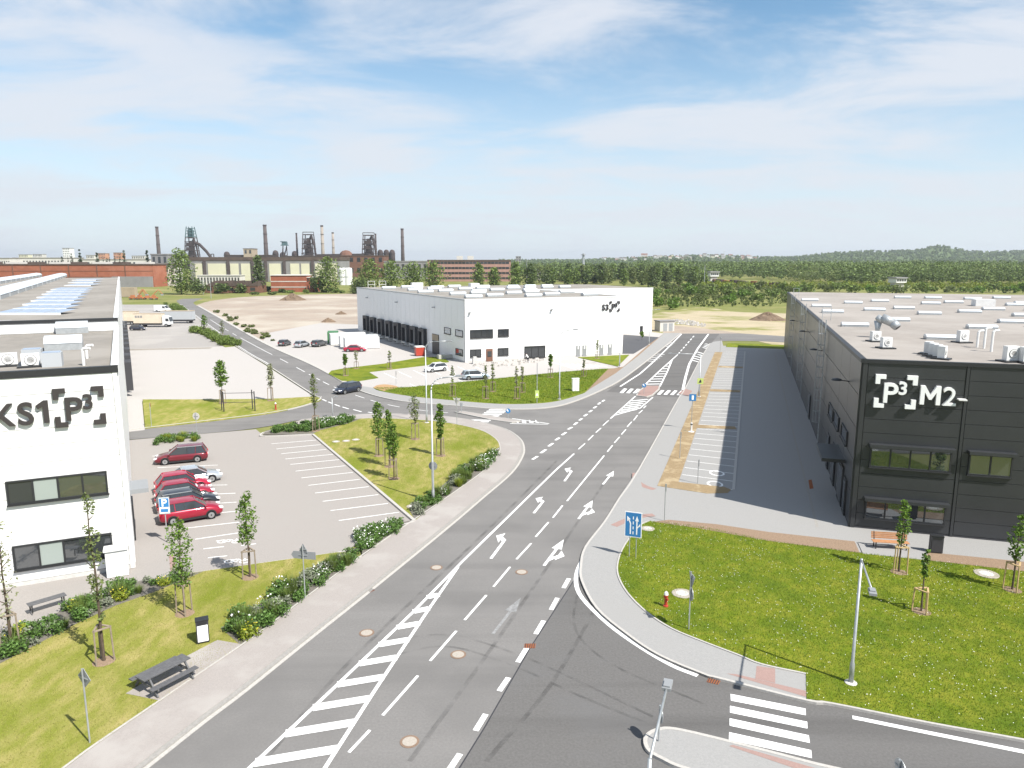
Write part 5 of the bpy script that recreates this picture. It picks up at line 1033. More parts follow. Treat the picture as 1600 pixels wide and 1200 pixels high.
# pull-up bars
b = G(374, 641); e = empty('pull_up_bars', (b.x, b.y, .1), .1, 'dark steel pull-up bars on the small dry lawn', 'exercise frame')
for k, (x, y) in enumerate(((-2.2, 0), (-1.6, -1.2), (1.7, 0), (2.3, -1.2))): MB().cyl((x, y, 0), (x, y, 2.6), .07, n=8).build('post', 'charcoal', e)
for (x0, y0, x1, y1, z) in ((-2.2, 0, -1.6, -1.2, 2.3), (1.7, 0, 2.3, -1.2, 2.3), (-2.2, 0, 1.7, 0, 2.2), (-1.6, -1.2, 2.3, -1.2, 1.2)): MB().cyl((x0, y0, z), (x1, y1, z), .035, n=6).build('bar', 'charcoal', e)
# ---------------------------------------------------------------- furniture
def planks(e, n, x0, x1, y0, y1, z, t, m, name='plank'):
    w = (y1 - y0) / n
    for k in range(n): MB().box(x0, y0 + w * k + .008, z, x1, y0 + w * (k + 1) - .008, z + t).build(name, m, e)
pA, pB = G(226, 1058, .9), G(284, 1029, .9); d = (pB - pA); e = empty('picnic_table', (*(pA + d * .5).xy, .15), math.atan2(d.y, d.x), 'dark grey picnic table with two attached benches on paved pad', 'picnic table')
e.scale = (.92, .92, 1); planks(e, 5, -1.25, 1.25, -.38, .38, .74, .05, 'dark_wood')
for s in (-1, 1):
    for k in range(2): MB().box(-1.25, s * .85 - .16 + .17 * k, .44, 1.25, s * .85 - .01 + .17 * k, .49).build('bench_plank', 'dark_wood', e)
    for x in (-.95, .95): MB().bar((x, s * .30, .74), (x, s * .95, .02), .08, .10).build('leg', 'dark_wood', e)
for x in (-.95, .95): MB().box(x - .04, -1.05, .36, x + .04, 1.05, .44).build('cross_beam', 'dark_wood', e); MB().box(x - .035, -.4, .66, x + .035, .4, .735).build('cleat', 'dark_wood', e)
def litter_bin(px, py, top, label, front, ang, w=.5):
    b = G(px, py); h = HT((px, py), top) - .1; e = empty('litter_bin', (b.x, b.y, .13), ang, label, 'litter bin')
    MB().box(-w / 2, -.22, .06, w / 2, .22, h).build('body', 'charcoal', e); MB().box(-w / 2 - .02, -.24, h, w / 2 + .02, .24, h + .06).build('lid', 'black_metal', e); MB().box(-w / 2 + .05, -.235, .12, w / 2 - .05, -.222, h - .22).build('door', front, e); MB().box(-w * .35, -.238, h - .17, w * .35, -.223, h - .05).build('slot', 'black_metal', e)
    for s in (-1, 1): MB().box(s * w * .38 - .03, -.2, 0, s * w * .38 + .03, .2, .06).build('foot', 'black_metal', e)
litter_bin(318, 1006, 969, 'dark litter bin with white front near the picnic table', 'sign_white', .45, .6); litter_bin(1461, 866, 838, 'dark green litter bin beside the wooden bench', 'charcoal', -.25, .75)
def park_bench(c, ang, label, m, L=1.9, backrest=True, h=.46):
    e = empty('park_bench', (c.x, c.y, .15), ang, label, 'bench')
    for k in range(5): MB().box(-L / 2, -.26 + .105 * k, h, L / 2, -.26 + .105 * k + .09, h + .04).build('seat_slat', m, e)
    if backrest:
        for k in range(4): z = h + .12 + .11 * k; y = .27 + .03 * k; MB().box(-L / 2, y, z, L / 2, y + .035, z + .095).build('back_slat', m, e)
    for s in (-1, 1):
        x = s * L * .42; mb = MB(); mb.bar((x, -.22, 0), (x, -.2, h), .06); mb.bar((x, .25, 0), (x, .22, h), .06); mb.bar((x, -.26, h - .03), (x, .28, h - .03), .06)
        if backrest: mb.bar((x, .24, h), (x, .40, h + .58), .05)
        mb.build('leg', 'black_metal', e)
c = (G(1368, 858) + G(1412, 862)) / 2; park_bench(c, -.16, 'brown slatted wooden bench facing the lawn by the dark hall', 'bench_wood', 2.3)
c = (G(45, 962) + G(104, 944)) / 2; d = G(104, 944) - G(45, 962); park_bench(c, math.atan2(d.y, d.x), 'grey backless bench beside the office flower bed', 'dark_wood', min(d.length, 2.6), False)
# ---------------------------------------------------------------- vehicles
def car(c, ang, paint, label, L=4.4, Wd=1.82, H=1.5, kind='hatch', rails=False, group='parked cars'):
    """x forward. kinds: hatch, suv, wagon, sedan"""
    e = empty('car', (c.x, c.y, c.z), ang, label, 'car', group); hl = L / 2; w = Wd / 2
    cl = .19 if kind != 'suv' else .24; belt = .92 if kind != 'suv' else 1.05; hood = belt - .08
    # lower body: stations (x, half width, bottom z, top z)
    tail = {'sedan': belt + .02, 'hatch': belt + .02, 'suv': belt, 'wagon': belt + .01}[kind]
    ST = [(-hl, .80, cl + .18, tail - .28), (-hl + .08, .90, cl + .08, tail - .06), (-hl + .45, .97, cl, tail), (-hl * .45, 1.0, cl, belt), (0, 1.0, cl, belt), (hl * .38, 1.0, cl, belt - .01), (hl * .62, .98, cl, hood), (hl - .35, .94, cl, hood - .12), (hl - .10, .84, cl + .06, hood - .26), (hl, .72, cl + .16, hood - .38)]
    mb = MB(); V = []; n = 9
    for x, k, zb, zt in ST:
        ww = w * k; hgt = zt - zb
        half = [(ww * .86, zb), (ww * .97, zb + hgt * .22), (ww, zb + hgt * .55), (ww * .975, zb + hgt * .86), (ww * .86, zt)]
        ring = [(x, -y, z) for y, z in half] + [(x, y, z) for y, z in reversed(half)]
        V += ring
    m = 10; F = []
    for i in range(len(ST) - 1):
        for j in range(m): a = i * m + j; b = i * m + (j + 1) % m; F.append((a, a + m, b + m, b))
    F.append(tuple(range(m))); F.append(tuple(reversed(range((len(ST) - 1) * m, len(ST) * m))))
    mb.add(V, F); body = mb.build('body', paint, e, True)
    # greenhouse
    x1 = hl * .50; x2 = hl * .13; x3, x4 = {'hatch': (-hl * .68, -hl * .93), 'suv': (-hl * .76, -hl * .95), 'wagon': (-hl * .80, -hl * .96), 'sedan': (-hl * .38, -hl * .74)}[kind]
    wb = w * .90; wr = w * .70; zb = belt - .03; zr = H - .05
    g = MB(); g.add([(x1, -wb, zb), (x1, wb, zb), (x4, wb, zb), (x4, -wb, zb), (x2, -wr, zr), (x2, wr, zr), (x3, wr, zr), (x3, -wr, zr)], [(0, 1, 5, 4), (1, 2, 6, 5), (2, 3, 7, 6), (3, 0, 4, 7)])
    g.build('window_glass', 'glass_dark', e)
    r = MB(); nx, ny = 6, 4; RV = []
    for i in range(nx + 1):
        t = i / nx; x = x2 + .10 + (x3 - .10 - x2 - .10) * t
        for j in range(ny + 1):
            s = j / ny * 2 - 1; RV.append((x, s * wr * 1.02, zr + .05 * (1 - s * s) * (1 - (2 * t - 1) ** 4) + .012 - (.05 if i in (0, nx) else 0)))
    r.add(RV, [(i * (ny + 1) + j, i * (ny + 1) + j + 1, (i + 1) * (ny + 1) + j + 1, (i + 1) * (ny + 1) + j) for i in range(nx) for j in range(ny)]); r.build('roof', paint, e, True)
    for s in (-1, 1):
        for (a, b) in (((x1, wb, zb), (x2, wr, zr)), ((x4, wb, zb), (x3, wr, zr))): MB().bar((a[0], s * a[1], a[2]), (b[0], s * b[1], b[2] + .01), .075, .06).build('pillar', paint, e)
        MB().bar((x2, s * wr, zr + .01), (x3, s * wr, zr + .01), .07, .05).build('roof_rail', 'galv' if rails else paint, e)
        for t in ((.42,) if kind in ('hatch', 'sedan') else (.40, .74)): xa = x2 + (x3 - x2) * t; MB().bar((xa + .04, s * (wb + .005), zb), (xa, s * (wr + .005), zr), .06, .03).build('pillar', 'black_metal' if t < .5 else paint, e)
        MB().cbox((x1 - .12, s * (w + .09), belt + .07), .14, .2, .13).build('mirror', paint, e)
        MB().bar((-hl * .55, s * (w * .97), cl + .06), (hl * .55, s * (w * .97), cl + .06), .08, .16).build('sill', 'black_metal', e)
        MB().cbox((hl - .17, s * w * .62, hood - .24), .30, .34, .14, s * -.45).build('headlight', 'lamp_clear', e); MB().cbox((-hl + .09, s * w * .68, belt - .14), .14, .32, .2, s * .2).build('taillight', 'lamp_red', e)
        for xx in (-hl * .60, hl * .60):
            MB().cyl((xx, s * (w - .20), .36), (xx, s * (w + .004), .36), .385, n=18).build('wheel_arch', 'black_metal', e)
            wh = MB().cyl((xx, s * (w - .2), .325), (xx, s * (w + .025), .325), .325, n=20).build('wheel', 'rubber', e); rim = MB().cyl((xx, s * (w + .02), .325), (xx, s * (w + .035), .325), .225, n=14).build('rim', 'rim', wh)
            MB().cyl((xx, s * (w + .03), .325), (xx, s * (w + .042), .325), .06, n=8).build('hub', 'black_metal', wh)
    MB().box(hl - .06, -w * .45, cl + .18, hl + .012, w * .45, cl + .36).build('grille', 'black_metal', e); MB().box(hl - .01, -.26, cl + .2, hl + .025, .26, cl + .31).build('number_plate', 'sign_white', e); MB().box(-hl - .02, -.26, cl + .38, -hl + .05, .26, cl + .5).build('number_plate', 'sign_white', e)
    return e
def gpx(ax, ay, bx, by, z=.025): A = G(ax, ay); B = G(bx, by); c = (A + B) / 2; c.z = z; return c, math.atan2(B.y - A.y, B.x - A.x)
# axle points rear -> front read off the photograph
c, a = gpx(304, 722, 249, 727); c += Vector((.15, .75, 0)); car(c, a, 'car_maroon', 'maroon estate car parked alone facing the white office', 4.75, 1.9, 1.62, 'wagon', True)
row = [('car_silver', 'silver saloon at the back of the parked row', 4.6, 'sedan', 1.45, False, 757, 305), ('car_red2', 'red hatchback, second from the back of the parked row', 4.3, 'hatch', 1.6, False, 769, 288), ('car_red', 'red hatchback in the middle of the parked row', 4.4, 'hatch', 1.58, False, 783, 291), ('car_black', 'black estate car with silver roof rails in the parked row', 4.6, 'wagon', 1.52, True, 797, 296), ('car_red', 'red crossover nearest the parking sign', 4.4, 'suv', 1.64, False, 815, 301)]
ax0 = G(333, 811) - G(270, 822); aR = math.atan2(ax0.y, ax0.x)
for p, lab, L, kd, H, rl_, yy, xx in row: cc = G(xx, yy, .025) + Vector((-math.sin(aR), math.cos(aR), 0)) * .75; car(cc, aR, p, lab, L, 1.82, H, kd, rl_, 'cars parked in a row by the office')
c = G(543, 613, .012); d = G(530, 607) - G(560, 598); car(c, math.atan2(d.y, d.x) - .25, 'car_navy', 'dark car driving on the curving side road', 4.5, 1.82, 1.5, 'wagon', False, 'cars on the road')
d = G(690, 573) - G(672, 577); car(G(681, 580, .03), math.atan2(d.y, d.x) + 2.75, 'car_white', 'white hatchback in the hall car park', 4.2, 1.78, 1.5, 'hatch')
car(G(743, 592, .03), math.atan2(d.y, d.x) - .75, 'car_lightblue', 'pale silver estate car in the hall car park', 4.6, 1.82, 1.5, 'wagon', True)
car(G(555, 549, .03), math.radians(8), 'car_red2', 'red saloon beside the white containers', 4.8, 1.85, 1.45, 'sedan'); car(G(499, 541, .03), math.radians(70), 'car_grey', 'grey hatchback beside the green container', 4.3, 1.8, 1.52, 'suv'); car(G(472, 542, .03), math.radians(72), 'car_silver', 'silver hatchback near the bare land', 4.2, 1.78, 1.48, 'hatch'); car(G(445, 540, .03), math.radians(80), 'car_grey', 'small grey car closest to the far road', 3.8, 1.7, 1.45, 'hatch')
car(G(216, 516, .03), math.radians(5), 'car_navy', 'dark blue hatchback in front of the parked trucks', 4.2, 1.8, 1.5, 'hatch')
# delivery van
def wheels(e, xs, w, r, n=16):
    for x in xs:
        for s in (-1, 1): t = MB().cyl((x, s * (w - .3), r), (x, s * (w + .01), r), r, n=n).build('wheel', 'rubber', e); MB().cyl((x, s * (w + .01), r), (x, s * (w + .03), r), r * .58, n=10).build('rim', 'rim', t)
def van(c, ang, label):
    e = empty('delivery_van', c, ang, label, 'van'); w = 1.0
    prof = [(-2.7, .35), (2.55, .35), (2.75, .6), (2.7, 1.05), (1.95, 1.35), (1.25, 2.25), (.9, 2.45), (-2.6, 2.5), (-2.75, 2.3)]
    MB().extrude(prof, (0, w, 0), (1, 0, 0), (0, 0, 1), (0, -1, 0), 2 * w).build('body', 'car_white', e)
    MB().extrude([(1.95, 1.37), (1.27, 2.22), (1.33, 2.26), (2.0, 1.40)], (0, w * .88, 0), (1, 0, 0), (0, 0, 1), (0, -1, 0), 1.76 * w).build('windscreen', 'glass_dark', e)
    for s in (-1, 1): MB().extrude([(.55, 1.4), (1.75, 1.4), (1.2, 2.1), (.55, 2.1)], (0, s * (w + .008), 0), (1, 0, 0), (0, 0, 1), (0, s, 0), .01).build('side_window', 'glass_dark', e); MB().cbox((2.7, s * .72, .85), .14, .34, .25).build('headlight', 'lamp_clear', e)
    wheels(e, (-1.7, 1.75), w, .36)
van(G(254, 487, .03), math.radians(-4), 'white delivery van at the top of the yard')
def truck(c, ang, label, box, cabm, Lb=9.5, hb=2.7, cab=True, text=False):
    e = empty('truck', c, ang, label, 'truck', 'trucks parked in the yard'); w = 1.25
    bx = MB().box(-Lb / 2, -w, 1.15, Lb / 2, w, 1.15 + hb).build('cargo_box', box, e); MB().box(-Lb / 2 - .04, -w - .02, 1.1 + hb, Lb / 2 + .04, w + .02, 1.22 + hb).build('top_rail', 'wall_tan', e); MB().box(-Lb / 2, -w * .8, .75, Lb / 2 + (2.2 if cab else 0), w * .8, 1.1).build('chassis', 'black_metal', e); MB().box(-Lb / 2, -w - .005, .62, Lb / 2, -w + .03, 1.05).build('side_skirt', 'charcoal', e)
    if text:
        for k in range(3): MB().box(-Lb / 2 + .5 + .75 * k, -w - .012, 2.7, -Lb / 2 + 1.1 + .75 * k, -w - .004, 3.35).build('box_emblem', 'wall_grey', e)
    if cab:
        x0 = Lb / 2 + .25; prof = [(x0, .7), (x0 + 2.0, .7), (x0 + 2.1, 1.5), (x0 + 1.75, 2.9), (x0 + .9, 3.2), (x0, 3.3)]
        MB().extrude(prof, (0, w * .97, 0), (1, 0, 0), (0, 0, 1), (0, -1, 0), 1.94 * w).build('cab', cabm, e); MB().extrude([(x0 + 2.08, 1.6), (x0 + 1.78, 2.8), (x0 + 1.83, 2.83), (x0 + 2.14, 1.62)], (0, w * .88, 0), (1, 0, 0), (0, 0, 1), (0, -1, 0), 1.76 * w).build('windscreen', 'glass_dark', e)
        for s in (-1, 1): MB().extrude([(x0 + .9, 1.7), (x0 + 1.9, 1.7), (x0 + 1.65, 2.5), (x0 + .9, 2.5)], (0, s * (w * .97 + .008), 0), (1, 0, 0), (0, 0, 1), (0, s, 0), .01).build('side_window', 'glass_dark', e)
        wheels(e, (-Lb / 2 + 1.2, -Lb / 2 + 2.3, x0 + 1.0), w, .5)
    else: wheels(e, (-Lb / 2 + 1.2, -Lb / 2 + 2.3, Lb / 2 - 1.3), w, .5)
truck(G(232, 511, .03) + Vector((0, .8, 0)), math.radians(2), 'cream box truck with white cab parked across the yard', 'truck_cream', 'car_white', 8.0, 2.7, True, True); truck(G(262, 506, .03) + Vector((2, 3, 0)), math.radians(2), 'grey box trailer behind the cream truck', 'truck_grey', 'car_white', 9.5, 2.6, False); truck(G(196, 508, .03) + Vector((-1, 2, 0)), math.radians(2), 'cream trailer with red top against the white hall', 'truck_cream', 'car_white', 7.5, 2.8, False)
# containers by the loading yard
def container(c, ang, label, m, L=6.0, h=2.6, w=2.4):
    e = empty('container', c, ang, label, 'container', 'containers in the loading yard'); MB().box(-L / 2, -w / 2, .1, L / 2, w / 2, h).build('box', m, e)
    n = int(L / .3)
    for k in range(n): MB().box(-L / 2 + L * (k + .25) / n, -w / 2 - .04, .25, -L / 2 + L * (k + .75) / n, -w / 2 - .001, h - .15).build('rib', m, e)
    for s in (-1, 1): MB().bar((-L / 2 - .03, s * w / 4, .2), (-L / 2 - .03, s * w / 4, h - .1), .05).build('lock_rod', 'galv', e)
    for x in (-L / 2 + .1, L / 2 - .1): MB().box(x - .1, -w / 2, 0, x + .1, w / 2, .1).build('corner_foot', 'charcoal', e)
cA = math.atan2(u3.y, u3.x)
p = G(563, 546); container(Vector((p.x, p.y + 1.5, .03)), cA, 'white container nearest the red saloon', 'car_white', 7.5); container(Vector((p.x - 1.5, p.y + 5.5, .03)), cA, 'white container behind the nearest one', 'car_white', 8.5); container(Vector((p.x - 5, p.y + 10, .03)), cA, 'white container at the back of the group', 'white_metal', 8.0)
p = G(519, 536); container(Vector((p.x, p.y + 1, .03)), cA + 1.4, 'dark green container at the end of the row', 'green_paint', 4.5)
p = G(656, 556); e = empty('waste_compactor', (p.x, p.y, .03), cA, 'orange red waste container by the docks', 'container'); e.scale = (.7, .8, .85); MB().box(-1.3, -.9, .15, 1.3, .9, 2.1).build('body', 'hydrant_red', e); MB().box(-1.3, -.95, 2.1, 1.3, .95, 2.35).build('lid', 'white_metal', e); MB().box(-1.1, -.8, 0, 1.1, .8, .15).build('skid', 'charcoal', e)
p = G(698, 561); e = empty('pallet_stack', (p.x, p.y, .03), cA, 'stack of pale building boards beside the white hall', 'pallet')
for k in range(5): MB().box(-1.8, -.7, .14 + .16 * k, 1.8, .7, .28 + .16 * k).build('board', 'wall_pale', e)
for x in (-1.4, 0, 1.4): MB().box(x - .1, -.7, 0, x + .1, .7, .13).build('block', 'timber', e)
p = G(742, 568.5); e = empty('concrete_block', (p.x, p.y, .03), .3, 'upright concrete block before the white hall', 'block'); MB().box(-.45, -.4, 0, .45, .4, 1.1).build('body', 'concrete', e); MB().box(-.3, -.25, 1.1, .3, .25, 1.35).build('cap', 'concrete', e)
p = G(1038, 517); e = empty('substation', (p.x, p.y, .0), .3, 'small pale grey substation hut past the far pavement', 'hut'); MB().box(-2.2, -1.5, 0, 2.2, 1.5, 2.7).build('wall', 'wall_pale', e); MB().box(-2.4, -1.7, 2.7, 2.4, 1.7, 2.95).build('roof', 'wall_grey', e)
for x in (-1.2, .5): MB().box(x, -1.53, .1, x + 1.2, -1.5, 2.2).build('door', 'galv', e)
# rubble in front of the hall and stone row at the road end
def rocks(name, pts, n, s, m, label, rs=RS):
    X, Y = sample(poly_px(pts), n, rs); mb = MB()
    for x, y in zip(X, Y):
        r = s * rs.uniform(.4, 1.3); vs_ = [Vector((x, y, 0)) + Vector((rs.uniform(.6, 1) * r * a, rs.uniform(.6, 1) * r * b, r * c)) for a, b, c in ((1, 0, .1), (0, 1, .1), (-1, 0, .1), (0, -1, .1), (.2, .1, .9))]
        mb.add(vs_, [(0, 1, 4), (1, 2, 4), (2, 3, 4), (3, 0, 4)])
    o = mb.build(name, m); tag(o, label, None, None, 'stuff')
rocks('rubble', [(735, 571), (800, 562), (850, 559), (850, 566), (800, 572), (745, 575)], 110, .35, 'rubble', 'loose rubble along the base of the white hall')
rocks('rubble', [(1043, 500), (1075, 500), (1105, 507), (1100, 511), (1045, 505)], 260, .45, 'rubble', 'heap of pale rubble at the end of the road')
# people: one worker stooping by the white hall
def person(c, ang, label):
    J = {0: ((0, 0, .92), .15), 1: ((.10, 0, 1.12), .16), 2: ((.28, 0, 1.34), .17), 3: ((.36, 0, 1.46), .065), 4: ((.44, 0, 1.60), .105), 5: ((.47, 0, 1.70), .08),
         6: ((.28, .2, 1.36), .07), 7: ((.38, .26, 1.08), .05), 8: ((.56, .2, .90), .04), 9: ((.28, -.2, 1.36), .07), 10: ((.40, -.26, 1.08), .05), 11: ((.58, -.18, .92), .04),
         12: ((.0, .1, .88), .10), 13: ((.08, .12, .48), .07), 14: ((-.04, .12, .08), .05), 15: ((.1, .12, .04), .04), 16: ((0, -.1, .88), .10), 17: ((-.04, -.12, .48), .07), 18: ((-.2, -.12, .08), .05), 19: ((-.06, -.12, .04), .04)}
    E_ = [(0, 1), (1, 2), (2, 3), (3, 4), (4, 5), (2, 6), (6, 7), (7, 8), (2, 9), (9, 10), (10, 11), (0, 12), (12, 13), (13, 14), (14, 15), (0, 16), (16, 17), (17, 18), (18, 19)]
    me = bpy.data.meshes.new('person'); me.from_pydata([J[k][0] for k in range(20)], E_, []); me.materials.append(MATS['cloth_white']); me.materials.append(MATS['cloth_dark']); me.materials.append(MATS['skin'])
    o = bpy.data.objects.new('person', me); col.objects.link(o); sk = o.modifiers.new('skin', 'SKIN'); 
    for k in range(20): v = me.skin_vertices[0].data[k]; v.radius = (J[k][1], J[k][1]); v.use_root = (k == 0)
    o.modifiers.new('sub', 'SUBSURF').levels = 1; bpy.context.view_layer.update()
    m2_ = bpy.data.meshes.new_from_object(o.evaluated_get(bpy.context.evaluated_depsgraph_get())); m2_.materials.clear()
    for k in ('cloth_white', 'cloth_dark', 'skin'): m2_.materials.append(MATS[k])
    for p in m2_.polygons: z = p.center.z; p.material_index = 1 if z < .92 and p.center.x < .35 else (2 if (z > 1.5 or (p.center.x > .5 and z < 1.0)) else 0); p.use_smooth = True
    bpy.data.objects.remove(o); o = bpy.data.objects.new('person', m2_); col.objects.link(o); o.location = c; o.rotation_euler = (0, 0, ang); tag(o, label, 'person')
    h = MB().lathe([(.115, 0), (.12, .06), (.08, .13), (.02, .15)], 10).build('hair', 'cloth_dark', o); h.location = (.44, 0, 1.62); return o
person(G(825, 566, .03), math.radians(160), 'person in white top and dark trousers stooping by the hall window')
# ---------------------------------------------------------------- background: trees
def big_tree(px, py, top, hw, m, label, shape='oval', n=900, name='tree', group=None, c0=.12, cat='tree', Y=None):
    b = G(px, py) if Y is None else Vector((at(px, 405, Y).x, Y, 0)); v = (top - 600) / FPX
    h = CAM_H - b.y * (math.sin(PITCH) + v * math.cos(PITCH)) / (math.cos(PITCH) - v * math.sin(PITCH)); rad = hw / FPX * b.y
    rs = np.random.RandomState(int(px * 13 + top * 7) % 99991); e = empty(name, (b.x, b.y, -.05), 0, label, cat, group)
    mb = MB(); r0 = max(.12, h * .018); pts = [Vector((0, 0, 0)), Vector((rs.uniform(-.2, .2), rs.uniform(-.2, .2), h * .35)), Vector((rs.uniform(-.4, .4), rs.uniform(-.4, .4), h * .9))]; mb.tube(pts, [r0, r0 * .75, r0 * .2], 6)
    for k in range(6): a = k * 1.9; z = h * (.25 + .09 * k); L = rad * .7; mb.tube([(0, 0, z), (math.cos(a) * L, math.sin(a) * L, z + L * .7)], [r0 * .45, r0 * .12], 5)
    mb.build('trunk', 'bark', e)
    if shape == 'oval': P = crown_points(h * c0, h * .97, rad, n, rs, 22, 'oval')
    elif shape == 'bush':
        P = np.concatenate([blob_points(max(8, n // 14), (rs.uniform(-.6, .6) * rad, rs.uniform(-.6, .6) * rad, h * rs.uniform(.25, .72)), (rad * .45, rad * .45, h * .28), rs, .4) for _ in range(14)])
    else: P = crown_points(h * c0, h, rad, n, rs, 20, shape)
    P[:, 2] = np.maximum(P[:, 2], .2)
    sz = max(.22, min(rad * .16, b.y / 850)); link('crown', quads_mesh('crown', leaf_quads(P, sz * 1.25, rs)), m, e); return e
T = [(284, 460, 393, 24, 'leaf_mid', 'largest broad tree left of the cream hall', 'oval', 2200), (308, 460, 432, 20, 'leaf_dark', 'bushy growth at the foot of the largest tree', 'bush', 900), (345, 459, 440, 16, 'leaf_dark', 'low bush before the sawtooth roofs', 'bush', 700), (375, 458, 442, 14, 'leaf_dark', 'second low bush before the sawtooth roofs', 'bush', 600),
     (406, 457, 401, 13, 'leaf_dark', 'tall tree beside the red brick block', 'column', 1500), (513, 457, 405, 26, 'leaf_mid', 'broad tree right of the red brick block', 'oval', 1800), (496, 457, 425, 12, 'leaf_dark', 'smaller tree hugging the red brick block', 'bush', 700), (578, 456, 409, 26, 'leaf_mid', 'leafy tree below the third furnace', 'oval', 1500), (612, 456, 411, 26, 'leaf_mid', 'leafy tree left of the white hall roof', 'oval', 1500), (646, 453, 413, 24, 'leaf_mid', 'leafy tree behind the white hall corner', 'oval', 1400), (676, 450, 411, 22, 'leaf_mid', 'leafy tree at the end of the pink block', 'oval', 1400), (560, 458, 430, 14, 'leaf_dark', 'bush at the edge of the bare land', 'bush', 700),
     (748, 450, 412, 13, 'leaf_mid', 'tree before the middle of the pink block', 'oval', 900), (772, 450, 420, 13, 'leaf_mid', 'tree before the right half of the pink block', 'oval', 900), (805, 452, 410, 13, 'leaf_mid', 'tree at the right end of the pink block', 'oval', 900), (828, 452, 414, 14, 'leaf_dark', 'dark tree right of the pink block', 'oval', 900)]
for t in T: big_tree(*t[:4], t[4], t[5], t[6], t[7])
for k, (px, top, hw) in enumerate(((97, 402, 4), (106, 400, 3), (112, 396, 4), (125, 391, 7), (152, 396, 5), (161, 400, 3), (167, 402, 3), (171, 399, 3.5), (179, 401, 3), (187, 396, 4), (194, 393, 5), (230, 391, 8))): big_tree(px, 0, top, hw, 'leaf_conifer', 'narrow dark tree rising behind the long brick hall', 'cone' if k % 2 else 'column', 500, 'narrow_tree', 'narrow trees behind the brick hall', .05, 'tree', 600)
rs = np.random.RandomState(21)
for k in range(64):                                   # belt of trees between the white hall and the railway
    px = 836 + 262 * (k / 64) + rs.uniform(-4, 4); py = rs.uniform(436, 449) - (2 if px < 1000 else 0); big_tree(px, py, rs.uniform(411, 426), rs.uniform(8, 14), ['leaf_mid', 'leaf_dark', 'leaf_olive'][k % 3], ['mid green', 'dark green', 'olive green'][k % 3] + ' tree in the belt behind the ' + ['left end of the white hall front', 'middle of the white hall front', 'sign on the white hall', 'set-back wing of the white hall', 'open land past the white hall', 'masts by the rail wagons'][min(5, int((px - 836) / 44))], 'oval', 520, 'tree', 'tree belt behind the white hall')
for k in range(84):                                   # scrub on the waste land
    px, py = rs.uniform(1020, 1240), rs.uniform(452, 484)
    if py > 474 and px > 1060: py -= 18
    big_tree(px, py, py - (rs.uniform(11, 17) if k % 2 else rs.uniform(5, 9)), (rs.uniform(7, 12) if k % 2 else rs.uniform(3, 6)), ['leaf_mid', 'leaf_olive', 'leaf_fresh'][k % 3], ['mid green', 'olive', 'light green'][k % 3] + (' large' if k % 2 else ' small') + ' bush on the waste land ' + ['next to the white hall end', 'straight past the road end', 'below the rail wagons', 'next to the dark hall corner'][min(3, max(0, int((px - 1020) / 55)))], 'bush', 330, 'bush', 'scrub bushes on the waste land', .05, 'bush')
for k in range(16): px = 1240 + 24 * k + rs.uniform(-5, 5); big_tree(px, 457.5 + rs.uniform(-2, 2), rs.uniform(437, 448), rs.uniform(10, 16), rs.choice(['leaf_mid', 'leaf_fresh', 'leaf_olive']), '%s green bush, counted along the far edge of the dark hall roof' % ('first second third fourth fifth sixth seventh eighth ninth tenth eleventh twelfth thirteenth fourteenth fifteenth sixteenth'.split()[k]), 'bush', 420, 'bush', 'bushes behind the dark hall', .05, 'bush')
for k in range(26):
    px = 318 + 240 * rs.uniform(); py = rs.uniform(455, 461); big_tree(px, py, py - rs.uniform(4, 9), rs.uniform(5, 10), rs.choice(['leaf_mid', 'leaf_dark']), 'low bush at the far edge of the bare land ' + ['under the big tree', 'before the sawtooth sheds', 'before the brick block', 'under the broad tree'][min(3, int((px - 318) / 60))], 'bush', 260, 'bush', 'bushes edging the bare land', .05, 'bush')
for k in range(22):
    t = k / 22; px, py = (330 + 85 * t, 493 + 45 * t); py -= rs.uniform(2, 7); px += rs.uniform(2, 16); big_tree(px, py, py - rs.uniform(2.5, 6), rs.uniform(3, 7), 'leaf_olive', 'weedy tuft beside the far road, ' + ['farthest', 'far', 'middle', 'near', 'nearest'][int(t * 5)] + ' stretch', 'bush', 160, 'bush', 'weeds along the far road', .05, 'bush')
# far woods and wooded hills: nobody could count these
def woods(name, label, n, fx, m, seed, hh=(11, 17), q=70, size=1.0):
    rs = np.random.RandomState(seed); out = []
    for _ in range(n):
        x, y, z = fx(rs); h = rs.uniform(*hh); r = h * rs.uniform(.26, .38); P = blob_points(q, (0, 0, h * .58), (r, r, h * .42), rs, .75) + np.array([x, y, z]); out.append(leaf_quads(P, size * (.5 + y / 1500), rs))
    o = link(name, quads_mesh(name, np.concatenate(out)), m); tag(o, label, None, None, 'stuff')
def f_right(rs):
    y = 545 * (2.6 ** rs.uniform(0, 1)) ; lo = 1330 - min(max(y - 545, 0), 330) / 330 * 340; px = rs.uniform(lo, 1760); return (px - 800) / FPX * y, y, -.1
woods('forest', 'wide dark green wood behind the dark hall', 1900, f_right, 'leaf_wood', 1, (9, 19), 80)
def f_right2(rs):
    y = rs.uniform(560, 900); px = rs.uniform(1230, 1760); return (px - 800) / FPX * y, y, -.1
woods('forest', 'paler trees mixed into the wood behind the dark hall', 420, f_right2, 'leaf_olive', 2, (8, 17), 80)
def f_mid(rs):
    y = rs.uniform(700, 1500); px = rs.uniform(800, 1240); return (px - 800) / FPX * y, y, -.1
woods('forest', 'distant wood behind the railway', 800, f_mid, 'leaf_wood', 3, (7, 16), 60, 1.2)
def f_left(rs):
    y = rs.uniform(900, 2200); px = rs.uniform(-160, 840); return (px - 800) / FPX * y, y, -.1
woods('forest', 'distant trees between the works and the town', 700, f_left, 'leaf_dark', 4, (8, 13), 36, 1.3)
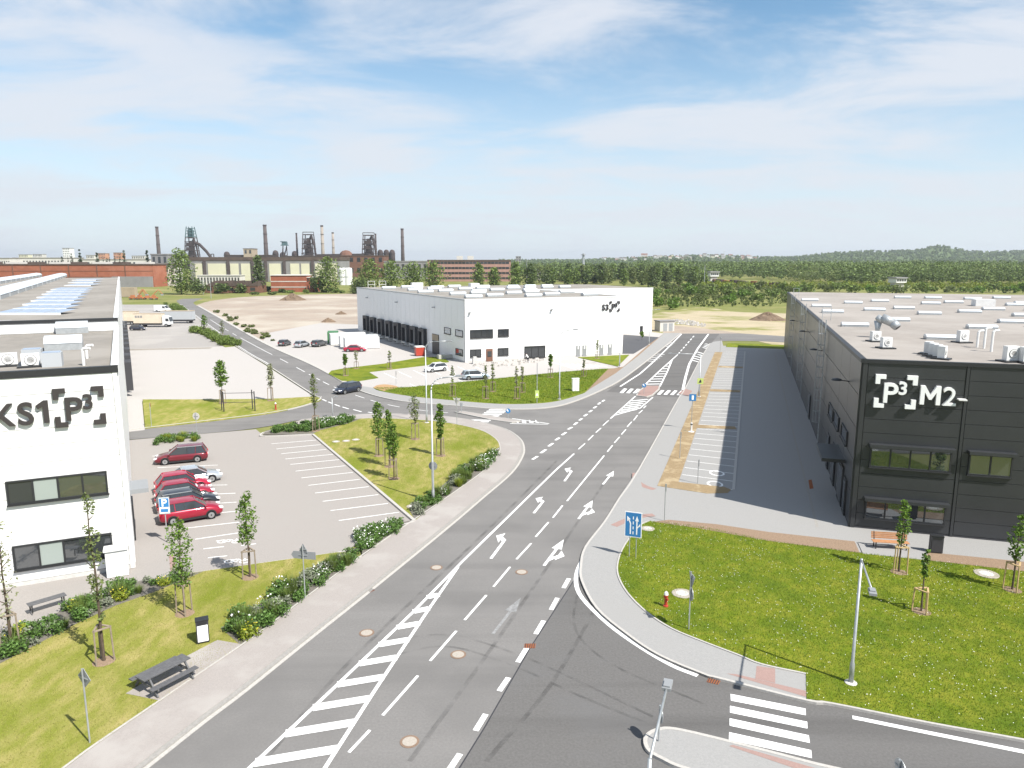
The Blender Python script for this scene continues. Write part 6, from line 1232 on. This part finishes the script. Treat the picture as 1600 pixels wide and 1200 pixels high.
PROF = [(760, 405.5), (900, 405), (960, 403), (1000, 401.5), (1050, 399.5), (1100, 397.5), (1135, 398.5), (1170, 400.5), (1230, 401), (1275, 396.5), (1300, 394), (1340, 391.5), (1400, 391), (1428, 390), (1445, 386), (1460, 383.5), (1470, 383.5), (1485, 387), (1510, 392), (1540, 392.5), (1580, 391), (1640, 392), (1760, 394), (1900, 398)]
def ridge(px):
    for (a, ya), (b, yb) in zip(PROF, PROF[1:]):
        if a <= px <= b: return ya + (yb - ya) * (px - a) / (b - a)
    return 405
def hills():
    V = []; xs = list(range(760, 1901, 12)); rows = (0, .35, .7, 1.0, 1.25, 1.6); rs = np.random.RandomState(8)
    for r in rows:
        for px in xs:
            Yr = 2300 + 900 * r; zt = max(0, CAM_H + (405 - ridge(px)) / FPX * 3200 * 1.015 - 8); f = {0: 0, .35: .28, .7: .7, 1.0: 1, 1.25: .85, 1.6: .2}[r]
            V.append(((px - 800) / FPX * Yr * .99, Yr, -.1 + zt * f + (rs.uniform(-2, 2) if 0 < r < 1.6 else 0)))
    n = len(xs); F = [(j * n + i, j * n + i + 1, (j + 1) * n + i + 1, (j + 1) * n + i) for j in range(len(rows) - 1) for i in range(n - 1)]
    o = MB().add(V, F).build('hills', 'forest', None, True); o['kind'] = 'structure'; o['label'] = 'low wooded hills on the horizon'
    def f_h(rs):
        px = rs.uniform(780, 1880); r = rs.uniform(.1, 1.05); Yr = 2300 + 900 * r; zt = max(0, CAM_H + (405 - ridge(px)) / FPX * 3200 * 1.015 - 8); f = np.interp(r, [0, .35, .7, 1.0, 1.25], [0, .28, .7, 1, .85]); return (px - 800) / FPX * Yr * .99, Yr, zt * f - 3
    woods('forest', 'woodland covering the far hills', 3800, f_h, 'leaf_wood', 9, (9, 14), 24, 1.5)
hills()
def f_edge(rs):
    y = rs.uniform(470, 560); px = rs.uniform(1090, 1760); return (px - 800) / FPX * y, y, -.1
woods('undergrowth', 'tall pale green meadow scrub in front of the wood', 900, f_edge, 'leaf_lime', 12, (1.2, 4.2), 40, .6)
def f_edge2(rs):
    y = rs.uniform(300, 560); px = rs.uniform(1010, 1260); return (px - 800) / FPX * y, y, -.1
woods('undergrowth', 'rough green growth over the waste land past the road end', 900, f_edge2, 'leaf_olive', 13, (.5, 2.4), 34, .5)
# ---------------------------------------------------------------- background: buildings
def block(name, x0, x1, top, Y, depth, wall, roof, label, base=None, rows=0, colsn=0, win='glass_dark', z0=0, cat='building', group=None, rh=.8, strip=False, gable=0):
    a = at(x0, 405, Y); b = at(x1, 405, Y); h = at(800, top, Y).z; w = b.x - a.x; e = empty(name, (a.x, Y, -.05), 0, label, cat, group)
    MB().box(0, 0, z0, w, depth, h).build('wall', wall, e)
    if gable: MB().add([(-.5, -.5, h), (w + .5, -.5, h), (w + .5, depth + .5, h), (-.5, depth + .5, h), (-.5, depth / 2, h + gable), (w + .5, depth / 2, h + gable)], [(0, 1, 5, 4), (2, 3, 4, 5), (1, 2, 5), (3, 0, 4)]).build('roof', roof, e)
    else: MB().box(-.4, -.4, h, w + .4, depth + .4, h + rh).build('roof', roof, e)
    if rows:
        for r in range(rows):
            zz = h * (r + .45) / rows; hh = h / rows * .42
            if strip:
                o = MB().box(w * .02, -.12, zz, w * .98, -.02, zz + hh).build('window', win, e); nb = colsn
                for k in range(1, nb): x = w * .02 + w * .96 * k / nb; MB().box(x - .12, -.16, zz, x + .12, -.12, zz + hh).build('mullion', wall, o)
            else:
                for k in range(colsn): x = w * (k + .28) / colsn; MB().box(x, -.12, zz, x + w / colsn * .45, -.02, zz + hh).build('window', win, e)
    return e, w, h
e, w, h = block('brick_hall', -70, 238, 414, 520, 45, 'brick_red', 'roof_brown', 'long red brick hall behind the white hall roof')
MB().box(w * .79, -1.2, 0, w * .995, -.02, h * .48).build('lower_wall', 'wall_grey', e); 
for k in range(9): MB().box(w * (.02 + .11 * k), 3, h + .8, w * (.02 + .11 * k + (.05 if k % 2 else .07)), 12, h + 2.1).build('roof_monitor', 'roof_brown' if k % 2 else 'wall_pale', e)
for k in range(1, 7): MB().box(w * k / 7 - .3, -.3, 0, w * k / 7 + .3, -.02, h).build('pilaster', 'brick_brown', e)
for zz in (.45, .72): MB().box(0, -.15, h * zz, w, -.02, h * zz + .25).build('brick_band', 'brick_brown', e)
block('grey_works', 236, 262, 398, 585, 25, 'wall_grey', 'wall_grey', 'plain grey works building left of the big tree', rows=2, colsn=3); block('pale_works', 246, 272, 416, 540, 12, 'wall_pale', 'wall_grey', 'pale annex below the grey works building', rows=2, colsn=3)
e, w, h = block('cream_hall', 296, 530, 407, 640, 40, 'wall_grey', 'roof_brown', 'long hall with cream wall panels below the furnaces', rh=3)
for x0, x1 in ((304, 316), (324, 353), (359, 372), (376, 391), (420, 438), (453, 467), (470, 483), (492, 506), (512, 526)):
    a = (at(x0, 405, 640).x - at(296, 405, 640).x); b = (at(x1, 405, 640).x - at(296, 405, 640).x); MB().box(a, -.4, 1, b, -.02, h * .86).build('bay_panel', 'wall_cream', e)
for x in (319, 356, 394, 415, 444, 488): a = at(x, 405, 640).x - at(296, 405, 640).x; MB().box(a - 1.2, -1.2, 0, a + 1.2, -.05, h).build('pillar', 'chimney_dark', e)
block('low_shed', 306, 373, 430.5, 470, 9, 'wall_pale', 'wall_pale', 'long low whitish shed before the cream hall', rows=1, colsn=14, rh=.3)
for k in range(5):
    x0 = 316 + 17 * k; a = at(x0, 405, 425); b = at(x0 + 17, 405, 425); h = at(0, 447, 425).z; e = empty('sawtooth_shed', (a.x, 425, 0), 0, ('first', 'second', 'third', 'fourth', 'last')[k] + ' bay from the big tree of the sawtooth roofed sheds', 'building', 'sawtooth sheds'); w = b.x - a.x
    MB().box(0, 0, 0, w, 14, h).build('wall', 'brick_brown', e); MB().extrude([(0, h), (w, h), (w, h + 3.0)], (0, -.2, 0), (1, 0, 0), (0, 0, 1), (0, 1, 0), 14.4).build('roof', 'roof_brown', e); MB().box(w * .25, -.1, h * .35, w * .7, -.02, h * .8).build('window', 'glass_dark', e)
e, w, h = block('brick_block', 421, 477, 430.5, 440, 14, 'brick_red', 'wall_pale', 'flat red brick block with two pale bands', rh=.4)
for zz in (.28, .62): MB().box(-.05, -.12, h * zz, w + .05, -.02, h * zz + .5).build('pale_band', 'wall_pale', e)
e, w, h = block('brick_annex', 477.5, 490, 434, 441, 12, 'brick_red', 'wall_pale', 'small brick annex with dark windows', rows=2, colsn=3, rh=.4)
e, w, h = block('pink_block', 668, 798, 408, 650, 18, 'brick_pink', 'roof_brown', 'long pinkish factory block with strip windows', rows=4, colsn=22, strip=True, rh=1.2)
for x0, x1 in ((713, 722), (730, 739)): a = at(x0, 405, 650).x - at(668, 405, 650).x; b = at(x1, 405, 650).x - at(668, 405, 650).x; MB().box(a, 4, h + 1.2, b, 10, h + 4.6).build('roof_house', 'wall_pale', e)
block('grey_sheds', 600, 668, 409, 720, 30, 'wall_grey', 'wall_grey', 'low grey shed roof left of the pink block', rows=1, colsn=8); block('brown_works', 532, 600, 400, 800, 30, 'brick_brown', 'roof_brown', 'brown works building under the third furnace', rows=2, colsn=6)
block('rolling_mill', 352, 420, 399, 1000, 40, 'iron', 'roof_brown', 'dark mill building beneath the tall black chimney', rows=1, colsn=6); block('ore_bunker', 381, 395, 389, 990, 20, 'wall_tan', 'roof_brown', 'tan concrete bunker tower of the ironworks', rows=3, colsn=2); block('cast_house', 440, 560, 400.5, 1020, 40, 'iron', 'roof_brown', 'long dark cast house under the second furnace', rows=1, colsn=10)
for px, Y in ((535, 560), (543, 560)): b = at(px, 405, Y); e = empty('storage_tank', (b.x, Y, 0), 0, 'white storage tank left of the broad tree' if px < 540 else 'white storage tank, right one of the pair', 'tank'); MB().lathe([(3.2, 0), (3.2, 12), (2.6, 13)], 18).build('body', 'white_metal', e); MB().lathe([(3.3, 6), (3.3, 6.4)], 18).build('ring', 'galv', e)
# town on the left horizon
for x0, x1, top, Y, m, lab, r_, c_ in ((99, 110, 388, 1500, 'white_metal', 'white tower block on the left horizon', 9, 4), (150, 165, 396, 1500, 'wall_orange', 'pinkish flats on the left horizon', 5, 6), (178, 190, 395, 1550, 'wall_orange', 'orange flats right of the pinkish ones', 5, 5), (30, 44, 398, 1600, 'wall_cream', 'cream flats far left on the horizon', 4, 6), (52, 66, 397.5, 1650, 'wall_pale', 'pale flats far left on the horizon', 4, 6), (135, 147, 399, 1450, 'wall_pale', 'grey white flats behind the narrow trees', 3, 5), (806, 814, 401, 1500, 'wall_grey', 'grey tower beyond the pink block', 5, 2), (206, 226, 400, 1400, 'wall_pale', 'low pale flats behind the biggest narrow tree', 3, 7)): block('apartment_block', x0, x1, top, Y, 16, m, 'wall_grey', lab, rows=r_, colsn=c_, group='flats on the horizon')
for x0, x1, top, Y, lab in ((-40, 15, 404, 800, 'pale warehouse at the left edge of the horizon'), (20, 98, 403.5, 820, 'long pale warehouse behind the brick hall'), (128, 232, 406, 800, 'low pale warehouse behind the narrow trees')): block('warehouse', x0, x1, top, Y, 40, 'wall_pale', 'roof_grey', lab, rows=1, colsn=16)
# ironworks
def chimney(px, top, Y, r, m, label):
    b = at(px, 405, Y); h = at(px, top, Y).z; e = empty('chimney', (b.x, Y, 0), 0, label, 'chimney', 'works chimneys'); MB().lathe([(r * 1.35, 0), (r * 1.1, h * .4), (r * .85, h * .97)], 14).build('shaft', m, e, True); MB().lathe([(r * .95, h * .97), (r * .98, h), (r * .7, h)], 14).build('cap', 'iron', e)
    for k in (.6, .8): MB().lathe([(r * 1.12, h * k), (r * 1.12, h * k + .8)], 14).build('band', 'iron', e)
for a in ((249, 354, 1150, 2.6, 'chimney_dark', 'dark chimney standing apart at the left'), (416.5, 351, 1100, 2.9, 'chimney_dark', 'tallest black chimney between the furnaces'), (505, 352, 1150, 2.4, 'chimney_tan', 'tall tan chimney beside the second furnace'), (521.5, 363, 1180, 2.0, 'chimney_tan', 'shorter tan chimney right of the tall one'), (629.5, 357, 1100, 2.4, 'chimney_dark', 'dark chimney right of the third furnace'), (465, 364, 1090, 1.4, 'iron', 'thin stack against the second furnace'), (588, 365, 1090, 1.3, 'iron', 'thin stack against the third furnace')): chimney(*a)
def furnace(x0, x1, top, Y, label, crown='iron', hood=False):
    a = at(x0, 405, Y); b = at(x1, 405, Y); h = at(x0, top, Y).z; w = b.x - a.x; e = empty('blast_furnace', ((a.x + b.x) / 2, Y, 0), 0, label, 'furnace', 'blast furnaces'); hw = w / 2; r = random.Random(int(x0))
    MB().lathe([(hw * .62, 0), (hw * .78, h * .25), (hw * .6, h * .5), (hw * .34, h * .78), (hw * .3, h * .9)], 14).build('furnace_body', 'iron', e, True)
    for sx in (-1, 1):
        for sy in (-1, 1): MB().bar((sx * hw, sy * hw, 0), (sx * hw * .62, sy * hw * .62, h), w * .055).build('column', 'iron', e)
    for k in range(1, 8):
        z = h * k / 8; s = hw * (1 - .38 * k / 8) * 1.08; t = w * .03
        mb = MB()
        for p, q in (((-s, -s), (s, -s)), ((s, -s), (s, s)), ((s, s), (-s, s)), ((-s, s), (-s, -s))): mb.bar((*p, z), (*q, z), t * 1.4)
        mb.build('platform_beam', 'iron', e)
        if k < 7:
            z2 = h * (k + 1) / 8; MB().bar((-s, -s, z), (s * .9, -s * .9, z2), t).bar((s, -s, z), (-s * .9, -s * .9, z2), t).build('brace', 'iron', e)
        if k in (3, 5, 6): MB().box(-s * .7, -s * .98, z, s * r.uniform(0, .7), -s * .3, z + h * .09).build('machine_house', 'iron', e)
    MB().tube([(hw * .2, 0, h * .88), (hw * .5, -2, h * .97), (hw * .9, -3, h * .7), (hw * 1.1, -3, h * .35)], w * .07, 8).build('downcomer_pipe', 'iron', e)
    s = hw * .62; MB().box(-s, -s, h - 1.2, s, s, h).build('top_deck', 'iron', e)
    if hood:
        for k in range(4): q = s * (1.05 - .1 * k); MB().box(-q, -q, h + 1 + 4 * k, q, q, h + 1.8 + 4 * k).build('gallery', 'iron_teal', e)
        for sx in (-1, 1):
            for sy in (-1, 1): MB().bar((sx * s, sy * s, h), (sx * s * .7, sy * s * .7, h + 16), 1.0).build('gallery_post', 'iron_teal', e)
        MB().lathe([(s * .75, h), (s * .75, h + 11), (s * .3, h + 13)], 12).build('visitor_core', 'iron_teal', e)
        MB().tube([(hw * .5, -4, h * .86), (hw * 1.4, -4, h * .80), (hw * 2.4, -4, h * .60), (hw * 3.2, -4, h * .38), (hw * 3.5, -4, h * .2)], 2.2, 8).build('skip_bridge', 'iron', e)
        mb = MB()
        for sx in (-2, 2): mb.bar((hw * 3.3 + sx, -4, 0), (hw * 3.3 + sx, -4, h * .52), 1.1)
        mb.bar((hw * 3.3 - 2, -4, h * .52), (hw * 3.3 + 2, -4, h * .52), 1.1).build('bridge_tower', 'iron', e)
    else:
        MB().bar((-hw * .8, 0, h + 3), (hw * .8, 0, h + 3), 1.0).bar((-hw * .8, 0, h), (-hw * .8, 0, h + 3), .8).bar((hw * .8, 0, h), (hw * .8, 0, h + 3), .8).build('crane_beam', 'iron', e)
furnace(291, 311, 371, 1120, 'blast furnace with teal tower top and skip bridge', hood=True); furnace(473, 494, 366, 1080, 'middle black blast furnace'); furnace(566, 588, 367, 1080, 'right hand black blast furnace')
def stove(px, top, Y, r, label):
    b = at(px, 405, Y); h = at(px, top, Y).z; e = empty('hot_blast_stove', (b.x, Y, 0), 0, label, 'stove', 'hot blast stoves'); MB().lathe([(r, 0), (r, h * .86), (r * .8, h * .95), (r * .3, h)], 14).build('shell', 'iron', e, True); MB().lathe([(r * 1.05, h * .8), (r * 1.05, h * .83)], 14).build('gallery', 'iron', e)
for px, top, lab in ((594.5, 390, 'left domed stove by the right furnace'), (604, 390, 'middle domed stove by the right furnace'), (613, 390, 'right domed stove by the right furnace'), (431, 391, 'domed stove left of the mine headframe'), (442, 394, 'domed stove below the mine headframe'), (461, 392, 'domed stove beside the middle furnace'), (355, 393, 'brown domed stove on the mill roof')): stove(px, top, 1085, 4.3, lab)
for px, top, hh, Y, r, m, lab in ((541, 392, 0, 1060, 8.5, 'brick_brown', 'broad brown gas holder left of the right furnace'),): b = at(px, 405, Y); h = at(px, top, Y).z; e = empty('gas_holder', (b.x, Y, 0), 0, lab, 'tank'); MB().lathe([(r, 0), (r, h * .9), (r * .6, h), (r * .1, h + 1)], 20).build('shell', m, e, True); MB().lathe([(r * 1.02, h * .6), (r * 1.02, h * .62)], 20).build('ring', 'iron', e)
b = at(446, 405, 1060); h = at(446, 376, 1060).z; e = empty('mine_headframe', (b.x, 1060, 0), 0, 'slim mine headframe with wheel house', 'headframe')
for sx in (-1, 1): MB().bar((sx * 3.5, 0, 0), (sx * 2.6, 0, h - 6), 1.0).build('leg', 'iron', e); MB().bar((sx * 2.6, 0, h - 8), (-9, 6, 0), .9).build('strut', 'iron', e)
MB().box(-5, -3, h - 7, 5, 3, h - 5.8).build('deck', 'iron_teal', e); MB().box(-3.5, -2.5, h - 5.8, 3.5, 2.5, h - 2).build('wheel_house', 'iron_teal', e); MB().box(-5.5, -3, h - 2, 2.5, 3, h - 1).build('roof', 'iron_teal', e)
for k in range(3): MB().bar((-3, 0, h * (.3 + .15 * k)), (3, 0, h * (.42 + .15 * k)), .6).build('brace', 'iron', e)
e = empty('conveyor_bridge', (at(505, 405, 1070).x, 1070, 0), 0, 'long dark conveyor bridge joining the furnaces', 'bridge'); z = at(0, 399, 1070).z
MB().bar((-12, 0, z), (60, 0, z + 1), 4, 3.2).build('gallery', 'iron', e)
for x in (-8, 12, 32, 54): MB().bar((x, 0, 0), (x, 0, z), 1.4).build('trestle', 'iron', e)
# railway: white signal houses, wagons, masts
def signal_house(px, py, top, label):
    b = G(px, py); h = HT((px, py), top); e = empty('signal_house', (b.x, b.y, 0), .2, label, 'building'); s = 3.8
    MB().box(-s * .8, -s * .7, 0, s * .8, s * .7, h * .55).build('lower_wall', 'wall_pale', e); MB().box(-s, -s, h * .55, s, s, h * .9).build('upper_wall', 'white_metal', e); MB().box(-s * 1.15, -s * 1.15, h * .9, s * 1.15, s * 1.15, h).build('roof', 'wall_grey', e)
    for k in range(4): MB().box(-s * .9 + s * .47 * k, -s - .05, h * .66, -s * .9 + s * .47 * k + s * .38, -s - .005, h * .84).build('window', 'glass_dark', e)
    MB().box(-.8, -s * .7 - .05, 0, .6, -s * .7, 2.2).build('door', 'chimney_dark', e)
signal_house(1113, 441.5, 424, 'white signal house beside the rail wagons'); signal_house(1401, 452, 433, 'white signal house behind the dark hall roof')
for k in range(11):
    px = 1098 + 11 * k; py = 440.5 + .72 * k; b = G(px, py); Y = b.y; nb = G(px + 10, py + .65); d = nb - b; L = d.length * .93; e = empty('rail_wagon', (b.x, b.y, 0), math.atan2(d.y, d.x), ('%s wagon of the rusty goods train' % ('first second third fourth fifth sixth seventh eighth ninth tenth last'.split()[k])) + ', counted from the signal house', 'wagon', 'goods train')
    m = ['iron', 'brick_brown', 'chimney_dark', 'rust'][k % 4 if k % 5 else 2]; MB().box(0, -1.4, 1.1, L, 1.4, 1.5).build('underframe', 'iron', e); MB().box(.2, -1.4, 1.5, L - .2, 1.4, 3.1 if k % 3 else 2.5).build('wagon_body', m, e)
    for x in (L * .15, L * .28, L * .72, L * .85): MB().cyl((x, -1.0, .5), (x, 1.0, .5), .48, n=10).build('wheelset', 'rubber', e)
for px, py, tp, lab in ((1084, 444, 413, 'pale mast left of the rail wagons'), (1100, 448, 414, 'pale mast in front of the rail wagons'), (823, 447, 404, 'slim mast behind the white hall roof'), (911, 433, 396, 'tall grey tower in the tree belt')):
    b = G(px, py); h = HT((px, py), tp); e = empty('mast', (b.x, b.y, 0), 0, lab, 'mast'); r = .22 if px != 911 else 1.6; MB().lathe([(r * 1.2, 0), (r, h * .5), (r * .7, h)], 8).build('shaft', 'galv', e); MB().lathe([(r * 1.8, h * .93), (r * 1.8, h * .95)], 8).build('collar', 'wall_grey', e)
block('yard_shed', 890, 1010, 422.5, 720, 14, 'roof_brown', 'roof_grey', 'long low rail shed in the tree belt', rows=1, colsn=18); block('yard_hut', 1010, 1032, 424.5, 715, 10, 'wall_pale', 'wall_pale', 'pale hut at the end of the rail shed', rows=1, colsn=3); block('yard_hut', 840, 872, 424, 700, 10, 'wall_pale', 'wall_grey', 'pale roofed hut left of the rail shed', rows=1, colsn=4)
rs = np.random.RandomState(31)
for k in range(60):                                    # houses of the town on the ridge
    px = rs.uniform(935, 1180); r = rs.uniform(.55, 1.0); Yr = 2300 + 900 * r; zt = max(0, CAM_H + (405 - ridge(px)) / FPX * 3200 * 1.015 - 8); z = zt * np.interp(r, [0, .35, .7, 1.0], [0, .28, .7, 1]) + rs.uniform(3, 8); s = rs.uniform(.6, 1.15) * (1.7 if k % 13 == 0 else 1)
    e = empty('town_house', ((px - 800) / FPX * Yr * .99, Yr - 8, z), rs.uniform(-.3, .3), 'small house of the town on the far wooded ridge', 'house', 'town houses on the ridge'); w, d, hh = 7 * s, 8, 5 * s
    MB().box(-w, 0, -6, w, d, hh).build('wall', rs.choice(['wall_pale', 'white_metal', 'wall_pale', 'wall_cream']), e); MB().add([(-w - .5, -.5, hh), (w + .5, -.5, hh), (w + .5, d + .5, hh), (-w - .5, d + .5, hh), (-w, d / 2, hh + 3 * s), (w, d / 2, hh + 3 * s)], [(0, 1, 5, 4), (2, 3, 4, 5), (1, 2, 5), (3, 0, 4)]).build('roof', rs.choice(['roof_tile', 'roof_brown', 'wall_grey', 'roof_brown']), e)
b = at(1131, 405, 3000); e = empty('radio_mast', (b.x, 3000, 0), 0, 'thin radio mast on the far ridge', 'mast'); MB().lathe([(1.2, 0), (.5, at(0, 390, 3000).z)], 6).build('shaft', 'white_metal', e); MB().lathe([(1.6, at(0, 393, 3000).z), (1.6, at(0, 392.5, 3000).z)], 6).build('platform', 'wall_pale', e)
# heaps on the bare land
def heap(px, py, hw, hp, m, label, seed):
    b = G(px, py); r = hw / FPX * b.y; h = hp / FPX * b.y; rs = np.random.RandomState(seed); n = 22; V = [(0, 0, h)]
    for j in range(1, 6):
        for k in range(n): t = j / 5; q = r * t * rs.uniform(.88, 1.1); V.append((q * math.cos(k * 2 * math.pi / n), q * .7 * math.sin(k * 2 * math.pi / n), max(-.1, h * (1 - t) ** 1.1 * rs.uniform(.75, 1.2)) if j < 5 else -.1))
    F = [(0, 1 + k, 1 + (k + 1) % n) for k in range(n)] + [(1 + (j - 1) * n + k, 1 + j * n + k, 1 + j * n + (k + 1) % n, 1 + (j - 1) * n + (k + 1) % n) for j in range(1, 5) for k in range(n)]
    o = MB().add(V, F).build('soil_heap', m); o.location = b; tag(o, label, 'heap')
heap(458, 469, 22, 11, 'soil_heap', 'largest soil heap at the far side of the bare land', 1); heap(513, 503, 13, 7, 'soil_heap', 'dark soil heap left of the white hall', 2); heap(533, 491, 10, 5, 'soil_heap', 'small soil heap near the white hall corner', 3); heap(1200, 500, 30, 13, 'soil_heap', 'brown brushwood heap left of the dark hall', 4); heap(358, 495, 4, 4, 'rubble', 'pale rubble pile near the far road', 5)
# building machines by the brick hall
def lift(px, py, label, boom, s=1.0):
    b = G(px, py); e = empty('boom_lift', (b.x, b.y, 0), rs.uniform(-.4, .4), label, 'machine', 'orange machines'); MB().box(-2.2 * s, -1.1, .7, 2.2 * s, 1.1, 1.7).build('chassis', 'orange_paint', e); MB().box(-1.2, -.9, 1.7, .9, .9, 2.9).build('turret', 'orange_paint', e); wheels(e, (-1.5 * s, 1.5 * s), 1.15, .55); e.scale = (.75, .75, .75)
    if boom: MB().bar((-1.0, 0, 2.6), (3.0 * boom, 0, 6.5), .45).bar((3.0 * boom, 0, 6.5), (5.5 * boom, 0, 3.6), .35).build('boom', 'orange_paint', e); MB().box(5.2 * boom - .7, -.7, 2.6, 5.2 * boom + .7, .7, 3.6).build('basket', 'galv', e)
for a in ((208, 468, 'orange machine nearest the white hall', 0), (219, 468, 'orange lift with boom raised over the yard', 1), (231, 467.5, 'second orange lift with folded boom', -1), (241, 468, 'orange lift at the end of the row', 1)): lift(*a)
p = G(200, 464); container(Vector((p.x, p.y, 0)), 0, 'teal and tan site cabin behind the orange machines', 'wall_tan', 9.0, 5.0, 3.0)
for px, py, lab in ((318, 460, 'lattice pole left of the yard gate'), (330, 466, 'second slim pole at the yard gate')): b = G(px, py); e = empty('mast', (b.x, b.y, 0), 0, lab, 'mast'); MB().lathe([(.16, 0), (.1, HT((px, py), 437))], 6).build('shaft', 'galv', e); MB().bar((-1.2, 0, HT((px, py), 438)), (1.2, 0, HT((px, py), 438)), .12).build('crossarm', 'galv', e)
# ---------------------------------------------------------------- air: thin even haze round the whole place
hm = bpy.data.materials.new('haze'); hm.use_nodes = True; nt = hm.node_tree; nt.nodes.remove(nt.nodes['Principled BSDF'])
pv = nt.nodes.new('ShaderNodeVolumePrincipled'); pv.inputs['Density'].default_value = .00009; pv.inputs['Color'].default_value = (.86, .92, 1, 1); pv.inputs['Anisotropy'].default_value = .2; nt.links.new(pv.outputs[0], nt.nodes['Material Output'].inputs['Volume'])
hz_o = MB().box(-9100, -450, -1.1, 9100, 11100, 112).build('haze', hm); tag(hz_o, 'thin even summer haze over the whole place', None, None, 'stuff')
